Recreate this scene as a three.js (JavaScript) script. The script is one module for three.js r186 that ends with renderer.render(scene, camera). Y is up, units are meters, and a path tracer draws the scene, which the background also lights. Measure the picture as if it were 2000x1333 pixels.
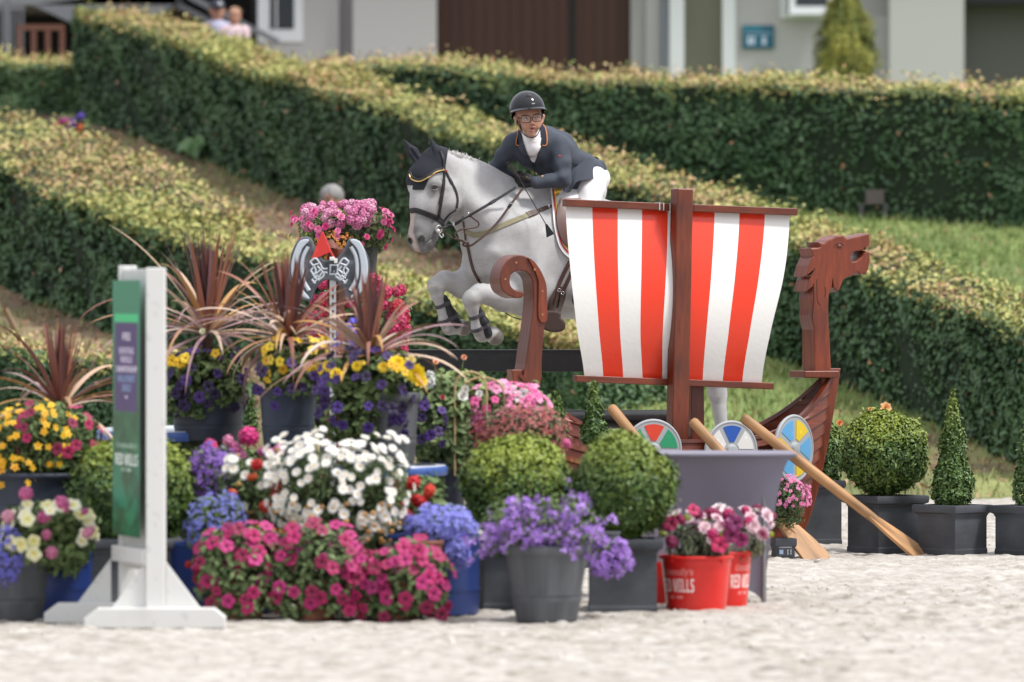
import * as THREE from 'three';
import { mergeGeometries, mergeVertices } from 'three/addons/utils/BufferGeometryUtils.js';
import { RoundedBoxGeometry } from 'three/addons/geometries/RoundedBoxGeometry.js';

// ---------- camera, sky, sun, exposure ----------
const scene = new THREE.Scene();
const FPX = 10500, HZ = 630, CAMY = 1.45;            // focal length and horizon measured on the photograph
const camera = new THREE.PerspectiveCamera(2 * Math.atan(666.5 / FPX) * 180 / Math.PI, 1.5, 1, 900);
camera.position.set(0, CAMY, 0);
camera.rotation.x = -Math.atan(36.5 / FPX);
camera.focus = 34.6;
camera.userData.fStop = 2.35;

const SUN = new THREE.Vector3(0.50, 0.84, 0.20).normalize();
{ // bright thin overcast
  const w = 256, h = 128, data = new Float32Array(w * h * 4), v = new THREE.Vector3();
  for (let j = 0; j < h; j++) for (let i = 0; i < w; i++) {
    const el = ((j + 0.5) / h - 0.5) * Math.PI, az = ((i + 0.5) / w - 0.5) * 2 * Math.PI;
    v.set(Math.cos(el) * Math.cos(az), Math.sin(el), Math.cos(el) * Math.sin(az));
    const up = Math.max(0, v.y), glow = Math.pow(Math.max(0, v.dot(SUN)), 5);
    const L = 0.80 * (0.6 + 0.62 * up + 0.55 * glow) * (v.y < 0 ? 0.6 : 1), o = (j * w + i) * 4;
    data[o] = L * (0.95 + 0.07 * glow); data[o + 1] = L * (0.985 + 0.02 * glow); data[o + 2] = L * (1.07 - 0.05 * glow); data[o + 3] = 1;
  }
  const t = new THREE.DataTexture(data, w, h, THREE.RGBAFormat, THREE.FloatType);
  t.mapping = THREE.EquirectangularReflectionMapping; t.magFilter = THREE.LinearFilter; t.needsUpdate = true;
  scene.background = t; scene.environment = t;
}
const sun = new THREE.DirectionalLight(new THREE.Color(1, 0.97, 0.925), 2.5);
sun.position.copy(SUN).multiplyScalar(60).add(new THREE.Vector3(0, 0, -36)); sun.target.position.set(0, 0, -36);
sun.castShadow = true; sun.shadow.radius = 16; sun.shadow.mapSize.set(2048, 2048);
Object.assign(sun.shadow.camera, { left: -25, right: 25, top: 30, bottom: -30, near: 1, far: 160 });
scene.add(sun); scene.add(sun.target);
const EXPOSURE = 1.42;

// ---------- helpers ----------
function rngOf(seed) { let a = seed >>> 0; return () => { a = (a + 0x6D2B79F5) | 0; let t = Math.imul(a ^ (a >>> 15), 1 | a); t = (t + Math.imul(t ^ (t >>> 7), 61 | t)) ^ t; return ((t ^ (t >>> 14)) >>> 0) / 4294967296; }; }
let rnd = rngOf(7);
const rr = (a, b) => a + (b - a) * rnd();
const V = (x, y, z) => new THREE.Vector3(x, y, z);
const clamp = (x, a, b) => Math.min(b, Math.max(a, x)), lerp = (a, b, t) => a + (b - a) * t;
const sstep = (a, b, x) => { const t = clamp((x - a) / (b - a), 0, 1); return t * t * (3 - 2 * t); };
const W = (px, py, d) => V((px - 1000) * d / FPX, CAMY + (HZ - py) * d / FPX, -d);   // a photographed point at a distance
const gd = (py) => CAMY * FPX / (py - HZ);                                           // distance of flat ground seen at that height
const lin = (hex) => new THREE.Color(hex);
function hash2(i, j) { let h = Math.imul(i, 374761393) ^ Math.imul(j, 668265263); h = Math.imul(h ^ (h >>> 13), 1274126177); return ((h ^ (h >>> 16)) >>> 0) / 4294967296; }
function vnoise(x, y, p) { // value noise; p: optional period
  const xi = Math.floor(x), yi = Math.floor(y), fx = x - xi, fy = y - yi, u = fx * fx * (3 - 2 * fx), v = fy * fy * (3 - 2 * fy);
  const m = (a) => p ? ((a % p) + p) % p : a;
  const a = hash2(m(xi), m(yi)), b = hash2(m(xi + 1), m(yi)), c = hash2(m(xi), m(yi + 1)), d = hash2(m(xi + 1), m(yi + 1));
  return lerp(lerp(a, b, u), lerp(c, d, u), v);
}
function fbm(x, y, oct = 4, p = 0) { let s = 0, a = 0.5, t = 0; for (let k = 0; k < oct; k++) { s += a * vnoise(x + k * 17, y + k * 31, p); t += a; x *= 2; y *= 2; a *= 0.5; p *= 2; } return s / t; }
function tex(w, h, fn, srgb = true, rep = [1, 1]) {
  const d = new Uint8Array(w * h * 4);
  for (let j = 0; j < h; j++) for (let i = 0; i < w; i++) { const c = fn(i / w, j / h), o = (j * w + i) * 4; for (let k = 0; k < 3; k++) d[o + k] = clamp(Math.round((c.length ? c[k] : c) * 255), 0, 255); d[o + 3] = 255; }
  const t = new THREE.DataTexture(d, w, h); t.wrapS = t.wrapT = THREE.RepeatWrapping; t.magFilter = THREE.LinearFilter; t.minFilter = THREE.LinearMipmapLinearFilter; t.generateMipmaps = true;
  if (srgb) t.colorSpace = THREE.SRGBColorSpace; t.repeat.set(...rep); t.needsUpdate = true; return t;
}
const std = (color, roughness = 0.8, o = {}) => new THREE.MeshStandardMaterial({ color: Array.isArray(color) ? new THREE.Color().setRGB(...color) : lin(color), roughness, side: THREE.DoubleSide, ...o });
const used = new Map();
function numbered(n) { const k = used.get(n) ?? 0; used.set(n, k + 1); return k ? n + '_' + String(k).padStart(3, '0') : n; }
function tag(o, label, category, group, kind) { if (label) o.userData.label = label; if (category) o.userData.category = category; if (group) o.userData.group = group; if (kind) o.userData.kind = kind; return o; }
function thing(name, label, category, pos = V(0, 0, 0), turn = 0, group) { const o = new THREE.Group(); o.name = numbered(name); o.position.copy(pos); o.rotation.y = turn; scene.add(o); return tag(o, label, category, group); }
function shade(m) { m.castShadow = m.receiveShadow = true; return m; }
function part(name, geo, mat, parent, o = {}) { const m = shade(new THREE.Mesh(geo, mat)); m.name = name; if (o.pos) m.position.copy(o.pos); if (o.rot) m.rotation.set(...o.rot); if (o.label) m.userData.label = o.label; if (o.kind) m.userData.kind = o.kind; parent.add(m); return m; }
function wpart(name, geo, mat, parent, o = {}) { // geometry given in world space, parent unturned
  const p = V(0, 0, 0); for (let q = parent; q && q !== scene; q = q.parent) p.add(q.position); geo.translate(-p.x, -p.y, -p.z); return part(name, geo, mat, parent, o); }
function structure(name, geo, mat) { const m = shade(new THREE.Mesh(geo, mat)); m.name = name; m.userData.kind = 'structure'; scene.add(m); return m; }
const box = (w, h, d, x = 0, y = 0, z = 0, r = 0) => { const g = r ? new RoundedBoxGeometry(w, h, d, 2, r) : new THREE.BoxGeometry(w, h, d); return g.translate(x, y, z); };
function plain(g) { g = g.index ? g.toNonIndexed() : g; for (const k of Object.keys(g.attributes)) if (!['position', 'normal', 'uv', 'color'].includes(k)) g.deleteAttribute(k); return g; }
function merge(list, keepColor) { list = list.map((g) => { g = plain(g); if (!keepColor) g.deleteAttribute('color'); if (!g.attributes.uv) g.setAttribute('uv', new THREE.BufferAttribute(new Float32Array(g.attributes.position.count * 2), 2)); if (!g.attributes.normal) g.computeVertexNormals(); return g; }); return mergeGeometries(list); }
function uvBox(g, grain = 'y', off = 0) { // uv in metres, u along the grain
  g = plain(g); if (!g.attributes.normal) g.computeVertexNormals();
  const P = g.attributes.position, N = g.attributes.normal, uv = new Float32Array(P.count * 2), ax = ['x', 'y', 'z'], gi = ax.indexOf(grain);
  const get = (A, i, k) => A.array[i * 3 + k];
  for (let i = 0; i < P.count; i += 3) {
    let best = 0, bv = -1; for (let k = 0; k < 3; k++) { const s = Math.abs(get(N, i, k) + get(N, i + 1, k) + get(N, i + 2, k)); if (s > bv) { bv = s; best = k; } }
    const vi = [0, 1, 2].find((k) => k !== gi && k !== best) ?? 0, ui = gi === best ? [0, 1, 2].find((k) => k !== best && k !== vi) : gi;
    for (let j = i; j < i + 3; j++) { uv[j * 2] = get(P, j, ui) + off; uv[j * 2 + 1] = get(P, j, vi) + off * 0.37; }
  }
  g.setAttribute('uv', new THREE.BufferAttribute(uv, 2)); return g;
}
function mirror(g) { g.scale(-1, 1, 1); if (g.index) { const a = g.index.array; for (let i = 0; i < a.length; i += 3) { const t = a[i]; a[i] = a[i + 1]; a[i + 1] = t; } } else for (const k of Object.keys(g.attributes)) { const A = g.attributes[k], n = A.itemSize; for (let i = 0; i < A.count; i += 3) for (let c = 0; c < n; c++) { const t = A.array[i * n + c]; A.array[i * n + c] = A.array[(i + 1) * n + c]; A.array[(i + 1) * n + c] = t; } } return g; }
function paint(g, fn) { const P = g.attributes.position, c = new Float32Array(P.count * 3), v = V(0, 0, 0); for (let i = 0; i < P.count; i++) { v.fromBufferAttribute(P, i); const k = fn(v, i); c[i * 3] = k[0]; c[i * 3 + 1] = k[1]; c[i * 3 + 2] = k[2]; } g.setAttribute('color', new THREE.BufferAttribute(c, 3)); return g; }
const lathe = (pts, seg = 40) => new THREE.LatheGeometry(pts.map((p) => new THREE.Vector2(...p)), seg);
function tube(pts, r, seg = 24, rad = 8, closed = false) { return new THREE.TubeGeometry(new THREE.CatmullRomCurve3(pts, closed), seg, r, rad, closed); }
function poly(pts, depth, bevel = 0.006, curve = 6) { const s = new THREE.Shape(pts.map((p) => new THREE.Vector2(p[0], p[1]))); return new THREE.ExtrudeGeometry(s, { depth, bevelEnabled: bevel > 0, bevelSize: bevel, bevelThickness: bevel, bevelSegments: 2, curveSegments: curve }); }
function smooth2(pts, n = 6, closed = true) { return new THREE.CatmullRomCurve3(pts.map((p) => V(p[0], p[1], 0)), closed, 'catmullrom', 0.5).getPoints(pts.length * n).map((p) => [p.x, p.y]); }
function inst(name, geo, mat, list, parent, colors) { // list of Matrix4
  const m = shade(new THREE.InstancedMesh(geo, mat, list.length)); m.name = name; m.userData.kind = 'stuff';
  list.forEach((x, i) => { m.setMatrixAt(i, x); if (colors) m.setColorAt(i, colors[i]); });
  parent.add(m); return m;
}
const Z = V(0, 0, 1), Y = V(0, 1, 0);
const _q = new THREE.Quaternion(), _q2 = new THREE.Quaternion();
function facing(pos, dir, size, spin = 0) { // +z of the shape turned to dir
  _q.setFromUnitVectors(Z, dir.clone().normalize()); _q2.setFromAxisAngle(Z, spin); return new THREE.Matrix4().compose(pos, _q.clone().multiply(_q2), size.isVector3 ? size : V(size, size, size)); }
function ribbonGeo(pts, ups, widths, thick) { // strap with rectangular section along pts
  const n = pts.length, pos = [], idx = [], uv = [];
  let len = 0;
  for (let i = 0; i < n; i++) {
    const t = pts[Math.min(n - 1, i + 1)].clone().sub(pts[Math.max(0, i - 1)]).normalize(), u = ups[i].clone().addScaledVector(t, -ups[i].dot(t)).normalize(), b = t.clone().cross(u), w = (widths.length ? widths[i] : widths) / 2;
    if (i) len += pts[i].distanceTo(pts[i - 1]);
    for (const [sb, su] of [[-1, 0], [-0.8, 1], [0.8, 1], [1, 0]]) { const p = pts[i].clone().addScaledVector(b, sb * w).addScaledVector(u, su * thick); pos.push(p.x, p.y, p.z); uv.push(len, sb * w); }
    if (i) for (let k = 0; k < 4; k++) { const a = (i - 1) * 4 + k, c = (i - 1) * 4 + (k + 1) % 4; idx.push(a, c, a + 4, c, c + 4, a + 4); }
  }
  idx.push(0, 2, 1, 0, 3, 2); const e = (n - 1) * 4; idx.push(e, e + 1, e + 2, e, e + 2, e + 3);
  const g = new THREE.BufferGeometry(); g.setAttribute('position', new THREE.Float32BufferAttribute(pos, 3)); g.setAttribute('uv', new THREE.Float32BufferAttribute(uv, 2)); g.setIndex(idx);
  const f = g.toNonIndexed(); f.computeVertexNormals(); return f;
}
// signed-distance modelling: tapered capsules joined smoothly, meshed by surface nets
function cap(a, b, ra, rb, k = 0.03, flat = 1) { return { a, b, ra, rb, k, flat, R: Math.max(ra, rb) + a.distanceTo(b) / 2, m: a.clone().add(b).multiplyScalar(0.5) }; }
function field(caps, side) { // side: unit vector along which .flat squeezes
  const sx = side ? side.x : 0, sz = side ? side.z : 0;
  return (x, y, z) => {
    let d = 1e3;
    for (const c of caps) {
      const q = Math.hypot(x - c.m.x, y - c.m.y, z - c.m.z) - c.R; if (q > d + c.k * 1.5 + 0.01 && q > 0) continue;
      let px = x - c.a.x, py = y - c.a.y, pz = z - c.a.z, bx = c.b.x - c.a.x, by = c.b.y - c.a.y, bz = c.b.z - c.a.z;
      if (c.flat !== 1) { const f = c.flat - 1, s = (px * sx + pz * sz) * f, t = (bx * sx + bz * sz) * f; px += s * sx; pz += s * sz; bx += t * sx; bz += t * sz; }
      const h = clamp((px * bx + py * by + pz * bz) / (bx * bx + by * by + bz * bz + 1e-9), 0, 1);
      const e = Math.hypot(px - bx * h, py - by * h, pz - bz * h) - (c.ra + (c.rb - c.ra) * h);
      const t = Math.max(c.k - Math.abs(d - e), 0) / c.k; d = Math.min(d, e) - t * t * c.k * 0.25;
    }
    return d;
  };
}
function gradOf(f, p, e = 0.003) { return V(f(p.x + e, p.y, p.z) - f(p.x - e, p.y, p.z), f(p.x, p.y + e, p.z) - f(p.x, p.y - e, p.z), f(p.x, p.y, p.z + e) - f(p.x, p.y, p.z - e)).normalize(); }
function capsBox(caps, pad = 0.03) { const b = new THREE.Box3(); for (const c of caps) for (const [p, r] of [[c.a, c.ra], [c.b, c.rb]]) { b.expandByPoint(p.clone().addScalar(r + pad)); b.expandByPoint(p.clone().addScalar(-r - pad)); } return b; }
function nets(f, bb, cell) {
  const nx = Math.ceil((bb.max.x - bb.min.x) / cell) + 1, ny = Math.ceil((bb.max.y - bb.min.y) / cell) + 1, nz = Math.ceil((bb.max.z - bb.min.z) / cell) + 1;
  const F = new Float32Array(nx * ny * nz), at = (i, j, k) => (k * ny + j) * nx + i;
  for (let k = 0; k < nz; k++) for (let j = 0; j < ny; j++) for (let i = 0; i < nx; i++) {
    const v = f(bb.min.x + i * cell, bb.min.y + j * cell, bb.min.z + k * cell); F[at(i, j, k)] = v;
    let s = Math.floor((Math.abs(v) - 0.06) / cell * 0.5); while (s-- > 0 && i + 1 < nx) { i++; F[at(i, j, k)] = v; }   // far away: skip ahead
  }
  const id = new Int32Array(nx * ny * nz).fill(-1), pos = [], idx = [];
  for (let k = 0; k < nz - 1; k++) for (let j = 0; j < ny - 1; j++) for (let i = 0; i < nx - 1; i++) {
    let m = 0, x = 0, y = 0, z = 0; const c = [];
    for (let q = 0; q < 8; q++) c.push(F[at(i + (q & 1), j + (q >> 1 & 1), k + (q >> 2))]);
    for (let q = 0; q < 8; q++) for (const b of [1, 2, 4]) if (!(q & b)) { const a0 = c[q], a1 = c[q | b]; if ((a0 < 0) !== (a1 < 0)) { const t = a0 / (a0 - a1); x += (q & 1) + (b === 1 ? t : 0); y += (q >> 1 & 1) + (b === 2 ? t : 0); z += (q >> 2) + (b === 4 ? t : 0); m++; } }
    if (m) { id[at(i, j, k)] = pos.length / 3; pos.push(bb.min.x + (i + x / m) * cell, bb.min.y + (j + y / m) * cell, bb.min.z + (k + z / m) * cell); }
  }
  const quad = (a, b, c, d, flip) => { if (a < 0 || b < 0 || c < 0 || d < 0) return; flip ? idx.push(a, c, b, a, d, c) : idx.push(a, b, c, a, c, d); };
  for (let k = 1; k < nz - 1; k++) for (let j = 1; j < ny - 1; j++) for (let i = 1; i < nx - 1; i++) {
    const s = F[at(i, j, k)] < 0;
    if (s !== F[at(i + 1, j, k)] < 0) quad(id[at(i, j - 1, k - 1)], id[at(i, j, k - 1)], id[at(i, j, k)], id[at(i, j - 1, k)], !s);
    if (s !== F[at(i, j + 1, k)] < 0) quad(id[at(i - 1, j, k - 1)], id[at(i - 1, j, k)], id[at(i, j, k)], id[at(i, j, k - 1)], !s);
    if (s !== F[at(i, j, k + 1)] < 0) quad(id[at(i - 1, j - 1, k)], id[at(i, j - 1, k)], id[at(i, j, k)], id[at(i - 1, j, k)], !s);
  }
  const n = new Float32Array(pos.length), p = V(0, 0, 0);
  for (let i = 0; i < pos.length; i += 3) { p.set(pos[i], pos[i + 1], pos[i + 2]); const g = gradOf(f, p), d = clamp(f(p.x, p.y, p.z), -cell, cell); pos[i] -= g.x * d; pos[i + 1] -= g.y * d; pos[i + 2] -= g.z * d; n[i] = g.x; n[i + 1] = g.y; n[i + 2] = g.z; }
  const g = new THREE.BufferGeometry(); g.setAttribute('position', new THREE.Float32BufferAttribute(pos, 3)); g.setAttribute('normal', new THREE.BufferAttribute(n, 3)); g.setIndex(idx); g.setAttribute('uv', new THREE.BufferAttribute(new Float32Array(pos.length / 3 * 2), 2)); return g;
}
function hit(px, py, f, d0 = 33.8, d1 = 38.5) { // where the sight line of a photographed point meets a field
  const dir = V(px - 1000, HZ - py, -FPX).multiplyScalar(1 / FPX); let d = d0;
  for (let i = 0; i < 400 && d < d1; i++) { const v = f(dir.x * d, CAMY + dir.y * d, -d); if (v < 0.0008) return V(dir.x * d, CAMY + dir.y * d, -d); d += Math.max(0.0012, v * 0.7); }
  return null;
}
// ---------- the setting: sand, bank, hedges, building ----------
const bankY = (d, x = 0) => { const s = 0.18, t = d - 43.9; const y = t < 0 ? 0 : t < 0.6 ? s * t * t / 1.2 : s * (t - 0.3); return Math.min(y, 4.05); };
const groundD = (py) => { if (py > 975) return gd(py); let lo = 40, hi = 75; for (let i = 0; i < 50; i++) { const m = (lo + hi) / 2, y = CAMY + (HZ - py) * m / FPX; (bankY(m) > y) ? hi = m : lo = m; } return lo; };
{ // sand of the arena: one sheet, finer where the camera looks
  const xs = [], zs = [];
  for (let x = -70; x < -4.6; x += x < -8 ? 6 : 0.4) xs.push(x); for (let x = -4.6; x < 5; x += 0.024) xs.push(x); for (let x = 5; x <= 70; x += x > 8 ? 6 : 0.4) xs.push(x);
  for (let z = 60; z > -20; z -= z > -15 ? 8 : 0.5) zs.push(z); for (let z = -20; z > -36; z -= 0.03) zs.push(z); for (let z = -36; z > -44.6; z -= 0.06) zs.push(z);
  const nx = xs.length, nz = zs.length, P = new Float32Array(nx * nz * 3), C = new Float32Array(nx * nz * 3), U = new Float32Array(nx * nz * 2), I = new Uint32Array((nx - 1) * (nz - 1) * 6);
  for (let j = 0, o = 0; j < nz; j++) for (let i = 0; i < nx; i++, o++) {
    const x = xs[i], z = zs[j], inV = Math.abs(x) < 6 && z < -19;
    let h = 0, m = 0.5;
    if (inV) {
      const big = fbm(x * 1.3, z * 1.3, 3), mid = fbm(x * 8 + 9, z * 5, 3), fine = fbm(x * 21, z * 17 + 5, 2);
      const zone = sstep(0.3, 0.7, fbm(x * 0.9, z * 0.5 + 40, 2)), clod = Math.pow(sstep(0.60, 0.88, vnoise(x * 13 + 3, z * 9)), 1.3) * lerp(0.35, 1, zone);
      h = (big - 0.5) * 0.012 + (mid - 0.5) * 0.011 + (fine - 0.5) * 0.019 + clod * 0.016; m = clamp(0.55 + (fine - 0.5) * 1.3 + (mid - 0.5) * 1.0, 0, 1) - clod * 0.5 * zone;
    }
    const far = sstep(33, 44, -z), k = lerp(0.70, 1.08, m) * lerp(1, 0.93, far * vnoise(x * 0.9, z * 0.7)), wm = (1 - m) * 0.06;
    P.set([x, h, z], o * 3); C.set([0.54 * k, (0.527 - wm * 0.5) * k, (0.506 - wm) * k], o * 3); U.set([x, z], o * 2);
  }
  let q = 0; for (let j = 0; j < nz - 1; j++) for (let i = 0; i < nx - 1; i++) { const a = j * nx + i; I.set([a, a + 1, a + nx, a + 1, a + nx + 1, a + nx], q); q += 6; }
  const g = new THREE.BufferGeometry(); g.setAttribute('position', new THREE.BufferAttribute(P, 3)); g.setAttribute('color', new THREE.BufferAttribute(C, 3)); g.setAttribute('uv', new THREE.BufferAttribute(U, 2)); g.setIndex(new THREE.BufferAttribute(I, 1)); g.computeVertexNormals();
  const sandTex = tex(512, 512, (u, v) => { const a = fbm(u * 24, v * 24, 4, 24), s = vnoise(u * 150, v * 150, 150); const k = 0.80 + 0.22 * a - (s > 0.86 ? 0.16 : 0); return [k, k * 0.985, k * 0.965]; });
  structure('sand', g, new THREE.MeshStandardMaterial({ vertexColors: true, map: sandTex, roughness: 0.95, bumpMap: tex(512, 512, (u, v) => fbm(u * 60, v * 60, 3, 60), false), bumpScale: 0.006 }));
  // loose clods thrown up by hooves
  const clodG = mergeVertices(new THREE.IcosahedronGeometry(1, 1)); { const p = clodG.attributes.position; for (let i = 0; i < p.count; i++) { const k = 0.75 + 0.5 * hash2(i, 3); p.setXYZ(i, p.getX(i) * k, p.getY(i) * k * 0.7, p.getZ(i) * k); } clodG.computeVertexNormals(); }
  rnd = rngOf(11); const list = [], cols = [];
  for (let i = 0; i < 2600; i++) {
    const d = 21 + 23 * Math.pow(rnd(), 0.8), x = rr(-0.105, 0.105) * d; if (d > 27 && x < 0.2 * d / 10 && rnd() < 0.8) continue;
    if (vnoise(x * 1.2, d * 0.9) < 0.45 && rnd() < 0.7) continue;
    const s = rr(0.003, 0.008) * (rnd() < 0.08 ? 1.8 : 1), k = rr(0.75, 1.05);
    list.push(facing(V(x, 0.004, -d), V(rr(-1, 1), rr(-1, 1), rr(-1, 1)), V(s * rr(0.8, 2), s, s * rr(0.7, 1.3)), rr(0, 6))); cols.push(new THREE.Color(0.62 * k, 0.58 * k, 0.53 * k));
  }
  tag(inst('sand_clods', clodG, std([1, 1, 1], 0.95), list, scene, cols), 'loose clods of pale sand scattered over the arena surface', 'sand clods');
}
const grassy = (x, d) => clamp(sstep(0.40, 0.62, fbm(x * 0.55 + 4, d * 0.55, 3)) * (x < 0 ? 0.30 : 1) + (x > 0.3 ? 0.5 : 0) + (x > 2 && d > 50 ? 0.4 : 0) - (x > 0.6 && d < 48.5 && d > 45.2 ? 0.35 : 0), 0, 1);
{ // grass bank
  const xs = [], zs = [];
  for (let x = -90; x < -8; x += 6) xs.push(x); for (let x = -8; x < 8; x += 0.09) xs.push(x); for (let x = 8; x <= 90; x += 6) xs.push(x);
  for (let d = 43.7; d < 70; d += 0.09) zs.push(d); for (let d = 70; d < 820; d *= 1.15) zs.push(d);
  const nx = xs.length, nz = zs.length, P = [], C = [], U = [], I = [];
  for (let j = 0; j < nz; j++) for (let i = 0; i < nx; i++) {
    const x = xs[i], d = zs[j], n = fbm(x * 2.2, d * 2.2, 3), f = fbm(x * 9, d * 9, 2);
    P.push(x, bankY(d) + (d < 43.95 ? -0.03 : (n - 0.5) * 0.07 + (f - 0.5) * 0.05), -d);
    const g = grassy(x, d), dry = fbm(x * 1.3, d * 1.3 + 9, 3), dirt = [0.15, 0.10, 0.065], straw = x > 0.3 ? [0.30, 0.27, 0.12] : [0.22, 0.165, 0.095], green = x > 0.3 ? [0.15, 0.24, 0.055] : [0.12, 0.16, 0.05];
    const k = 0.75 + 0.5 * f, c = [0, 1, 2].map((q) => lerp(lerp(dirt[q], straw[q], sstep(0.45, 0.65, dry)), green[q], g * 0.75) * k); C.push(...c); U.push(x, d);
  }
  for (let j = 0; j < nz - 1; j++) for (let i = 0; i < nx - 1; i++) { const a = j * nx + i; I.push(a, a + 1, a + nx, a + 1, a + nx + 1, a + nx); }
  const g = new THREE.BufferGeometry(); g.setAttribute('position', new THREE.Float32BufferAttribute(P, 3)); g.setAttribute('color', new THREE.Float32BufferAttribute(C, 3)); g.setAttribute('uv', new THREE.Float32BufferAttribute(U, 2)); g.setIndex(I); g.computeVertexNormals();
  structure('grass_bank', g, new THREE.MeshStandardMaterial({ vertexColors: true, roughness: 0.95 }));
}
// a leaf, folded along its midrib; length 1 along y
function leafGeo(w = 0.55, fold = 0.12, curl = 0.12) {
  const g = new THREE.BufferGeometry();
  g.setAttribute('position', new THREE.Float32BufferAttribute([0, -0.5, 0, 0, 0, fold * -0.4, 0, 0.5, -curl, -w / 2, -0.08, fold, w / 2, -0.08, fold, -w * 0.36, 0.25, fold * 0.5, w * 0.36, 0.25, fold * 0.5], 3));
  g.setIndex([0, 1, 3, 1, 5, 3, 1, 2, 5, 0, 4, 1, 1, 4, 6, 1, 6, 2]); g.computeVertexNormals(); g.setAttribute('uv', new THREE.BufferAttribute(new Float32Array(14), 2)); return g;
}
const LEAF = leafGeo(), SMALL = leafGeo(0.62, 0.1, 0.05);
const leafMat = std([1, 1, 1], 0.5), mattLeaf = std([1, 1, 1], 0.7);
const mixc = (a, b, t) => new THREE.Color(lerp(a[0], b[0], t), lerp(a[1], b[1], t), lerp(a[2], b[2], t));
const hedgeInner = std([0.016, 0.030, 0.013], 0.95);
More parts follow.
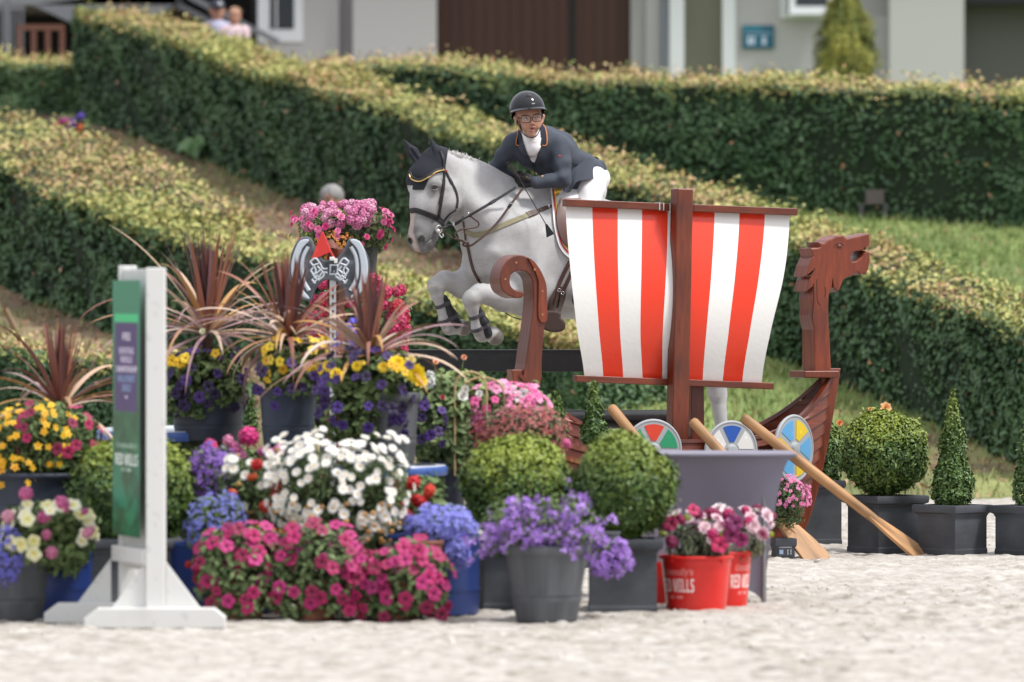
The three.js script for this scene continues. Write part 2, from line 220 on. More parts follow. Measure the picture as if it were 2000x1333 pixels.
// path: [x, distance, height] along the foot of the face turned to the arena; the hedge lies beyond it
function hedge(label, path, thick, dens, seed, o = {}) {
  rnd = rngOf(seed);
  const t = thing('hedge', label, 'hedge', V(path[0][0], bankY(path[0][1]), -path[0][1]));
  const curve = new THREE.CatmullRomCurve3(path.map(([x, d]) => V(x, 0, -d)), false, 'catmullrom', 0.2), hs = path.map((p) => p[2]), tk = path.map((p) => p[3] ?? thick), L = curve.getLength();
  const at = (s) => { const p = curve.getPoint(s), q = curve.getTangent(s), k = s * (path.length - 1), i = Math.min(path.length - 2, Math.floor(k)), h = lerp(hs[i], hs[i + 1], k - i) + (fbm(s * L * 0.8, seed, 2) - 0.5) * 0.16; const n = V(q.z, 0, -q.x).normalize(); if (n.z < 0 && Math.abs(n.z) > 0.02) n.negate(); const y = bankY(-p.z); return { p: V(p.x, y, p.z), n, h, q: q.normalize(), th: lerp(tk[i], tk[i + 1], k - i) }; };
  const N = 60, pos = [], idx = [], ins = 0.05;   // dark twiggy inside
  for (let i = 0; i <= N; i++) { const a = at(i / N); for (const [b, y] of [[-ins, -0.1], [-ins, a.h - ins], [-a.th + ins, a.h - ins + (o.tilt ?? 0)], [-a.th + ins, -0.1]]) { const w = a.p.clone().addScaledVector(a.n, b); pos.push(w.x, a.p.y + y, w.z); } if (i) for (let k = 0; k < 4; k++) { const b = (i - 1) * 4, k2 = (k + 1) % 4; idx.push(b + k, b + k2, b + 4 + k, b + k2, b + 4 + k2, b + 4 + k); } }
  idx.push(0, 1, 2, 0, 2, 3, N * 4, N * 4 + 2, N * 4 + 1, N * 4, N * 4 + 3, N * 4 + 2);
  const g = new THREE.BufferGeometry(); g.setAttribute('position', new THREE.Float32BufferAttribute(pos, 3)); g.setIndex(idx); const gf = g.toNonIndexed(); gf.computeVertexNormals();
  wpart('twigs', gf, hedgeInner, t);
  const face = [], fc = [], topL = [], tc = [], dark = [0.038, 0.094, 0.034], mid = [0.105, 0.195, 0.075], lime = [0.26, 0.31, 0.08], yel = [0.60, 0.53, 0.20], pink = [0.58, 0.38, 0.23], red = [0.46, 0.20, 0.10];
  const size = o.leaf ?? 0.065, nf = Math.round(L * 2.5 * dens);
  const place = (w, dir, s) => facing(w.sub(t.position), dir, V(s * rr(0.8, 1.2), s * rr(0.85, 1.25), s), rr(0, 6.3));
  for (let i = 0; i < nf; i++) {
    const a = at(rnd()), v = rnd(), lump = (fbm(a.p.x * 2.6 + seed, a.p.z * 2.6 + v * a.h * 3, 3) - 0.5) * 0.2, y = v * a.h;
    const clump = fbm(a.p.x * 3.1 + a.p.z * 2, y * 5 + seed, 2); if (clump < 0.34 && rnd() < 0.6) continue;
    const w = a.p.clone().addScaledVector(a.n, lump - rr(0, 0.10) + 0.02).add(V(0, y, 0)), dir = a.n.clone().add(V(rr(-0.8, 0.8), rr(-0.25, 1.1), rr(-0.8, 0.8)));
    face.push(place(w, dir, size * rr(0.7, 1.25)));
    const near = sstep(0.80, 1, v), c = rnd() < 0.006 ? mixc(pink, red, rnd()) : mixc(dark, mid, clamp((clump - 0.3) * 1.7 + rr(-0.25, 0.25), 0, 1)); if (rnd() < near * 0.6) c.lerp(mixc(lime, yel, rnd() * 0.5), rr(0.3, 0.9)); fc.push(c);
  }
  const nt = Math.round(L * thick * dens * 1.8);
  for (let i = 0; i < nt; i++) {
    const a = at(rnd()), u = rnd(), thick = a.th, warm = fbm(a.p.x * 1.1 + a.p.z * 0.8 + seed, u * 2 + a.p.z, 3);
    const spike = rnd() < 0.10 ? rr(0.03, 0.13) : 0, w = a.p.clone().addScaledVector(a.n, -u * thick + 0.03).add(V(0, a.h + (o.tilt ?? 0) * u + rr(-0.09, 0.03) + spike + (fbm(a.p.x * 4, a.p.z * 4 + u * 3, 2) - 0.5) * 0.12, 0));
    topL.push(place(w, V(rr(-0.8, 0.8), rr(0.3, 1.2), rr(-0.8, 0.8)).addScaledVector(a.n, 0.25), size * rr(0.5, 1.0)));
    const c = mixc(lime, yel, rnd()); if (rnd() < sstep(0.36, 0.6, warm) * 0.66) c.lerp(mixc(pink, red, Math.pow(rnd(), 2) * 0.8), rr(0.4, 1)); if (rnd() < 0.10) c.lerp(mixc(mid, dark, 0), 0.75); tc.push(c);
  }
  for (const [ends, s] of [[o.endA, 0], [o.endB, 1]]) if (ends) for (let i = 0; i < thick * 1.4 * dens; i++) { // leaves on a cut end
    const a = at(s), y = rnd() * a.h, out = a.q.clone().multiplyScalar(s ? 1 : -1), w = a.p.clone().addScaledVector(a.n, -rnd() * thick).addScaledVector(out, rr(-0.06, 0.05)).add(V(0, y, 0));
    face.push(place(w, out.add(V(rr(-0.7, 0.7), rr(-0.2, 1), rr(-0.7, 0.7))), size * rr(0.7, 1.2))); fc.push(mixc(dark, mid, rnd()));
  }
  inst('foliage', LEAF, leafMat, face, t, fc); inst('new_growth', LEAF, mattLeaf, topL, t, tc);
  return t;
}
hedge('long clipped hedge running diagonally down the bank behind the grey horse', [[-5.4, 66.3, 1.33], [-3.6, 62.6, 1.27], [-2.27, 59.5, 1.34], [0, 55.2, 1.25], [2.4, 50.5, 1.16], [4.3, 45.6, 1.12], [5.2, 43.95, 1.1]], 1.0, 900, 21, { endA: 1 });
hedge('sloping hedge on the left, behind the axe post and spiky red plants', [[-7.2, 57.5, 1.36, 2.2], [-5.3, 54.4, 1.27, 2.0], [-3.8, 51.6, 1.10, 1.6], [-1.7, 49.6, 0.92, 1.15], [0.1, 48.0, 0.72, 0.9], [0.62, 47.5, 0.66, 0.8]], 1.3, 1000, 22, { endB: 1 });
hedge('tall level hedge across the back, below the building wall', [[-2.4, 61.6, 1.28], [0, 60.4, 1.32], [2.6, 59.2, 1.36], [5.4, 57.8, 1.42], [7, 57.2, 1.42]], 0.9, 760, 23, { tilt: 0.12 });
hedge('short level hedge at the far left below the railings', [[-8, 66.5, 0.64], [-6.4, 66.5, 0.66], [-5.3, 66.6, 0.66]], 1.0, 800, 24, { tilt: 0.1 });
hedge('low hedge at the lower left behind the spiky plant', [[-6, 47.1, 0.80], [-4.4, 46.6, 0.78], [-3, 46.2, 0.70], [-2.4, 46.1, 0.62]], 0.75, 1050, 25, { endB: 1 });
{ // grass and dead leaves on the bank
  const blade = new THREE.BufferGeometry(); blade.setAttribute('position', new THREE.Float32BufferAttribute([-0.09, 0, 0, 0.09, 0, 0, 0.05, 0.6, 0.1, 0.02, 1, 0.35], 3)); blade.setIndex([0, 1, 2, 0, 2, 3]); blade.computeVertexNormals();
  rnd = rngOf(31); const list = [], cols = [], dl = [], dc = [];
  const q = new THREE.Quaternion(), e = new THREE.Euler();
  for (let i = 0; i < 90000; i++) {
    const d = 44 + 21 * Math.pow(rnd(), 0.85), x = rr(-0.1, 0.1) * d, g = grassy(x, d);
    if (rnd() > g * 0.9 + 0.06) { if (rnd() < 0.26) { dl.push(facing(V(x, bankY(d) + rr(0.01, 0.05), -d), V(rr(-1, 1), rr(0.2, 1.2), rr(-1, 1)), V(0.05, 0.07, 0.05).multiplyScalar(rr(0.6, 1.2)), rr(0, 6))); dc.push(mixc([0.26, 0.13, 0.07], [0.44, 0.29, 0.17], rnd())); } continue; }
    e.set(rr(-0.5, 0.5), rr(0, 6.3), rr(-0.5, 0.5)); const s = rr(0.05, 0.13);
    list.push(new THREE.Matrix4().compose(V(x, bankY(d) - 0.005, -d), q.setFromEuler(e), V(s * 0.9, s, s))); cols.push(mixc([0.16, 0.25, 0.065], x > 2 && d > 50 ? [0.30, 0.34, 0.13] : [0.36, 0.34, 0.14], Math.pow(rnd(), 1.6)));
  }
  tag(inst('grass', blade, mattLeaf, list, scene, cols), 'rough half dry grass growing on the bank', 'grass');
  tag(inst('dead_leaves', LEAF, mattLeaf, dl, scene, dc), 'brown dead leaves lying on the bank below the hedges', 'dead leaves');
}
{ // building far behind, a facade with recesses
  const D = 84, K = D / FPX, X = (px) => (px - 1000) * K, YY = (py) => CAMY + (HZ - py) * K, y0 = 3.9, y1 = 9.2;
  const cream = std([0.45, 0.445, 0.45], 0.9), creamDark = std([0.34, 0.335, 0.34], 0.9), white = std([0.72, 0.74, 0.78], 0.5), brown = std([0.058, 0.019, 0.012], 0.55), glass = new THREE.MeshPhysicalMaterial({ color: new THREE.Color(0.02, 0.025, 0.03), roughness: 0.08 }), olive = std([0.17, 0.17, 0.12], 0.35), dark = std([0.02, 0.02, 0.023], 0.9), metal = std([0.2, 0.21, 0.23], 0.5, { metalness: 0.6 });
  const b = thing('building', 'pale rendered building with brown doors behind the top hedge', 'building', V(0, y0, -D));
  const slab = (name, xa, xb, ya, yb, z0, z1, m, parent = b) => { const g = box(X(xb) - X(xa), yb - ya, z1 - z0, (X(xa) + X(xb)) / 2, (ya + yb) / 2, -D + (z0 + z1) / 2); return wpart(name, g, m, parent); };
  slab('wall', 592, 662, y0, y1, -0.5, 0.0, cream); slab('wall', 662, 690, y0, y1, -0.6, -0.16, creamDark); slab('pillar', 690, 853, y0, y1, -0.5, 0.22, cream);
  slab('back_wall', -300, 2300, y0, y1, -8.5, -8.0, creamDark); slab('roof', -400, 2300, y1, y1 + 0.3, -9, 0.9, dark);
  const door = slab('door', 853, 1232, y0, y1, -0.5, -0.30, brown); for (let i = 0; i < 16; i++) { const xa = 853 + i * 379 / 16; slab('plank', xa + 1, xa + 379 / 16 - 1, y0, y1, -0.30, -0.285 + 0.004 * (i % 3), std([0.055 + 0.008 * hash2(i, 1), 0.018 + 0.003 * hash2(i, 2), 0.011], 0.5), door); }
  slab('door_gap', 1112, 1124, y0, y1, -0.262, -0.24, dark);
  slab('wall', 1232, 1262, y0, y1, -0.5, 0, creamDark); slab('wall', 1262, 1304, y0, y1, -0.5, 0.06, cream);
  slab('post', 1307, 1336, y0, y1, -0.1, 0.14, white); wpart('drain_pipe', new THREE.CylinderGeometry(0.05, 0.05, y1 - y0, 16).translate(X(1297), (y0 + y1) / 2, -D + 0.14), std([0.16, 0.18, 0.22], 0.4), b);
  slab('glass_door', 1336, 1411, y0, y1, -0.3, -0.12, olive); slab('post', 1411, 1436, y0, y1, -0.3, 0.10, white); slab('wall', 1436, 1735, y0, YY(32), -0.5, 0, cream); slab('wall', 1436, 1524, YY(32), y1, -0.5, 0.0, cream); slab('wall', 1645, 1735, YY(32), y1, -0.5, 0.0, creamDark);
  const win = slab('window', 1524, 1645, YY(36), YY(28), -0.1, 0.05, white); slab('frame', 1524, 1538, YY(28), y1, -0.1, 0.05, white, win); slab('frame', 1632, 1645, YY(28), y1, -0.1, 0.05, white, win); slab('pane', 1538, 1632, YY(28), y1, -0.1, -0.07, glass, win);
  { const s = box(X(1628) - X(1540), 0.9, 0.05, 0, 0.45, 0); s.rotateX(-0.22); s.translate(X(1584), YY(31), -D + 0.28); const sash = wpart('sash', s, white, win); const p = box(X(1615) - X(1552), 0.72, 0.05, 0, 0.5, 0.012); p.rotateX(-0.22); p.translate(X(1584), YY(31), -D + 0.28); wpart('sash_glass', p, glass, win); }
  slab('pillar', 1735, 1880, y0, y1, -0.5, 0.35, std([0.5, 0.495, 0.49], 0.9)); slab('shutter', 1880, 2300, y0, YY(10), -0.6, -0.3, std([0.11, 0.11, 0.105], 0.7)); slab('lintel', 1880, 2300, YY(10), y1, -0.6, 0.2, dark);
  // left: window, stair and open undercroft
  const w2 = slab('window', 503, 592, YY(82), y1, -0.4, 0.02, white); slab('pane', 527, 574, YY(57), y1, 0.0, 0.03, glass, w2); slab('frame', 538, 541, YY(57), y1, 0.03, 0.045, white, w2);
  slab('wall', 503, 592, y0, YY(82), -0.4, 0.0, cream); slab('back_panel', -300, 503, y0, y1, -3.2, -3.0, dark); slab('side_panel', 488, 503, y0, y1, -3.0, -0.4, dark);
  const bar = (name, pts, r, m) => wpart(name, tube(pts.map(([x, y, z = 0]) => V(X(x), YY(y), -D + z)), r, 2, 8), m, b);
  slab('floor_slab', -300, 340, YY(8), YY(-40), -3, -0.2, std([0.30, 0.32, 0.35], 0.8)); { const s = new THREE.Shape([[60, 8], [340, -30], [340, 8], [300, 30], [130, 40]].map(([x, y]) => new THREE.Vector2(X(x), YY(y)))); wpart('beam', new THREE.ExtrudeGeometry(s, { depth: 0.4, bevelEnabled: false }).translate(0, 0, -D - 0.6), std([0.26, 0.28, 0.31], 0.8), b); }
  for (const [x0, x1] of [[372, 545], [318, 500]]) { const g = box(Math.hypot(X(x1) - X(x0), 0.72), 0.09, 0.06); g.rotateZ(-0.475); g.translate((X(x0) + X(x1)) / 2, YY(40), -D + (x0 > 350 ? 0.3 : -0.5)); wpart('stair_rail', g, metal, b); }
  bar('stair_post', [[293, -20, -0.4], [293, 60, -0.4]], 0.05, white); bar('stair_post', [[312, -20, -0.4], [312, 60, -0.4]], 0.05, white);
  // railings in front of the undercroft
  const rail = thing('railing', 'grey metal railing at the far left above the short hedge', 'railing', V(X(20), y0, -80));
  const kx = 80 / FPX, RX = (px) => (px - 1000) * kx, RY = (py) => CAMY + (HZ - py) * kx;
  wpart('post', box(0.09, 3, 0.09, RX(13), RY(0) - 1.3, -80), metal, rail); wpart('top_rail', box(RX(48) - RX(-60), 0.06, 0.06, RX(-6), RY(16), -80), metal, rail);
  for (let i = 0; i < 8; i++) wpart('bar', box(0.035, 1.2, 0.03, RX(-30 + i * 10.5), RY(16) - 0.62, -80), metal, rail);
  const rail2 = thing('railing', 'low brown wooden railing at the far left beside the metal one', 'railing', V(X(90), y0, -79)); const rb = std([0.14, 0.06, 0.04], 0.7);
  wpart('top_rail', box(RX(132) - RX(40), 0.08, 0.07, RX(86), RY(58), -79.4), rb, rail2); for (let i = 0; i < 4; i++) wpart('post', box(0.07, 0.9, 0.07, RX(45 + i * 27.5), RY(58) - 0.5, -79.4), rb, rail2);
  // sign on the wall
  const c = document.createElement('canvas'); c.width = 248; c.height = 180; const x = c.getContext('2d'); x.fillStyle = '#1c5f78'; x.fillRect(0, 0, 248, 180); x.fillStyle = '#2b8296'; x.fillRect(0, 6, 150, 30); x.fillStyle = '#8fa9c4'; x.font = 'bold 30px sans-serif'; x.textAlign = 'center';
  for (let i = 0; i < 9; i++) x.fillRect(22 + i * 23, 52, 15, 20); x.fillStyle = '#c9d6ee'; x.fillRect(36, 88, 26, 66); x.fillRect(70, 88, 26, 66); x.beginPath(); x.arc(170, 104, 18, 0, 7); x.fill(); x.fillRect(152, 122, 36, 32);
  const ct = new THREE.CanvasTexture(c); ct.colorSpace = THREE.SRGBColorSpace;
  const sg = thing('wall_sign', 'small teal sign with white symbols on the pale wall', 'sign', V(X(1481), YY(95), -D)); const bodyS = wpart('sign_plate', box(X(1512) - X(1450), YY(50) - YY(95), 0.03, X(1481), (YY(50) + YY(95)) / 2, -D + 0.03), std('#174e63', 0.4), sg);
  const pl = new THREE.PlaneGeometry(X(1512) - X(1450) - 0.01, YY(50) - YY(95) - 0.01).translate(X(1481), (YY(50) + YY(95)) / 2, -D + 0.048); wpart('print', pl, new THREE.MeshStandardMaterial({ map: ct, roughness: 0.4 }), sg);
  // distant hedge of trees behind the photographer's side of the ground, seen only in reflections, is left out
}
{ // small golden conifer in front of the building
  rnd = rngOf(41); const D = 80, K = D / FPX, base = V((1652 - 1000) * K, 4.0, -D), h = CAMY + (HZ + 8) * K - 4.0 + 0.1;
  const t = thing('conifer', 'small golden green conifer standing before the building wall', 'tree', base);
  part('trunk', new THREE.CylinderGeometry(0.03, 0.06, h * 0.8, 8).translate(0, h * 0.4, 0), std([0.1, 0.07, 0.05], 0.9), t);
  const ls = [], cs = [];
  for (let i = 0; i < 9000; i++) { const v = Math.pow(rnd(), 0.85), a = rr(0, 6.283), prof = Math.pow(Math.sin(Math.PI * clamp(0.16 + v * 0.84, 0, 1)), 0.75) * 0.47, lump = 0.5 + 0.95 * fbm(a * 2.1 + 7, v * 7, 3); const r = prof * lump * Math.sqrt(rr(0.35, 1.1)); ls.push(facing(V(Math.cos(a) * r, 0.45 + v * (h - 0.4) + rr(-0.05, 0.05), Math.sin(a) * r), V(Math.cos(a) + rr(-0.7, 0.7), rr(0, 1.2), Math.sin(a) + rr(-0.7, 0.7)), V(0.04, 0.11, 0.05), rr(-0.5, 0.5))); cs.push(mixc([0.10, 0.14, 0.03], [0.42, 0.38, 0.05], clamp(lump - 0.75 + rr(-0.2, 0.4), 0, 1))); }
  inst('crown', LEAF, mattLeaf, ls, t, cs);
}
// ---------- longship, rails, axe post, wing stand, table ----------
const woodTex = tex(512, 512, (u, v) => { // mahogany stain, grain along u
  const w = fbm(u * 3, v * 26, 4, 0 || 1) , g = fbm(u * 6, v * 60, 3, 6), ring = 0.5 + 0.5 * Math.sin((v * 18 + fbm(u * 4, v * 6, 3, 2) * 3) * 6.283), s = fbm(u * 4 + 3, v * 4, 3, 4);
  const k = clamp(0.46 + 0.34 * (g - 0.5) + 0.06 * (ring - 0.5) + 0.5 * (s - 0.5) + 0.2 * (w - 0.5), 0, 1); return [0.27 + 0.40 * k, 0.10 + 0.19 * k, 0.04 + 0.075 * k]; });
const woodBump = tex(256, 256, (u, v) => fbm(u * 5, v * 60, 3, 5), false);
const wood = new THREE.MeshPhysicalMaterial({ map: woodTex, roughness: 0.42, clearcoat: 0.25, clearcoatRoughness: 0.3, bumpMap: woodBump, bumpScale: 0.002, side: THREE.DoubleSide });
const woods = [wood, ...[[0.84, 0.78, 0.75], [0.92, 0.93, 0.95], [1.08, 1.0, 0.95]].map((c) => { const m = wood.clone(); m.color.setRGB(...c); return m; })];
const TH = 24 * Math.PI / 180, BD = 34, BK = BD / FPX, cB = Math.cos(TH), sB = Math.sin(TH);
const BO = V((1320 - 1000) * BK, 0, -BD);
const ship = thing('viking_ship', 'brown wooden longship prop with dragon head, curled stern and red striped sail', 'ship', BO, TH);
const lx = (px, z = 0) => ((px - 1320) * BK - z * sB) / cB, ly = (py) => CAMY + (HZ - py) * BK;   // image to the ship's own axes, for a point z in front of its middle
{ // hull of overlapping strakes on both sides
  const HL = 1.12, beam = 0.235;
  const gun = (t) => 0.705 + 0.40 * Math.pow(Math.abs(t), 3.6) + 0.05 * Math.pow(Math.abs(t), 8), pt = (t, v, side, o = 0) => {
    const L = HL * (0.66 + 0.34 * Math.pow(v, 0.5)), yk = 0.02 + 0.05 * Math.abs(t) ** 3, b = beam * Math.pow(1 - Math.abs(t) ** 4.2, 0.9) * (0.42 + 0.58 * Math.pow(v, 0.6));
    return V(L * t, yk + (gun(t) - yk) * v, side * (b + 0.012 + o)); };
  const hs = (t, y, side, o = 0) => { const v = y / 1.155, L = HL * (0.66 + 0.34 * Math.sqrt(v)), b = beam * Math.pow(1 - Math.abs(t) ** 4.2, 0.9) * (0.42 + 0.58 * Math.pow(Math.min(1, y / 0.705), 0.6)); return V(L * t, y, side * (b + 0.010 + o)); };
  const seam = (s, t) => 0.02 + 0.05 * Math.abs(t) ** 3 + s * 0.086 + 0.16 * t * t * Math.min(1, s / 3);
  for (const side of [1, -1]) for (let s = 0; s < 13; s++) for (const end of 0.02 + s * 0.086 > 0.70 ? [-1, 1] : [0]) { // planks; the upper ones only reach the raised ends
    const n = end ? 18 : 60, cols = [];
    for (let i = 0; i <= n; i++) { const t = end ? end * lerp(0.3, 1, i / n) : -1 + 2 * i / n, g = gun(t), y0 = Math.min(seam(s, t), g), y1 = Math.min(seam(s + 1, t), g); cols.push([t, y0, y1]); }
    const pos = [], uv = [], idx = []; let k0 = 0;
    for (const [t, y0, y1] of cols) { if (y1 - y0 < 0.004) { if (k0 && end > -2) break; continue; } [[y0, 0.020], [y0 + 0.007, 0.025], [y1 - 0.004, 0.004], [y1, 0], [y1, -0.012], [y0, -0.004]].forEach(([y, o], k) => { const p = hs(t, Math.min(y, y1), side, o); pos.push(p.x, p.y, p.z); uv.push(t * HL + s * 0.37, y * 0.9 + k * 0.004); }); if (k0) for (let k = 0; k < 6; k++) { const a = (k0 - 1) * 6 + k, b = (k0 - 1) * 6 + (k + 1) % 6; idx.push(a, b, a + 6, b, b + 6, a + 6); } k0++; }
    if (k0 < 2) continue;
    const g = new THREE.BufferGeometry(); g.setAttribute('position', new THREE.Float32BufferAttribute(pos, 3)); g.setAttribute('uv', new THREE.Float32BufferAttribute(uv, 2)); g.setIndex(idx); const f = g.toNonIndexed(); f.computeVertexNormals();
    part('plank', f, woods[(s * 3 + (side > 0 ? 0 : 1) + (end > 0 ? 1 : 0)) % 4], ship);
  }
  for (const side of [1, -1]) { const p = [], u = []; for (let i = 0; i <= 40; i++) { const t = -0.985 + 1.97 * i / 40; p.push(hs(t, gun(t), side, -0.002).add(V(0, -0.012, 0))); u.push(V(0, 1, 0)); } part('gunwale', ribbonGeo(p, u, 0.042, 0.022), woods[1], ship); }
  // stem and stern posts with their caps
  const stem = (dir) => { const p = [], q = []; for (let i = 0; i <= 16; i++) { const v = i / 16, a = hs(1, 0.04 + 1.11 * v, 1); p.push([a.x + 0.03, a.y]); q.push([a.x - 0.05, a.y]); } const g = poly([...p, ...q.reverse()], 0.07, 0.006); g.translate(0, 0, -0.035); if (dir < 0) mirror(g); return uvBox(g, 'y', dir); };
  { let g = stem(1); part('stem', g, woods[0], ship); g = stem(-1); part('stern_post', g, woods[2], ship); }
  part('cap', uvBox(box(0.25, 0.045, 0.22, 0.985, 1.118, 0, 0.008), 'z'), woods[3], ship);
  part('deck', uvBox(box(1.3, 0.03, 0.36, 0, 0.42, 0), 'x'), woods[1], ship);
}
{ // dragon neck and head, one carved board
  const zf = 0.062, X0 = (px) => lx(px, zf), outline = [[1599.2, 733.4], [1598.4, 644.1], [1594.6, 628.0], [1592.6, 616.0], [1594.1, 603.3], [1591.8, 582.9], [1595.4, 556.1], [1582.1, 566.0], [1587.2, 547.1], [1597.4, 522.9], [1580.8, 536.7], [1586.4, 519.1], [1593.6, 503.0], [1596.6, 500.7], [1591.0, 485.9], [1605.1, 484.9], [1610.4, 481.6], [1606.8, 474.2], [1616.5, 477.2], [1625.5, 469.6], [1642.0, 461.4], [1652.2, 460.4], [1661.2, 466.8], [1682.9, 461.7], [1704.5, 456.6], [1706.3, 466.8], [1705.3, 476.2], [1702.8, 478.3], [1700.2, 482.3], [1697.1, 478.3], [1693.6, 484.9], [1688.0, 485.9], [1679.0, 487.2], [1670.6, 491.0], [1667.6, 498.7], [1668.8, 507.6], [1672.7, 512.7], [1682.9, 510.2], [1695.1, 500.7], [1700.2, 491.0], [1705.8, 493.1], [1706.6, 506.3], [1703.3, 524.2], [1698.2, 532.3], [1693.1, 530.8], [1689.2, 532.9], [1684.1, 526.7], [1672.7, 534.4], [1652.2, 543.3], [1649.2, 553.5], [1643.3, 566.8], [1636.9, 559.9], [1632.9, 540.8], [1629.3, 557.3], [1624.2, 571.4], [1622.1, 582.9], [1621.9, 618.6], [1624.2, 651.7], [1628.0, 733.4]];
  const g = poly(outline.map(([x, y]) => [X0(x), ly(y)]).reverse(), 0.165, 0.009); g.translate(0, 0, zf - 0.165); part('dragon_head', uvBox(g, 'y', 1.3), woods[3], ship);
  const eye = new THREE.SphereGeometry(0.016, 16, 10).scale(1.15, 0.9, 0.5).translate(X0(1646.5), ly(479), 0.072); part('eye', eye, woods[1], ship);
  const brow = tube([[1636, 482], [1640, 475], [1648, 473], [1655, 477]].map(([x, y]) => V(X0(x), ly(y), 0.071)), 0.004, 16, 6); part('eye_lid', brow, woods[1], ship);
  const dk = std([0.05, 0.018, 0.010], 0.8); let k = 0;
  for (const [pts, r] of [[[[1600, 545], [1601, 570], [1602, 588], [1607, 596]], 0.006], [[[1617, 560], [1618, 572], [1616, 580]], 0.005], [[[1597, 523], [1590, 535], [1582, 540], [1575, 538]], 0.005], [[[1594, 553], [1594, 590], [1591, 625]], 0.006], [[[1569, 502], [1580, 503], [1590, 500]], 0.004]]) part('carved_groove', tube(pts.map(([x, y]) => V(X0(x), ly(y), 0.0685 + 0.0002 * k++)), r * 0.8, 14, 5), dk, ship);
}
{ // curled stern
  const zf = 0.055, hook = [[1063,624],[1063,587],[1062,559],[1054,536],[1041,516],[1025,505],[1011,502],[998,507],[987,518],[980,533],[978,551],[982,566],[992,575],[1006,581],[1017,580],[1020,576],[1016,572],[1003,569],[995,560],[993,546],[997,536],[1005,530],[1014,528],[1026,530],[1037,540],[1042,556],[1043,590],[1039,630],[1032,678],[1028,710],[1023,750],[1052,750],[1055,700],[1060,640]];
  const g = poly(smooth2(hook, 3).map(([x, y]) => [lx(x, zf), ly(y)]).reverse(), 0.15, 0.008); g.translate(0, 0, zf - 0.15); part('stern_curl', uvBox(g, 'y', 0.4), woods[2], ship);
  const rib = poly(smooth2([[1064, 626], [1064, 587], [1063, 559], [1055, 536], [1042, 516], [1030, 507], [1039, 523], [1047, 541], [1050, 558], [1050, 622]], 3).map(([x, y]) => [lx(x, zf), ly(y)]).reverse(), 0.012, 0.004); rib.translate(0, 0, zf + 0.006); part('curl_facing', uvBox(rib, 'y', 2.1), woods[0], ship);
  const plug = std([0.36, 0.15, 0.055], 0.6); for (const [x, y] of [[1007, 515], [1041, 528], [1056, 570], [1056, 615], [986, 547]]) part('dowel', new THREE.CylinderGeometry(0.007, 0.007, 0.004, 12).rotateX(Math.PI / 2).translate(lx(x, zf), ly(y), x > 1020 ? zf + 0.022 : zf + 0.0085), plug, ship);
}
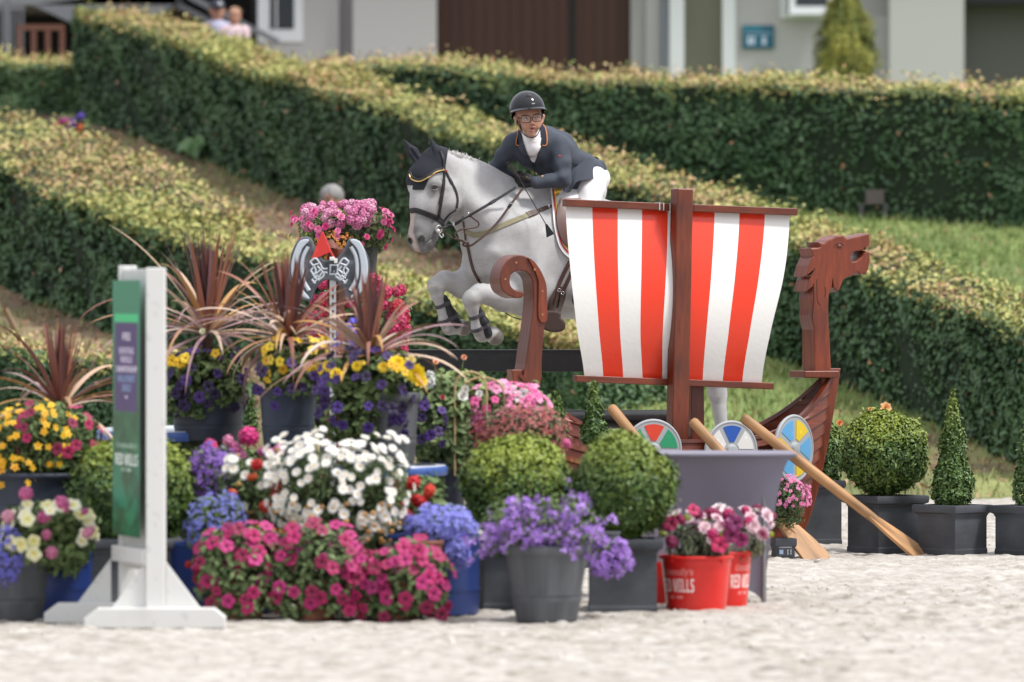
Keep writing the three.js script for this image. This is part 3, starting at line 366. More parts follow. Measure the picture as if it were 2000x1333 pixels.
{ // mast, yards, sail
  const q = new THREE.Quaternion();
  const bar = (name, a, b, w, d, m, grain = 'y') => { const L = a.distanceTo(b), g = uvBox(box(w, L, d, 0, 0, 0, Math.min(w, d) * 0.10), 'y', a.x * 3 + w); const p = part(name, g, m, ship); p.position.copy(a).add(b).multiplyScalar(0.5); p.quaternion.setFromUnitVectors(Y, b.clone().sub(a).normalize()); return p; };
  const SP = (px, py, z) => V(lx(px, z), ly(py), z);
  bar('mast', SP(1322, 866, 0.05), SP(1332, 369, 0.05), 0.114, 0.10, woods[0]);
  bar('mast_stay', SP(1361, 870, -0.14), SP(1358, 600, -0.14), 0.093, 0.08, woods[1]);
  for (const [xa, ya, xb, yb] of [[1101, 398, 1311, 405], [1352, 406, 1561, 412]]) bar('yard', SP(xa, ya, -0.035), SP(xb, yb, -0.035), 0.046, 0.06, woods[2]);
  for (const [xa, ya, xb, yb] of [[1121, 739, 1306, 747], [1336, 748, 1513, 756]]) bar('lower_yard', SP(xa, ya, -0.03), SP(xb, yb, -0.03), 0.042, 0.055, woods[0]);
  for (const [x, y] of [[1284, 403], [1292, 404], [1305, 406]]) { const s = box(0.006, 0.05, 0.07, 0, 0, 0); part('lashing', s, std([0.5, 0.48, 0.46], 0.6), ship, { pos: SP(x, y, -0.033) }); }
  // sail: bent sheet in stripes, each stripe a strip of its own
  const white = new THREE.MeshPhysicalMaterial({ color: new THREE.Color(0.78, 0.77, 0.75), roughness: 0.34, side: THREE.DoubleSide, bumpMap: tex(256, 256, (u, v) => fbm(u * 50, v * 50, 3, 50), false), bumpScale: 0.0008 }), red = white.clone(); red.color.setRGB(0.76, 0.045, 0.016); red.roughness = 0.22;
  const edges = [[1104, 1112, 1126, 1141], [1156, 1160, 1169, 1178], [1206, 1206, 1210, 1217], [1254, 1252, 1250, 1255], [1305, 1301, 1294, 1294], [1349, 1348, 1342, 1336], [1398, 1391, 1380, 1374], [1448, 1439, 1424, 1414], [1499, 1487, 1466, 1453], [1549, 1537, 1507, 1492]];
  const topY = (x) => 404 + (x - 1101) * 0.0315, botY = (x) => 738 + (x - 1121) * 0.044, vs = [0, 0.33, 0.72, 1];
  const ex = (e, v) => { for (let k = 0; k < 3; k++) if (v <= vs[k + 1]) { const t = (v - vs[k]) / (vs[k + 1] - vs[k]), p = edges[e], p0 = p[Math.max(0, k - 1)], p3 = p[Math.min(3, k + 2)]; const a = p[k], b = p[k + 1], m0 = (b - p0) / 2, m1 = (p3 - a) / 2; return (2 * t ** 3 - 3 * t * t + 1) * a + (t ** 3 - 2 * t * t + t) * m0 + (-2 * t ** 3 + 3 * t * t) * b + (t ** 3 - t * t) * m1; } return edges[e][3]; };
  for (let e = 0; e < 9; e++) {
    const pos = [], uv = [], idx = [], n = 28, m = 4;
    for (let i = 0; i <= n; i++) for (let j = 0; j <= m; j++) { const v = i / n, px = lerp(ex(e, v), ex(e + 1, v), j / m), py = lerp(topY(px), botY(px), v), z = -0.055 + 0.15 * Math.sin(Math.PI * (0.06 + 0.88 * v)) ** 1.1 * (1 - 0.25 * Math.abs((px - 1325) / 230)) - 0.028; const p = V(lx(px, z), ly(py), z); pos.push(p.x, p.y, p.z); uv.push(p.x, p.y); }
    for (let i = 0; i < n; i++) for (let j = 0; j < m; j++) { const a = i * (m + 1) + j, b = a + m + 1; idx.push(a, b, a + 1, a + 1, b, b + 1); }
    const g = new THREE.BufferGeometry(); g.setAttribute('position', new THREE.Float32BufferAttribute(pos, 3)); g.setAttribute('uv', new THREE.Float32BufferAttribute(uv, 2)); g.setIndex(idx); g.computeVertexNormals();
    part('sail_stripe', g, e % 2 ? red : white, ship, { label: e % 2 ? 'red stripe of the sail' : 'white stripe of the sail' });
  }
}
{ // shields on the hull
  const grey = std([0.33, 0.35, 0.37], 0.5), col = { g: [0.02, 0.30, 0.14], r: [0.68, 0.05, 0.02], w: [0.74, 0.74, 0.72], b: [0.015, 0.09, 0.42], l: [0.12, 0.38, 0.68], y: [0.78, 0.56, 0.02] };
  const wear = tex(256, 256, (u, v) => { const n = fbm(u * 30, v * 30, 3, 30), s = vnoise(u * 60, v * 18, 6); return n > 0.72 || s > 0.985 ? [1, 1, 1] : [0.94, 0.94, 0.94]; });
  for (const [label, px, py, z, yaw, r, seg, a0] of [['round shield of green and red wedges nearest the stern', 1272, 876, 0.305, -0.10, 0.186, 'grgrgr', -118], ['round shield of white and blue wedges in the middle of the hull', 1425, 880, 0.305, 0.06, 0.186, 'wbwbwb', -118], ['round shield of yellow and light blue wedges nearest the dragon bow', 1550, 877, 0.275, 0.50, 0.21, 'ylylyl', -150]]) {
    const t = thing('shield', label, 'shield', BO.clone(), TH, 'round shields hung along the ship hull');
    const hub = V(lx(px, z), ly(py), z); const loc = new THREE.Group(); // place the shield itself at its hub
    t.position.copy(BO).add(V(hub.x * cB + hub.z * sB, hub.y, -hub.x * sB + hub.z * cB)); t.rotation.set(0, TH + yaw, 0);
    part('board', new THREE.CylinderGeometry(r, r, 0.022, 48).rotateX(Math.PI / 2), grey, t); 
    part('rim', new THREE.TorusGeometry(r - 0.004, 0.011, 8, 56).translate(0, 0, 0.004), grey, t);
    for (let k = 0; k < 6; k++) { const s = new THREE.Shape(), a = (a0 + k * 60) * -Math.PI / 180, w0 = 0.075, w1 = 0.98; s.absarc(0, 0, r * 0.86, a + 0.10, a + 1.047 - 0.10, false); s.absarc(0, 0, r * 0.30, a + 1.047 - 0.26, a + 0.26, true); const g = new THREE.ExtrudeGeometry(s, { depth: 0.003, bevelEnabled: false, curveSegments: 14 }).translate(0, 0, 0.011); part('wedge', g, std(col[seg[k]], 0.45, { map: wear }), t); }
    part('boss', lathe([[0, 0.036], [0.030, 0.035], [0.036, 0.030], [0.038, 0.012], [0.045, 0.011]], 28).rotateX(Math.PI / 2), grey, t);
  }
}
{ // oars leaning on the hull
  const oarTex = tex(256, 256, (u, v) => { const g = fbm(u * 4, v * 40, 3, 4), s = fbm(u * 5 + 2, v * 5, 3, 5), knot = Math.hypot((u - 0.3) * 6, (v - 0.5) * 3) < 0.12 ? 0.5 : 1; const k = (0.74 + 0.3 * (g - 0.5) + 0.3 * (s - 0.5)) * knot; return [0.98 * k, 0.74 * k, 0.50 * k]; });
  const oarMat = new THREE.MeshStandardMaterial({ map: oarTex, roughness: 0.6, side: THREE.DoubleSide });
  for (const [label, ax, ay, ad, bx, by, rot] of [['wooden oar leaning over the green and red shield', 1193, 795, 33.55, 1432, 1092, 0.3], ['wooden oar leaning over the white and blue shield', 1352, 822, 33.50, 1596, 1091, 0.55], ['long wooden oar crossing the yellow and light blue shield', 1450, 815, 33.42, 1798, 1084, 1.15]]) {
    const a = W(ax, ay, ad), b = W(bx, by, gd(by) - 0.0), L = a.distanceTo(b), t = thing('oar', label, 'oar', b, 0, 'oars leaning on the ship hull');
    t.quaternion.setFromUnitVectors(Y, a.clone().sub(b).normalize());
    const r = 0.033, sh = lathe([[0.001, L], [r * 0.8, L - 0.002], [r, L - 0.02], [r * 1.02, L * 0.6], [r * 0.95, 0.42], [r * 0.7, 0.26], [0.006, 0.17]], 20); part('shaft', uvBox(sh, 'y'), oarMat, t);
    const bl = poly(smooth2([[-0.075, -0.03], [-0.085, 0.08], [-0.07, 0.2], [-0.036, 0.38], [0, 0.44], [0.036, 0.38], [0.07, 0.2], [0.085, 0.08], [0.075, -0.03]], 3), 0.014, 0.003); bl.translate(0, 0, -0.007); bl.rotateY(rot); part('blade', uvBox(bl, 'y'), oarMat, t);
  }
}
{ // black rails of the fence the horse jumps
  const black = std([0.022, 0.024, 0.027], 0.5, { roughnessMap: tex(256, 256, (u, v) => 0.45 + 0.4 * fbm(u * 30, v * 30, 3, 30), false), map: tex(256, 256, (u, v) => { const n = vnoise(u * 90, v * 90, 90), m = fbm(u * 12, v * 12, 3, 12); return n > 0.9 && m > 0.5 ? [2.2, 2.2, 2.2].map((x) => x / 2.2) : [0.75, 0.75, 0.75]; }) });
  const D = 35.0, k = D / FPX;
  const p = thing('jump_plank', 'flat black wooden plank below the grey horse front hooves', 'plank', V(0, 0, -D)); 
  wpart('board', uvBox(box((1200 - 655) * k, 42 * k, 0.035, ((1200 + 655) / 2 - 1000) * k, CAMY + (HZ - 705.5) * k, -D, 0.005), 'x'), black, p); wpart('top_edge', uvBox(box((1200 - 655) * k, 0.007, 0.045, ((1200 + 655) / 2 - 1000) * k, CAMY + (HZ - 684) * k, -D, 0.002), 'x'), std([0.06, 0.065, 0.07], 0.5), p);
  const r = thing('jump_rail', 'round black rail behind the ship mast, lower than the plank', 'rail', V(0, 0, -D));
  wpart('pole', uvBox(new THREE.CylinderGeometry(0.062, 0.062, (1330 - 1100) * k, 28).rotateZ(Math.PI / 2).translate((1212 - 1000) * k, CAMY + (HZ - 819) * k, -D + 0.1), 'x'), black, r); wpart('rail_cup', new THREE.CylinderGeometry(0.07, 0.07, 0.02, 20).scale(1, 1, 0.6).rotateZ(Math.PI / 2).rotateY(0.9).translate((1341 - 1000) * k, CAMY + (HZ - 818) * k, -D + 0.12), std([0.25, 0.27, 0.3], 0.5), r);
}
{ // axe shaped post top
  const D = 31.6, k = D / FPX, c = W(645, 525, D), q = (x, y) => [(x - 645) * k, (525 - y) * k];
  const t = thing('axe_post', 'wooden post topped by a grey double axe head with knotwork', 'jump post', W(640, gd(0) ? 525 : 0, D).setY(0)); t.rotation.y = 0; const cy = c.y;
  t.position.x = c.x;
  const post = uvBox(box(0.078, cy + 0.12, 0.078, -0.008, (cy + 0.12) / 2, -0.075, 0.006), 'y', 0.7); post.rotateY(-0.5); part('post', post, woods[3], t); part('post_tip', new THREE.CylinderGeometry(0.012, 0.054, 0.05, 4).rotateY(Math.PI / 4 - 0.5).translate(0, cy + 0.147, -0.07), woods[3], t);
  const steel = std([0.36, 0.39, 0.43], 0.42, { metalness: 0.25, map: tex(256, 256, (u, v) => { const a = fbm(u * 6, v * 10, 4, 2), b = fbm(u * 40, v * 40, 2, 40); const x = 0.62 + 0.7 * (a - 0.5) + 0.2 * (b - 0.5); return [x, x, x * 1.02]; }) }), light = std([0.55, 0.60, 0.66], 0.40, { metalness: 0.25 }), knot = std([0.55, 0.59, 0.64], 0.4, { metalness: 0.2 });
  const out = [[604, 468], [588, 470], [575, 490], [569, 520], [572, 550], [583, 573], [604, 585], [608, 578], [614, 562], [624, 550], [634, 544], [645, 543], [656, 545], [668, 556], [676, 572], [681, 586], [694, 582], [708, 562], [716, 535], [717, 510], [709, 490], [699, 477], [686, 469], [680, 478], [673, 494], [660, 507], [645, 512], [632, 511], [621, 503], [612, 488]];
  const head = poly(smooth2(out, 3).map(([x, y]) => q(x, y)).reverse(), 0.05, 0.012).translate(0, cy, -0.025); part('axe_head', uvBox(head, 'x'), steel, t);
  for (const s of [-1, 1]) { // pale cutting edges and the band inside them
    const mir = (x) => s < 0 ? x : 1288 - x; const e = poly(smooth2([[602, 470], [587, 473], [577, 492], [571, 520], [574, 549], [585, 571], [603, 583], [590, 567], [583, 548], [581, 520], [586, 492], [593, 480]], 3).map(([x, y]) => q(mir(x), y)), 0.012, 0.006).translate(0, cy, 0.034); part('blade_edge', e, light, t);
    const bnd = tube([[602, 482], [593, 500], [590, 522], [593, 548], [604, 568]].map(([x, y]) => V(q(mir(x), y)[0], cy + q(0, y)[1], 0.037)), 0.012, 20, 8); part('blade_band', bnd, light, t);
    const K = [[[606, 512], [617, 528], [612, 540]], [[606, 512], [616, 505], [625, 515], [631, 525], [640, 525]], [[612, 519], [623, 515]], [[620, 520], [633, 537], [622, 548]], [[640, 533], [630, 533], [621, 545], [612, 553]], [[607, 529], [618, 545]], [[607, 529], [612, 523]], [[616, 536], [627, 527]], [[609, 546], [616, 554]], [[613, 544], [622, 538]]];
    K.forEach((l, i) => part('knotwork', tube(l.map(([x, y]) => V(q(mir(x), y)[0], cy + q(0, y)[1], 0.0375 + 0.0004 * (i % 3))), 0.0062, l.length * 5, 6), knot, t));
  }
  part('centre_plate', box(15 * k * 1.06, 21 * k, 0.01, q(652, 0)[0], cy + q(0, 527)[1], 0.041, 0.002), knot, t);
  { const pts = []; for (let i = 0; i < 60; i++) { const a = i * 0.55; pts.push(V(q(652, 0)[0] + 0.013 * Math.cos(a * 1.0) * (1 - 0.4 * Math.sin(a * 0.37)), cy + q(0, 527)[1] + 0.022 * Math.sin(a * 1.7), 0.0465)); } part('plate_carving', tube(pts, 0.0018, 240, 4), std([0.05, 0.055, 0.06], 0.6), t); }
  // keyhole track of galvanised metal
  { const s = new THREE.Shape([[-0.019, 0], [0.019, 0], [0.019, cy - 0.065], [-0.019, cy - 0.065]].map(([x, y]) => new THREE.Vector2(x, y))); for (let i = 0; i < 12; i++) { const y = cy - 0.065 - 0.05 - i * 0.0455; if (y < 0.1) break; const h = new THREE.Path(); h.absarc(0, y, 0.0075, -0.6, Math.PI + 0.6, false); h.lineTo(-0.0035, y - 0.02); h.lineTo(0.0035, y - 0.02); s.holes.push(h); } part('keyhole_track', new THREE.ExtrudeGeometry(s, { depth: 0.004, bevelEnabled: false }).translate(q(652, 0)[0] - 0.006, 0, 0.010), std([0.55, 0.57, 0.58], 0.45, { metalness: 0.5 }), t); }
  const f = thing('red_flag', 'small red triangular flag fixed on top of the axe post', 'flag', t.position.clone().setY(cy));
  const fg = poly([[629.5, 453], [646, 492], [608, 508]].map(([x, y]) => q(x, y)), 0.006, 0.003).translate(0, 0, 0.03); part('flag', uvBox(fg, 'y'), std([0.70, 0.055, 0.045], 0.5, { map: tex(128, 128, (u, v) => { const n = fbm(u * 14, v * 8, 4, 4); return n > 0.63 ? [1, 1.0, 1.0] : [0.95, 0.82, 0.82]; }) }), f);
  part('flag_stick', tube([[629.5, 453], [646, 492], [655, 508]].map(([x, y]) => V(...q(x, y), 0.033)), 0.006, 8, 8), std([0.55, 0.04, 0.03], 0.5), f);
  part('clip', merge([box(0.03, 0.022, 0.03, q(649, 0)[0], q(0, 506)[1], 0.045, 0.005), box(0.02, 0.028, 0.02, q(656, 0)[0], q(0, 510)[1], 0.05, 0.004)]), std([0.72, 0.72, 0.70], 0.5), f);
}
{ // white wing stand with a banner
  const d1 = 25.55, d0 = 26.0, k = d1 / FPX, A = W(304, 1225, d1), B = W(244, 1212, d0); A.y = B.y = 0;
  const paintTex = tex(256, 256, (u, v) => { const n = fbm(u * 5, v * 3, 4, 3), s = fbm(u * 26, v * 26, 3, 26); let x = 0.93 - 0.10 * Math.max(0, n - 0.5) * 2 - (s > 0.76 ? 0.05 : 0); return [x, x, x * 0.985]; });
  const wp = std([0.78, 0.78, 0.78], 0.55, { map: paintTex });
  const t = thing('wing_stand', 'white wooden jump stand with a narrow green banner', 'jump stand', A.clone());
  const rel = B.clone().sub(A), L = rel.length(), yaw = Math.atan2(-rel.z, rel.x), H = 1.71, hB = 1.70;
  part('post', uvBox(box(0.092, H - 0.06, 0.09, 0, (H - 0.06) / 2 + 0.06, 0, 0.006), 'y'), wp, t);
  part('post', uvBox(box(0.085, 1.725 - 0.06, 0.09, rel.x + 0.012, (1.725 - 0.06) / 2 + 0.06, rel.z, 0.006), 'y', 1), wp, t);
  part('side_panel', uvBox(box(L, 1.44, 0.03, 0, 0, 0, 0.004).rotateY(yaw).translate(rel.x / 2 - 0.008, 1.0 - 0.015, rel.z / 2), 'y', 2), wp, t);
  part('cross_board', uvBox(box(L + 0.02, 0.075, 0.05, 0, 0, 0, 0.004).rotateY(yaw).translate(rel.x / 2 - 0.04, 0.335, rel.z / 2 + 0.02), 'y', 2), wp, t);
  part('middle_slat', uvBox(box(0.075, 0.5, 0.03, rel.x * 0.9 - 0.0, 0.33, rel.z * 0.9, 0.004), 'y', 3), wp, t);
  for (const [c, w, x0] of [[V(0, 0, 0), 0.66, 0.0], [V(rel.x - 0.02, 0, rel.z), 0.62, -0.05]]) {
    const f = poly([[-w / 2, 0.0], [w / 2, 0], [w / 2, 0.045], [w / 2 - 0.05, 0.085], [-w / 2 + 0.06, 0.085], [-w / 2, 0.04]], 0.085, 0.005).translate(x0, 0.005, 0.05 - 0.0425 - 0.0005); part('foot', uvBox(f, 'x', w), wp, t, { pos: c });
    for (const s of [-1, 1]) { const b = poly([[0, 0.085], [0.16, 0.085], [0.0, 0.30]], 0.03, 0.003); if (s < 0) mirror(b); b.translate(s * 0.05, 0.005, -0.015); part('brace', uvBox(b, 'y', 4), wp, t, { pos: c }); }
  }
  // banner: green print with purple panel
  const c = document.createElement('canvas'); c.width = 256; c.height = 2048; const x = c.getContext('2d');
  const gr = x.createLinearGradient(0, 0, 0, 2048); gr.addColorStop(0, '#2f8466'); gr.addColorStop(0.2, '#2b7d5f'); gr.addColorStop(0.6, '#0d5b3c'); gr.addColorStop(0.85, '#128062'); gr.addColorStop(1, '#0e5f3d'); x.fillStyle = gr; x.fillRect(0, 0, 256, 2048);
  rnd = rngOf(51); for (let i = 0; i < 26; i++) { x.fillStyle = ['rgba(6,60,34,.35)', 'rgba(38,140,92,.28)', 'rgba(4,48,28,.35)'][i % 3]; x.beginPath(); x.ellipse(rr(0, 256), rr(1080, 2030), rr(16, 60), rr(60, 240), rr(-0.6, 0.6), 0, 7); x.fill(); }
  x.fillStyle = '#36c27f'; x.fillRect(18, 268, 220, 66); x.fillStyle = '#41306b'; x.fillRect(24, 340, 206, 710);
  x.textAlign = 'center'; const put = (s, y, h, w, f) => { x.fillStyle = f; x.font = 'bold ' + h + 'px sans-serif'; x.fillText(s, 128, y, w); };
  put('FEI', 480, 84, 74, '#eee9f6'); put('EVENTING', 590, 74, 140, '#d9d2e8'); put('WORLD', 660, 74, 110, '#d9d2e8'); put('CHAMPIONSHIP', 735, 68, 196, '#e6e0f0'); put('MILLSTREET', 812, 70, 160, '#7fa6cf'); put('2022', 886, 70, 84, '#7fa6cf'); put('•', 960, 70, 60, '#e6e0f0');
  x.fillStyle = '#cfe3d8'; x.font = 'italic 54px serif'; x.fillText("Connolly's", 128, 1340, 190); put('RED MILLS', 1480, 128, 212, '#f0f4f0'); put('EST. 1908', 1530, 36, 90, '#cfe3d8');
  const ct = new THREE.CanvasTexture(c); ct.colorSpace = THREE.SRGBColorSpace;
  const pa = W(285, 548, d1 - 0.05), pb = W(231, 548, d0 - 0.06), bh = (1046 - 548) * (25.8 / FPX), ban = new THREE.BufferGeometry();
  const nn = V(pb.z - pa.z, 0, -(pb.x - pa.x)).normalize(); if (nn.x > 0) nn.negate();
  pa.addScaledVector(nn, 0.03); pb.addScaledVector(nn, 0.03); const wv = (p, y) => [p.x - A.x, p.y - y, p.z - A.z]; const NB = 10, P = [], U = [], I = []; for (let i = 0; i <= NB; i++) { const y = bh * i / NB; P.push(...wv(pb, y), ...wv(pa, y)); U.push(0, 1 - i / NB, 1, 1 - i / NB); if (i) { const b = i * 2; I.push(b - 2, b, b - 1, b - 1, b, b + 1); } }
  ban.setAttribute('position', new THREE.Float32BufferAttribute(P, 3)); ban.setAttribute('uv', new THREE.Float32BufferAttribute(U, 2)); ban.setIndex(I); ban.computeVertexNormals();
  part('banner', ban, new THREE.MeshStandardMaterial({ map: ct, roughness: 0.4, side: THREE.DoubleSide }), t);
}
{ // table under a stretch cover
  const d = 28.3, k = d / FPX, t = thing('table', 'table under a stretched lilac grey cloth cover', 'table', W(1400, 1182, 27.6).setY(0));
  const cm = new THREE.MeshPhysicalMaterial({ color: new THREE.Color(0.205, 0.195, 0.25), roughness: 0.7, sheen: 0.5, sheenRoughness: 0.5, sheenColor: new THREE.Color(0.5, 0.48, 0.55), side: THREE.DoubleSide, bumpMap: tex(256, 256, (u, v) => 0.5 * fbm(u * 4, v * 3, 3, 3) + 0.05 * vnoise(u * 128, v * 128, 128), false), bumpScale: 0.01 });
  const H = CAMY + (HZ - 887) * (27.9 / FPX), xr = 0.0; const topR = W(1556, 887, 27.75).x - t.position.x, topL = W(1244, 887, 27.75).x - t.position.x, zf = -27.75 - t.position.z, dep = 0.66;
  const legR = W(1496, 1180, 27.6).x - t.position.x, legL = W(1246, 1180, 27.6).x - t.position.x;
  const side = (a, b, la, lb, arch) => { // cover panel from top edge a-b to feet la-lb, arched hem
    const n = 28, m = 22, pos = [], uv = [], idx = []; const cen = V((topL + topR) / 2, 0, zf - dep / 2);
    for (let i = 0; i <= m; i++) for (let j = 0; j <= n; j++) {
      const u = j / n, v = i / m, hem = arch * Math.pow(Math.sin(Math.PI * u), 0.55), y = lerp(H, hem, v), pull = Math.pow(v, 0.42);
      const e = a.clone().lerp(b, u), f = la.clone().lerp(lb, u), p = e.lerp(f, pull * (y < H ? 1 : 0)); const inw = 0.07 * Math.sin(Math.PI * u) * Math.sin(Math.PI * Math.min(1, v * 0.9)), w = 0.006 * Math.sin(u * 17 + v * 3) * v + 0.012 * Math.exp(-(((u - 0.5 - 0.42 * (v - 0.2)) / 0.05) ** 2)) * v * 0.6; const dir = V(cen.x - p.x, 0, cen.z - p.z).normalize();
      p.addScaledVector(dir, inw + w); pos.push(p.x, y, p.z); uv.push(u * 0.9, v * 0.7);
    }
    for (let i = 0; i < m; i++) for (let j = 0; j < n; j++) { const q = i * (n + 1) + j; idx.push(q, q + n + 1, q + 1, q + 1, q + n + 1, q + n + 2); }
    const g = new THREE.BufferGeometry(); g.setAttribute('position', new THREE.Float32BufferAttribute(pos, 3)); g.setAttribute('uv', new THREE.Float32BufferAttribute(uv, 2)); g.setIndex(idx); g.computeVertexNormals(); return g; };
  const T = [V(topL, H, zf), V(topR, H, zf), V(topR + 0.01, H, zf - dep), V(topL + 0.01, H, zf - dep)], F = [V(legL, 0, zf - 0.06), V(legR, 0, zf - 0.06), V(legR, 0, zf - dep + 0.08), V(legL, 0, zf - dep + 0.08)];
  part('front_cover', side(T[0], T[1], F[0], F[1], 0.11), cm, t); part('back_cover', side(T[2], T[3], F[2], F[3], 0.30), cm, t); part('side_cover', side(T[1], T[2], F[1], F[2], 0.26), cm, t); part('side_cover', side(T[3], T[0], F[3], F[0], 0.26), cm, t);
  part('table_top', box(topR - topL, 0.02, dep, (topL + topR) / 2 + 0.005, H - 0.004, zf - dep / 2, 0.008), cm, t);
  for (const f of F) part('leg', new THREE.CylinderGeometry(0.014, 0.014, H - 0.02, 10).translate(f.x, H / 2 - 0.01, f.z * 0.97 - 0.005), std([0.3, 0.3, 0.31], 0.4, { metalness: 0.8 }), t);
}
// ---------- pots, drums, plants and flowers ----------
const speck = tex(256, 256, (u, v) => { const n = vnoise(u * 120, v * 120, 120), a = fbm(u * 8, v * 8, 4, 8), st = fbm(u * 26, v * 5, 3, 1); const k = 0.66 + 0.42 * a + (n > 0.93 ? 0.5 : 0) * (a > 0.45 ? 1 : 0) + 0.12 * (st - 0.5); return [k, k, k]; });
const potGrey = std([0.15, 0.16, 0.175], 0.7, { map: speck }), potDark = std([0.075, 0.083, 0.098], 0.7, { map: speck }), potNavy = std([0.045, 0.06, 0.095], 0.55, { map: speck }), terra = std([0.42, 0.17, 0.10], 0.85, { map: speck }), soil = std([0.03, 0.022, 0.016], 1);
const drumBlue = std([0.016, 0.038, 0.165], 0.38, { map: tex(128, 128, (u, v) => { const k = 0.86 + 0.2 * fbm(u * 10, v * 6, 3, 2); return [k, k, k]; }) });
const at3 = (px, py, d) => W(px, py, d);
function roundPot(t, rTop, rBot, h, m, bands = 1) {
  const rim = 0.045 * Math.min(1.4, h / 0.35), p = [[0.001, 0], [rBot * 0.96, 0], [rBot, 0.012]];
  const rAt = (y) => lerp(rBot, rTop * 0.92, y / (h - rim));
  if (bands) for (const y of [0.30, 0.38]) p.push([rAt(h * y) - 0.0, h * y - 0.012], [rAt(h * y) + 0.006, h * y], [rAt(h * y) + 0.0, h * y + 0.012]);
  p.push([rTop * 0.92, h - rim], [rTop * 0.99, h - rim + 0.006], [rTop, h - rim * 0.5], [rTop, h - 0.006], [rTop * 0.98, h], [rTop * 0.9, h], [rTop * 0.88, h - 0.03]);
  const g = lathe(p, 44); const uv = g.attributes.uv; for (let i = 0; i < uv.count; i++) uv.setXY(i, uv.getX(i) * rTop * 6.28, uv.getY(i) * h);
  part('pot', g, m, t); part('soil', new THREE.CircleGeometry(rTop * 0.89, 24).rotateX(-Math.PI / 2).translate(0, h - 0.025, 0), soil, t);
}
function squarePot(t, w, h, m, turn = 0) {
  const r = w / Math.SQRT2, k = 0.84, ring = [[0.001, 0], [r * (k + 0.02), 0], [r * (k + 0.02), 0.03], [r * k, 0.04], [r * k, h - 0.075], [r * (k + 0.05), h - 0.055], [r * 0.985, h - 0.045], [r, h - 0.03], [r, h - 0.015], [r * 0.985, h - 0.002], [r * 0.96, h], [r * 0.8, h], [r * 0.78, h - 0.04]];
  const g = new THREE.LatheGeometry(ring.map((p) => new THREE.Vector2(...p)), 4).toNonIndexed(); g.computeVertexNormals(); g.rotateY(Math.PI / 4 + turn);
  part('planter', uvBox(g, 'y', w * 7), m, t); part('soil', box(w * 0.7, 0.01, w * 0.7, 0, h - 0.04, 0).rotateY(turn), soil, t);
}
const sph = (v) => { const c = rr(-1, 1), a = rr(0, 6.283), s = Math.sqrt(1 - c * c); return v.set(s * Math.cos(a), c, s * Math.sin(a)); };
function boxwood(t, cy, rx, ry, seed, o = {}) { // clipped ball (o.cone: pointed); centre height cy above the thing's base
  rnd = rngOf(seed); const N = o.n ?? 9000, ls = [], cs = [], v = V(0, 0, 0), leaf = o.leaf ?? 0.024;
  const rad = (y) => o.cone ? rx * Math.pow(1 - (y + 1) / 2, 0.8) * (1 + 0.1 * Math.sin(y * 9)) * (y < -0.86 ? lerp(0.6, 1, (y + 1) / 0.14) : 1) : 0;
  for (let i = 0; i < N; i++) {
    sph(v); const depth = Math.pow(rnd(), 1.8) * 0.16; let n, p;
    if (o.cone) { const y = 1 - 2 * Math.pow(rnd(), 0.62), a = rr(0, 6.283), b = fbm(a * 3 + seed, y * 5, 3), r = rad(y) * (0.98 - depth * 2 + 0.6 * (b - 0.4)) + (rnd() < 0.1 ? rr(0, 0.02) : 0); n = V(Math.cos(a), 0.35, Math.sin(a)); p = V(Math.cos(a) * r, cy + y * ry, Math.sin(a) * r); v.y = y; }
    else { const b = fbm(v.x * 3.2 + seed, v.y * 3.2 + v.z * 2.7, 3), r = 0.95 - depth + 0.34 * (b - 0.5) + (rnd() < 0.08 ? rr(0, 0.12) : 0); n = v.clone(); p = V(v.x * rx * r, cy + v.y * ry * r, v.z * rx * r); }
    ls.push(facing(p, n.clone().add(V(rr(-0.9, 0.9), rr(-0.3, 1), rr(-0.9, 0.9))), V(leaf, leaf * rr(0.9, 1.5), leaf).multiplyScalar(rr(0.75, 1.25)), rr(0, 6.3)));
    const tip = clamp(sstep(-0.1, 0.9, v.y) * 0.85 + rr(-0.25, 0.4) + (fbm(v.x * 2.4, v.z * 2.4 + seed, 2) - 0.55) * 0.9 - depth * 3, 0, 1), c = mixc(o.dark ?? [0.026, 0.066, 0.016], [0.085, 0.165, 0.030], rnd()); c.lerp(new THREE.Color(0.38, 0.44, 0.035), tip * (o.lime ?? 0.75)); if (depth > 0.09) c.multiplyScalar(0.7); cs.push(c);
  }
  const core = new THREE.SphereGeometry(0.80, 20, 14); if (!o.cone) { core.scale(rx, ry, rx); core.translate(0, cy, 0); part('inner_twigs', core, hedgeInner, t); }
  else part('stem', new THREE.CylinderGeometry(0.008, 0.014, ry * 1.7, 8).translate(0, cy - ry * 0.15, 0), std([0.10, 0.07, 0.045], 0.9), t);
  const br = []; for (let i = 0; i < (o.cone ? 10 : 16); i++) { const a = rr(0, 6.283), r = (o.cone ? rx * 0.6 : rx * 0.72) * rr(0.6, 1); br.push(tube([V(Math.cos(a) * 0.04, cy - ry * 1.0, Math.sin(a) * 0.04), V(Math.cos(a) * r * 0.45, cy - ry * 0.84, Math.sin(a) * r * 0.45), V(Math.cos(a) * r, cy - ry * 0.45, Math.sin(a) * r)], 0.005, 8, 5)); }
  part('branches', merge(br), std([0.13, 0.09, 0.055], 0.9), t);
  inst('foliage', SMALL, leafMat, ls, t, cs);
}
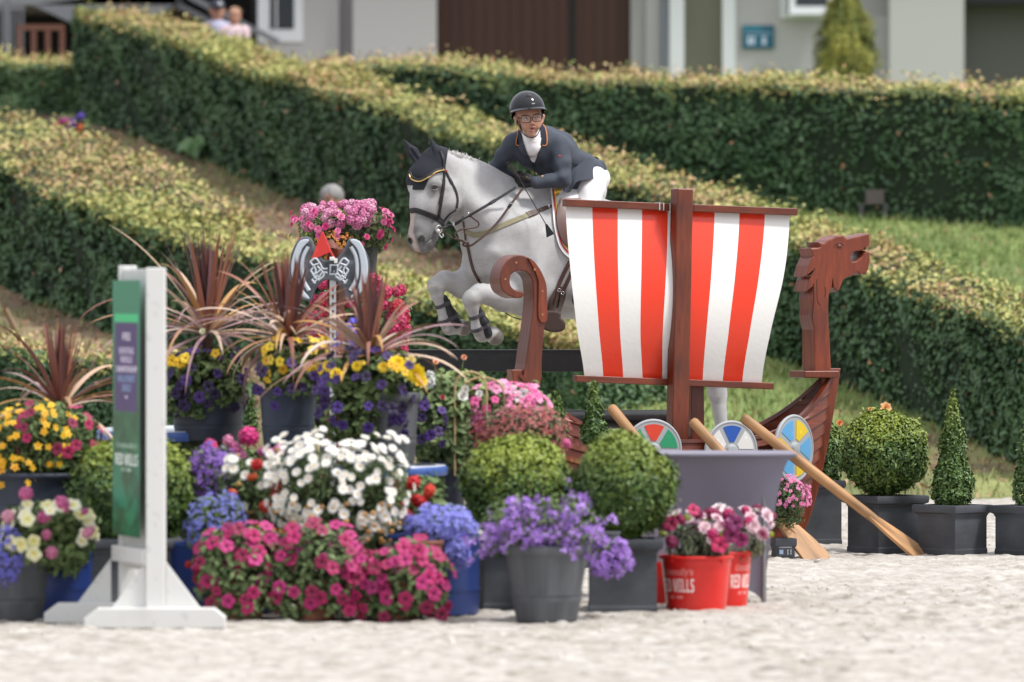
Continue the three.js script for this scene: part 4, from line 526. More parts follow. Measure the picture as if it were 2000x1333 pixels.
// --- blossom shapes, unit radius, opening to +z, vertex colours multiply the material's colour
function disc(np, lob, deep, cIn, rIn, cMid = [1, 1, 1], seg = 6) { // lobed funnel
  const pos = [], col = [], idx = [], n = np * seg, rings = [[0.0, -deep, cIn], [rIn, -deep * 0.55, cIn], [rIn * 1.5, -deep * 0.25, cMid], [0.78, 0.0, [1, 1, 1]], [1.0, -0.06, [0.92, 0.92, 0.92]]];
  rings.forEach(([r, z, c], k) => { for (let i = 0; i < n; i++) { const a = i / n * 6.2832, l = 1 - lob * (r > 0.5 ? 1 : 0.3) * Math.pow(Math.abs(Math.cos(a * np / 2)), 3); pos.push(Math.cos(a) * r * l, Math.sin(a) * r * l, z + (k > 2 ? 0.07 * Math.sin(a * np) : 0)); const s = k > 2 ? 0.93 + 0.07 * Math.cos(a * np * 2) : 1; col.push(c[0] * s, c[1] * s, c[2] * s); } });
  for (let k = 0; k < rings.length - 1; k++) for (let i = 0; i < n; i++) { const a = k * n + i, b = k * n + (i + 1) % n; idx.push(a, a + n, b, b, a + n, b + n); }
  const g = new THREE.BufferGeometry(); g.setAttribute('position', new THREE.Float32BufferAttribute(pos, 3)); g.setAttribute('color', new THREE.Float32BufferAttribute(col, 3)); g.setIndex(idx); g.computeVertexNormals(); g.setAttribute('uv', new THREE.BufferAttribute(new Float32Array(pos.length / 3 * 2), 2)); return g;
}
function petals(n, len, wid, tilt, c = [1, 1, 1], z0 = 0, r0 = 0.1) { const L = []; for (let i = 0; i < n; i++) { const g = leafGeo(wid / len, 0.05, 0.1).scale(len, len, len).translate(0, r0 + len / 2, 0).rotateX(tilt + (i % 2) * 0.08).translate(0, 0, z0).rotateZ(i / n * 6.2832 + n); L.push(paint(plain(g), () => c)); } return L; }
const dome = (r, z, c, s = 0.6) => paint(plain(new THREE.SphereGeometry(r, 10, 5, 0, 6.2832, 0, 1.5708).rotateX(Math.PI / 2).scale(1, 1, s).translate(0, 0, z)), () => c);
const G = {
  petunia: disc(5, 0.16, 0.42, [0.32, 0.12, 0.30], 0.16, [0.75, 0.5, 0.7]), petuniaPale: disc(5, 0.14, 0.4, [0.95, 0.85, 0.28], 0.2, [1, 0.98, 0.75]), pansy: disc(5, 0.2, 0.25, [0.4, 0.3, 0.3], 0.18),
  daisy: merge([...petals(13, 0.9, 0.34, 0.12, [1, 1, 1]), ...petals(11, 0.75, 0.34, 0.3, [0.97, 0.97, 0.97], 0.05), dome(0.27, 0.06, [0.95, 0.62, 0.10])], true),
  spent: merge([dome(0.7, 0, [1, 1, 1], 0.9), ...petals(9, 0.6, 0.3, -0.7, [0.9, 0.85, 0.75])], true),
  bidens: merge([...petals(5, 0.9, 0.62, 0.1), dome(0.26, 0.03, [0.85, 0.36, 0.3])], true),
  small: merge([...petals(3, 0.9, 0.7, 0.15), ...petals(2, 0.6, 0.5, 0.3, [0.85, 0.85, 0.9])], true),
  double: merge([...petals(10, 0.85, 0.75, 0.25), ...petals(8, 0.65, 0.6, 0.7, [0.96, 0.96, 0.96], 0.06, 0.05), ...petals(6, 0.45, 0.5, 1.1, [0.9, 0.88, 0.86], 0.1, 0.03), dome(0.2, 0.2, [0.85, 0.8, 0.75])], true),
  cluster: (() => { const L = [], r = rngOf(77), u = V(0, 0, 0); for (let i = 0; i < 26; i++) { const c = 1 - 1.35 * (i + 0.5) / 26, a = i * 2.4, s = Math.sqrt(1 - c * c); const k = 0.8 + 0.25 * r(); const f = petals(5, 0.27, 0.26, 0.25, [k, k, k], 0, 0.01); u.set(s * Math.cos(a), s * Math.sin(a), c); const M = facing(u.clone().multiplyScalar(0.85), u.clone(), 1, r() * 6); f.forEach((g) => L.push(g.applyMatrix4(M))); } L.push(paint(plain(new THREE.SphereGeometry(0.8, 10, 8)), () => [0.62, 0.55, 0.58])); return merge(L, true); })(),
  spike: (() => { const L = [], r = rngOf(78); for (let i = 0; i < 12; i++) { const a = i * 2.4, z = i / 12; const f = petals(4, 0.2, 0.17, 0.35, [1, 1, 1], 0, 0.02); const M = facing(V(Math.cos(a) * 0.16, Math.sin(a) * 0.16, z), V(Math.cos(a), Math.sin(a), 0.5), 1, r() * 6); f.forEach((g) => L.push(g.applyMatrix4(M))); } return merge(L, true); })(),
  rose: merge([...petals(7, 0.8, 0.85, 0.45), ...petals(6, 0.65, 0.8, 0.95, [0.95, 0.92, 0.9], 0.05, 0.03), ...petals(4, 0.5, 0.6, 1.3, [0.9, 0.84, 0.8], 0.08, 0.02)], true),
};
const petMats = new Map(); const pm = (hex) => { if (!petMats.has(hex)) petMats.set(hex, new THREE.MeshPhysicalMaterial({ color: lin(hex), roughness: 0.65, vertexColors: true, side: THREE.DoubleSide, transmission: 0.18 })); return petMats.get(hex); };
const pmI = new THREE.MeshStandardMaterial({ vertexColors: true, roughness: 0.7, side: THREE.DoubleSide });
// an ellipsoid given in the picture: centre, radii in pixels, distance, depth radius in metres
const M = (cx, cy, rx, ry, d, rz) => ({ c: W(cx, cy, d), rx: rx * d / FPX, ry: ry * d / FPX, rz: rz ?? Math.min(rx * d / FPX, 0.3), d });
const mN = (v, sd) => 0.74 + 0.52 * fbm(v.x * 1.9 + sd, v.y * 1.9 + v.z * 1.4 + sd * 0.3, 2);
const sq = (v) => { const f = (q) => Math.sign(q) * Math.pow(Math.abs(q), 0.78); return V(f(v.x), f(v.y), f(v.z)); };
function foliage(t, m, n, size, cols, o = {}) {
  const ls = [], cs = [], v = V(0, 0, 0), sd = m.c.x * 7 + m.c.y * 3;
  for (let i = 0; i < n; i++) {
    sph(v); const r = Math.pow(rnd(), 0.45) * mN(v, sd) * (rnd() < 0.05 ? 1.15 : 1), w = sq(v), p = V(w.x * m.rx * r, w.y * m.ry * r, w.z * m.rz * r).add(m.c); if (p.y < 0.01) continue;
    ls.push(facing(p.sub(t.position), v.clone().add(V(rr(-0.9, 0.9), rr(-0.2, 1.2), rr(-0.6, 0.9))), V(size * (o.w ?? 1), size, size).multiplyScalar(rr(0.6, 1.25)), o.up ? rr(-0.6, 0.6) : rr(0, 6.3)));
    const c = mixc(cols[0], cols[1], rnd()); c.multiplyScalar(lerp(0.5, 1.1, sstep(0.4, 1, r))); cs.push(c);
  }
  return inst(o.name ?? 'foliage', o.geo ?? LEAF, mattLeaf, ls, t, cs);
}
const GREEN = [[0.055, 0.10, 0.028], [0.15, 0.21, 0.07]], GREY = [[0.06, 0.11, 0.035], [0.17, 0.23, 0.09]], DEEP = [[0.03, 0.065, 0.02], [0.08, 0.14, 0.04]];
function flowers(t, m, geo, hexes, n, size, o = {}) { // blossoms over the outside of an ellipsoid, each its own part
  const v = V(0, 0, 0), done = [], sd = m.c.x * 7 + m.c.y * 3; let guard = 0;
  while (done.length < n && guard++ < n * 60) {
    sph(v); if (v.z < (o.back ?? -0.25) || v.y < (o.low ?? -0.75) || v.y > (o.high ?? 1)) continue;
    const r = rr(o.r0 ?? 0.90, 1.08) * mN(v, sd), w = sq(v), p = V(w.x * m.rx * r, w.y * m.ry * r, w.z * m.rz * r).add(m.c); if (p.y < size * 0.6) continue;
    const gap = (o.gap ?? 1.35) * size; if (done.some((q) => q.distanceToSquared(p) < gap * gap)) continue; done.push(p);
    one(t, p, v.clone().add(V(rr(-0.5, 0.5), rr(-0.1, 0.6), rr(0, 0.9))), geo, hexes[Math.floor(rnd() * hexes.length)], size * rr(0.8, 1.15), o.name);
  }
}
function one(t, p, dir, geo, hex, s, name = 'flower') { const f = shade(new THREE.Mesh(geo, pm(hex))); f.name = name; facing(p.clone().sub(t.position), dir, s, rr(0, 6.3)).decompose(f.position, f.quaternion, f.scale); if (geo === G.cluster) f.scale.multiply(V(rr(0.9, 1.25), rr(0.7, 1), rr(0.75, 1))); t.add(f); return f; }
function spot(t, list, geo, d, size, name) { for (const [px, py, hex, k = 1] of list) one(t, W(px, py, d), V(rr(-0.5, 0.5), rr(0, 0.6), 1), geo, hex, size * k, name); }
function tiny(t, m, geo, cols, n, size, o = {}) { // flowers too small to part, as one mass
  const ls = [], cs = [], v = V(0, 0, 0), sd = m.c.x * 5;
  for (let i = 0; i < n; i++) { sph(v); if (v.y < (o.low ?? -0.9)) continue; const b = fbm(v.x * 3 + sd, v.y * 3 + v.z, 2); if (b < 0.4 && rnd() < 0.6) continue; const r = rr(o.r0 ?? 0.8, 1.1) * (0.85 + 0.35 * b), p = V(v.x * m.rx * r, v.y * m.ry * r, v.z * m.rz * r).add(m.c); if (p.y < 0.01) continue; ls.push(facing(p.sub(t.position), v.clone().add(V(rr(-0.6, 0.6), rr(-0.2, 0.7), rr(0, 0.8))), size * rr(0.75, 1.25), rr(0, 6.3))); cs.push(mixc(cols[0], cols[1], rnd())); }
  return inst(o.name ?? 'flowers', geo, pmI, ls, t, cs);
}
const px2 = (px, d) => px * d / FPX;
const newPlant = (name, label, cat, px, py, d, group) => { const t = thing(name, label, cat, W(px, py, d), 0, group); if (t.position.y < 0.03) t.position.y = 0; return t; };
// --- drums and barrels that carry the flowers
{
  const turf = std([0.075, 0.115, 0.04], 0.95, { map: tex(256, 256, (u, v) => { const a = fbm(u * 60, v * 60, 2, 60), b = fbm(u * 6, v * 6, 3, 6); const k = 0.55 + 0.7 * (a - 0.3) + 0.5 * (b - 0.4); return [k, k, k * 0.9]; }), bumpMap: tex(256, 256, (u, v) => vnoise(u * 90, v * 90, 90), false), bumpScale: 0.01 });
  const rimM = std([0.07, 0.14, 0.42], 0.4), topM = std([0.62, 0.66, 0.74], 0.3);
  for (const [label, px, py, r, d] of [['large turf covered drum with blue rim behind the white stand', 318, 838, 0.345, 29.2], ['turf covered drum with blue rim behind the red geraniums', 762, 909, 0.29, 28.3], ['turf covered drum almost hidden behind the white daisies', 500, 897, 0.24, 28.2]]) {
    const h = CAMY + (HZ - py) * d / FPX, t = thing('drum', label, 'drum', W(px, py, d).setY(0), 0, 'turf covered drums'); t.rotation.x = r > 0.3 ? 0.03 : 0.012;
    const g = lathe([[r, 0], [r, h - 0.05]], 48), uv = g.attributes.uv; for (let i = 0; i < uv.count; i++) uv.setXY(i, uv.getX(i) * r * 6.28 * 2, uv.getY(i) * h * 2); part('turf_wrap', g, turf, t);
    part('rim', lathe([[r * 0.97, h - 0.055], [r + 0.012, h - 0.05], [r + 0.014, h - 0.012], [r, h]], 48), rimM, t); part('lid', lathe([[0.001, h - 0.008], [r * 0.96, h - 0.008], [r * 0.975, h + 0.002], [r + 0.002, h + 0.001], [r + 0.004, h - 0.010]], 48), topM, t);
  }
  for (const [label, px, py, r, h] of [['short blue plastic barrel at the left under the pale petunias', 72, 1213, 0.27, 0.46], ['short blue plastic barrel right of the white stand', 430, 1203, 0.275, 0.36], ['short blue plastic barrel beside the large grey pot', 832, 1206, 0.265, 0.40]]) {
    const d = gd(py) + r, t = thing('barrel', label, 'barrel', V((px - 1000) * d / FPX, 0, -d), 0, 'blue barrels'); const g = lathe([[0.001, 0], [r * 0.96, 0], [r * 0.99, 0.01], [r, h * 0.3], [r + 0.008, h * 0.32], [r, h * 0.34], [r, h - 0.03], [r + 0.006, h - 0.02], [r, h], [0.001, h]], 44); part('shell', g, drumBlue, t); part('bung', new THREE.CylinderGeometry(0.022, 0.022, 0.012, 16).rotateX(Math.PI / 2).translate(0.0, 0.07, r + 0.003), std([0.01, 0.015, 0.03], 0.6), t);
  }
}
// --- clipped boxwood
rnd = rngOf(100);
function ballPlant(label, px, cy, r, ry, d, potW, turn, seed, o = {}) {
  const t = thing('boxwood', label, 'potted shrub', V((px - 1000) * d / FPX, 0, -d), 0, 'clipped boxwood in planters'), yc = CAMY + (HZ - cy) * d / FPX;
  squarePot(t, potW, o.h, o.m ?? potDark, turn); boxwood(t, yc, px2(r, d), px2(ry, d), seed, o); return t;
}
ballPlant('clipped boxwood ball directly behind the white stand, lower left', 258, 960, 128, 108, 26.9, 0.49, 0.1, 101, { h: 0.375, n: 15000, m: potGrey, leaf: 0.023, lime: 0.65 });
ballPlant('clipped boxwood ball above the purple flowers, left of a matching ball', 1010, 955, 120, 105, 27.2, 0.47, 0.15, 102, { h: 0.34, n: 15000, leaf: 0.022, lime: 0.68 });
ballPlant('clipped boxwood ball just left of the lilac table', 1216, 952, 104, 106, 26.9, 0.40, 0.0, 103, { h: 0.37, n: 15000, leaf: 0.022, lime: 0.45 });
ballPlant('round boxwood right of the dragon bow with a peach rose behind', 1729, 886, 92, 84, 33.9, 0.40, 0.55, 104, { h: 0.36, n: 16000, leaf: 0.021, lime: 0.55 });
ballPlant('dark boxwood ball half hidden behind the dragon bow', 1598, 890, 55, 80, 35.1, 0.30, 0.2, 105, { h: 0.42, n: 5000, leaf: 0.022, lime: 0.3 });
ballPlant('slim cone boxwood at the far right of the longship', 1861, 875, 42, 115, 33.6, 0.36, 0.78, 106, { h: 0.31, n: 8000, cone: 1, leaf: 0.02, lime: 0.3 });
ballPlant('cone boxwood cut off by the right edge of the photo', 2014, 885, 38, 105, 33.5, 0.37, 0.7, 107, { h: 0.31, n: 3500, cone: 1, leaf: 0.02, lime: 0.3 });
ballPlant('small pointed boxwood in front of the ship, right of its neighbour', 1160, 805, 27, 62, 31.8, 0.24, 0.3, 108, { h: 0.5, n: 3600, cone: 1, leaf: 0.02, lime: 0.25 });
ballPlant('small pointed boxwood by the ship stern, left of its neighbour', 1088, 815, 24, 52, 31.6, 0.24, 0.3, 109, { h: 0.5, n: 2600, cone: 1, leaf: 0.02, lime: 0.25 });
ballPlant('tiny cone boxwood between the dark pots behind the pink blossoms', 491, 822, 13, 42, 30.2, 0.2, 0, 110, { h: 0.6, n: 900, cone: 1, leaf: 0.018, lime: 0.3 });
for (const [label, list, d, hh] of [['peach rose plant behind the round boxwood at right', [[1730, 798, '#f5c48a', 1.05], [1640, 827, '#ee9a62', 0.6], [1700, 800, '#f0b070', 0.4]], 34.9, 0.3], ['rose plant with two orange buds before the black plank', [[851, 707, '#f2b48c', 0.5], [906, 699, '#eba888', 0.45], [858, 742, '#efcf86', 0.55]], 29.4, 0.62]]) {
  const t = thing('rose_bush', label, 'rose plant', W(list[0][0], 0, d).setY(hh)); rnd = rngOf(120 + list.length + d); const st = [];
  for (const [px, py] of list) { const p = W(px, py, d).sub(t.position); st.push(tube([V(rr(-0.05, 0.05), 0, 0), V(p.x * 0.7 + rr(-0.03, 0.03), p.y * 0.6, 0.01), p], 0.0035, 10, 5)); for (let i = 0; i < 3; i++) { const l = shade(new THREE.Mesh(LEAF, std([0.12, 0.2, 0.05], 0.5))); l.name = 'leaf'; l.position.copy(p).add(V(rr(-0.04, 0.04), rr(-0.13, -0.04), 0)); l.rotation.set(rr(-1, 0), rr(-1, 1), rr(-2, 2)); l.scale.setScalar(0.05); t.add(l); } }
  part('stem', merge(st), std([0.12, 0.16, 0.05], 0.7), t); for (const [px, py, c, k] of list) one(t, W(px, py, d), V(0.1, 0.4, 1), G.rose, c, 0.047 * k);
}
// --- spiky red cordylines in pots
function cordyline(label, px, py, d, seed, o = {}) {
  rnd = rngOf(seed); const base = W(px, py, d), t = thing('cordyline', label, 'potted plant', W(o.pot[0], o.pot[1], d), 0, 'spiky red cordylines');
  if (o.potR) roundPot(t, px2(o.potR, d), px2(o.potR * 0.8, d), px2(o.potH, d), o.m ?? potNavy);
  const b = base.clone().sub(t.position); part('stem', new THREE.CylinderGeometry(0.03, 0.04, Math.max(0.08, b.y - 0.02), 10).translate(b.x, b.y / 2, b.z), std([0.09, 0.05, 0.04], 0.9), t);
  const mats = ['#5e3a38', '#744642', '#4c2c30', '#804c3e', '#93604c', '#75545a'].map((h) => std(h, 0.42)), old = ['#b99a80', '#a3795a', '#c8ae98', '#a8868a', '#b08448', '#d2bcaa', '#8f5f50'].map((h) => std(h, 0.5));
  const N = Math.round((o.n ?? 56) * 1.2);
  for (let i = 0; i < N; i++) {
    const f = i / N, az = i * 2.399 + rr(-0.3, 0.3), el = f < 0.4 ? lerp(1.55, 1.25, f / 0.4) + rr(-0.1, 0.1) : lerp(1.0, -0.1, (f - 0.4) / 0.6) + rr(-0.25, 0.25), L = (o.len ?? 0.5) * rr(0.8, 1.1) * (f < 0.4 ? 0.95 : rr(1.0, 1.5)), droop = f < 0.4 ? rr(0.0, 0.08) : lerp(0.7, 1.7, (f - 0.4) / 0.6) * rr(0.6, 1.4);
    const n = 12, c = [], hd = V(Math.cos(az), 0, Math.sin(az)); let p = b.clone().add(V(hd.x * 0.02, (1 - f) * 0.05, hd.z * 0.02)), e = el; const w0 = rr(0.028, 0.046) * (o.wid ?? 1);
    const pos = [], idx = [], uv = []; const sd = V(-hd.z, 0, hd.x), tw = rr(-0.8, 0.8);
    for (let k = 0; k <= n; k++) { const u = k / n, w = w0 * Math.min(1, 0.5 + u * 2.2) * Math.pow(1 - u, 0.55) * 0.5, dir = V(hd.x * Math.cos(e), Math.sin(e), hd.z * Math.cos(e)), up = sd.clone().cross(dir), s2 = sd.clone().multiplyScalar(Math.cos(tw * u)).addScaledVector(up, Math.sin(tw * u)), up2 = s2.clone().cross(dir); for (const q of [-1, 0, 1]) { const v = p.clone().addScaledVector(s2, q * w).addScaledVector(up2, q ? 0 : w * 0.35); pos.push(v.x, v.y, v.z); uv.push(u * L, q * w); } if (k) for (let q = 0; q < 2; q++) { const a = (k - 1) * 3 + q; idx.push(a, a + 1, a + 3, a + 1, a + 4, a + 3); } p = p.clone().addScaledVector(dir, L / n); e -= droop / n * (0.4 + 1.4 * u); }
    const g = new THREE.BufferGeometry(); g.setAttribute('position', new THREE.Float32BufferAttribute(pos, 3)); g.setAttribute('uv', new THREE.Float32BufferAttribute(uv, 2)); g.setIndex(idx); g.computeVertexNormals();
    part('leaf', g, f < 0.42 || rnd() < 0.18 ? mats[Math.floor(rnd() * 6)] : old[Math.floor(rnd() * 7)], t);
  }
  return t;
}
{ let t = cordyline('tall spiky red cordyline standing right behind the white stand', 405, 655, 29.0, 131, { pot: [406, 862], potR: 78, potH: 92, len: 0.56, n: 66 });
  rnd = rngOf(140); foliage(t, M(395, 740, 78, 62, 29, 0.2), 1700, 0.055, GREEN); for (const [a, b] of [[345, 785], [440, 765], [385, 785]]) foliage(t, M(a, b, 32, 32, 28.85, 0.08), 360, 0.05, GREEN);
  flowers(t, M(400, 745, 80, 70, 28.9, 0.22), G.petunia, ['#2a0f4e', '#341660', '#1e0a3c', '#452678'], 34, 0.034); spot(t, [[335, 705, '#efc21e'], [352, 708, '#e8b81a'], [362, 700, '#f0cc30'], [420, 690, '#e8b81a', 0.8]], G.pansy, 28.7, 0.035); spot(t, [[396, 648, '#eef0d0', 0.9]], G.rose, 28.7, 0.026);
  t = cordyline('middle spiky red cordyline before the axe post', 562, 668, 28.6, 132, { pot: [562, 872], potR: 60, potH: 112, len: 0.44, n: 66 });
  rnd = rngOf(141); foliage(t, M(575, 720, 70, 58, 28.6, 0.2), 1700, 0.055, GREEN); flowers(t, M(575, 700, 72, 42, 28.4, 0.2), G.pansy, ['#efc21e', '#f4d23a', '#e3ae12'], 26, 0.028); flowers(t, M(560, 745, 66, 52, 28.4, 0.2), G.petunia, ['#2a0f4e', '#452678', '#46237e'], 16, 0.032); flowers(t, M(690, 655, 36, 34, 28.9, 0.1), G.pansy, ['#5a4fd0', '#6a60d8'], 7, 0.026);
  const up = thing('upturned_pot', 'upturned dark pot below the middle cordyline pot', 'pot', W(562, 930, 28.6)); part('pot', lathe([[0.001, px2(57, 28.6)], [px2(50, 28.6), px2(57, 28.6)], [px2(60, 28.6), px2(10, 28.6)], [px2(63, 28.6), px2(8, 28.6)], [px2(63, 28.6), 0]], 36), potNavy, up);
  t = cordyline('spiky red cordyline nearest the grey horse head', 722, 700, 28.0, 133, { pot: [760, 905], potR: 62, potH: 138, m: potGrey, len: 0.45, n: 54 });
  rnd = rngOf(142); foliage(t, M(735, 745, 88, 58, 28, 0.2), 2000, 0.055, GREEN); foliage(t, M(690, 810, 60, 60, 27.9, 0.1), 1000, 0.05, GREEN);
  flowers(t, M(712, 770, 96, 88, 27.85, 0.22), G.petunia, ['#2a0f4e', '#341660', '#1e0a3c', '#3a1e68', '#4a2c86'], 52, 0.032); spot(t, [[775, 713, '#f6d81a', 1.25], [812, 730, '#f8dc20', 1.3], [822, 745, '#efc81a', 0.9], [656, 733, '#f2d020', 0.95], [640, 716, '#eccb3a', 0.75], [697, 716, '#efd22a', 0.7], [748, 718, '#f0d440', 0.75], [803, 705, '#f3e090', 0.7]], G.double, 27.7, 0.045, 'begonia_flower'); flowers(t, M(730, 735, 90, 30, 27.8, 0.2), G.pansy, ['#eab61c', '#f0c83a'], 8, 0.026);
  t = cordyline('spiky red cordyline at the left edge behind the yellow flowers', 118, 800, 28.0, 134, { pot: [100, 985], potR: 112, potH: 84, m: potNavy, len: 0.44, n: 44 });
}
// --- left group
{ rnd = rngOf(150); let t = newPlant('flower_pot', 'yellow and magenta flowers trailing around a navy pot, far left', 'potted flowers', 60, 1015, 27.3); roundPot(t, 0.30, 0.25, 0.24, potNavy);
  foliage(t, M(85, 865, 108, 75, 27.3, 0.28), 3800, 0.05, GREEN, { w: 0.6 }); foliage(t, M(135, 915, 58, 60, 27.2, 0.12), 1000, 0.045, DEEP);
  flowers(t, M(55, 860, 96, 72, 27.15, 0.28), G.bidens, ['#f2c010', '#f6cc18', '#eeb80c'], 88, 0.022, { gap: 1.2 }); flowers(t, M(20, 930, 50, 40, 27.05, 0.1), G.bidens, ['#f2c010', '#e8ac0c'], 16, 0.026); flowers(t, M(105, 850, 90, 58, 27.0, 0.26), G.petunia, ['#a5124e', '#b3185a', '#8a1042'], 20, 0.032);
  rnd = rngOf(151); t = newPlant('flower_pot', 'pale yellow petunias with pink geraniums in a grey pot, lower left corner', 'potted flowers', 24, 1214, 26.2); roundPot(t, 0.215, 0.17, 0.30, potGrey);
  foliage(t, M(85, 1050, 108, 72, 26.2, 0.25), 3600, 0.05, GREEN); flowers(t, M(90, 1035, 98, 60, 26.05, 0.26), G.petuniaPale, ['#f1efc8', '#f4f2da', '#ece9b4'], 30, 0.038); spot(t, [[122, 985, '#dd6fa6'], [50, 965, '#d76aa0'], [85, 1010, '#d565a0', 0.9], [100, 1080, '#df86ac', 0.9], [90, 1045, '#df7aa8', 0.7], [165, 1000, '#c85a98', 0.5], [172, 1040, '#e498b4', 0.8], [15, 1010, '#e0a0b4', 0.9]], G.cluster, 25.9, 0.042, 'flower_head'); tiny(t, M(10, 1085, 32, 62, 25.9, 0.08), G.small, [[0.09, 0.09, 0.42], [0.2, 0.18, 0.6]], 420, 0.014);
}
// --- front mass of flowers
{ const MAG = ['#b81066', '#ab0d5a', '#b41a6c', '#930a4a', '#c02a7c'];
  for (const [i, [label, mx, my, rx, ry, n, px]] of [['magenta petunias nearest the white stand, spilling to the sand', 458, 1120, 74, 88, 26, 472], ['magenta petunias spilling to the sand below the white daisies', 620, 1120, 98, 92, 44, 616], ['magenta petunias spilling to the sand below the terracotta pot', 788, 1140, 94, 76, 46, 778]].entries()) {
    rnd = rngOf(160 + i); const d = 26.15, t = newPlant('petunia', label, 'potted flowers', px, 1214, d, 'pots of magenta petunias'); roundPot(t, 0.13, 0.095, 0.2, terra, 0);
    foliage(t, M(mx, my, rx, ry, d, 0.22), 2600, 0.042, GREY); flowers(t, M(mx, my, rx, ry, d - 0.02, 0.23), G.petunia, MAG, Math.round(n * 1.25), 0.037, { gap: 1.3 }); if (i < 2) { flowers(t, M(mx + (i ? 95 : 30), my - (i ? -12 : 52), 52, 50, d - 0.04, 0.16), G.petunia, MAG, 15, 0.035, { gap: 1.3 }); foliage(t, M(mx + (i ? 95 : 30), my - (i ? -12 : 40), 54, 54, d, 0.15), 700, 0.042, GREY); } tiny(t, M(mx, my, rx, ry, d, 0.22), G.petunia, [[0.36, 0.02, 0.16], [0.28, 0.015, 0.11]], 30, 0.03, { name: 'inner_flowers', r0: 0.7 });
  }
  rnd = rngOf(165); let t = newPlant('marguerite', 'large bush of white daisies at the centre of the flower display', 'potted flowers', 665, 1130, 26.7); roundPot(t, 0.15, 0.11, 0.2, terra, 0);
  foliage(t, M(652, 985, 145, 108, 26.6, 0.24), 6200, 0.045, GREY, { w: 0.4 }); flowers(t, M(650, 965, 148, 116, 26.5, 0.27), G.daisy, ['#f4f3f0', '#efeee9', '#f7f6f4'], 260, 0.0275, { gap: 1.0, low: -0.8, r0: 0.72 }); flowers(t, M(655, 1005, 130, 84, 26.4, 0.25), G.spent, ['#a8793a', '#b98a4c', '#94682c'], 60, 0.018, { name: 'faded_flower', gap: 1.1, low: -0.98, high: 0.2, r0: 0.8 });
  rnd = rngOf(166); t = newPlant('marguerite', 'smaller spray of white daisies left of the large daisy bush', 'potted flowers', 480, 1060, 26.9); roundPot(t, 0.11, 0.085, 0.16, terra, 0);
  foliage(t, M(490, 965, 74, 70, 26.9, 0.16), 1600, 0.045, GREY, { w: 0.4 }); flowers(t, M(500, 945, 72, 58, 26.7, 0.16), G.daisy, ['#f4f3f0', '#efeee9'], 24, 0.029, { gap: 1.2 }); flowers(t, M(520, 920, 70, 40, 26.8, 0.15), G.spent, ['#a8793a', '#b98a4c'], 9, 0.018, { name: 'faded_flower' });
  rnd = rngOf(167); t = newPlant('geranium', 'red and orange geranium at the right of the daisies', 'potted flowers', 805, 1105, 27.0); roundPot(t, 0.11, 0.085, 0.14, terra, 0); foliage(t, M(812, 1010, 60, 82, 27, 0.16), 1500, 0.06, GREEN, { geo: SMALL });
  spot(t, [[806, 944, '#d5161c', 1.2], [818, 980, '#cf1218', 1.1], [838, 960, '#e8442a', 0.9], [790, 1005, '#dd2a26', 0.8], [766, 948, '#c01024', 0.95], [773, 962, '#b80e20', 0.9], [798, 1006, '#e8402e', 0.7], [812, 1018, '#ea4438', 0.6], [784, 990, '#c81420', 0.7], [905, 1016, '#d0221a', 0.4], [915, 1105, '#c81c18', 0.55], [917, 1132, '#cc2018', 0.45]], G.cluster, 26.7, 0.043, 'flower_head');
  rnd = rngOf(168); t = newPlant('geranium', 'red, orange and pink geranium at the left of the daisies', 'potted flowers', 505, 1110, 27.0); roundPot(t, 0.11, 0.085, 0.14, terra, 0); foliage(t, M(500, 1010, 82, 78, 27, 0.18), 2200, 0.06, GREEN, { geo: SMALL });
  spot(t, [[501, 908, '#cf1a1e', 0.9], [540, 952, '#cc1430', 1.2], [541, 968, '#c01028', 1.0], [519, 990, '#ea4830', 1.0], [514, 1032, '#e8502e', 1.1], [545, 935, '#b81466', 0.8], [492, 932, '#e06030', 0.7], [461, 1028, '#cf4aa0', 0.85], [454, 962, '#e86a40', 0.6], [368, 1103, '#e03a20', 0.6], [388, 1112, '#c81c60', 0.9], [385, 1132, '#d02c50', 0.8], [452, 1052, '#b01a50', 0.5], [483, 1055, '#a848a8', 0.5]], G.cluster, 26.5, 0.040, 'flower_head'); flowers(t, M(490, 1050, 75, 22, 26.4, 0.1), G.bidens, ['#e8981a', '#e07f14', '#eaa81e'], 20, 0.017);
  rnd = rngOf(169); t = newPlant('pink_geranium', 'tall pink geranium heads beside the turf covered drum', 'potted flowers', 455, 1010, 27.7); roundPot(t, 0.11, 0.085, 0.14, terra, 0); foliage(t, M(465, 930, 62, 52, 27.7, 0.14), 900, 0.055, GREEN, { geo: SMALL }); const st = []; const heads = [[413, 877, '#d8387e', 1.1], [485, 853, '#df2f86', 1.35], [460, 876, '#dd76ac', 0.9], [445, 862, '#dc86b0', 0.8], [470, 890, '#dc7eb2', 0.8], [532, 890, '#dd62a8', 1.0], [545, 880, '#e0a0c0', 0.9], [515, 884, '#d868ac', 0.8], [528, 908, '#d85aa4', 0.7]];
  for (const [a, b] of heads) { const p = W(a, b, 27.5).sub(t.position); st.push(tube([V(p.x * 0.6, 0.12, 0.1), p], 0.004, 4, 5)); } part('stems', merge(st), std([0.14, 0.2, 0.07], 0.7), t); spot(t, heads, G.cluster, 27.5, 0.044, 'flower_head');
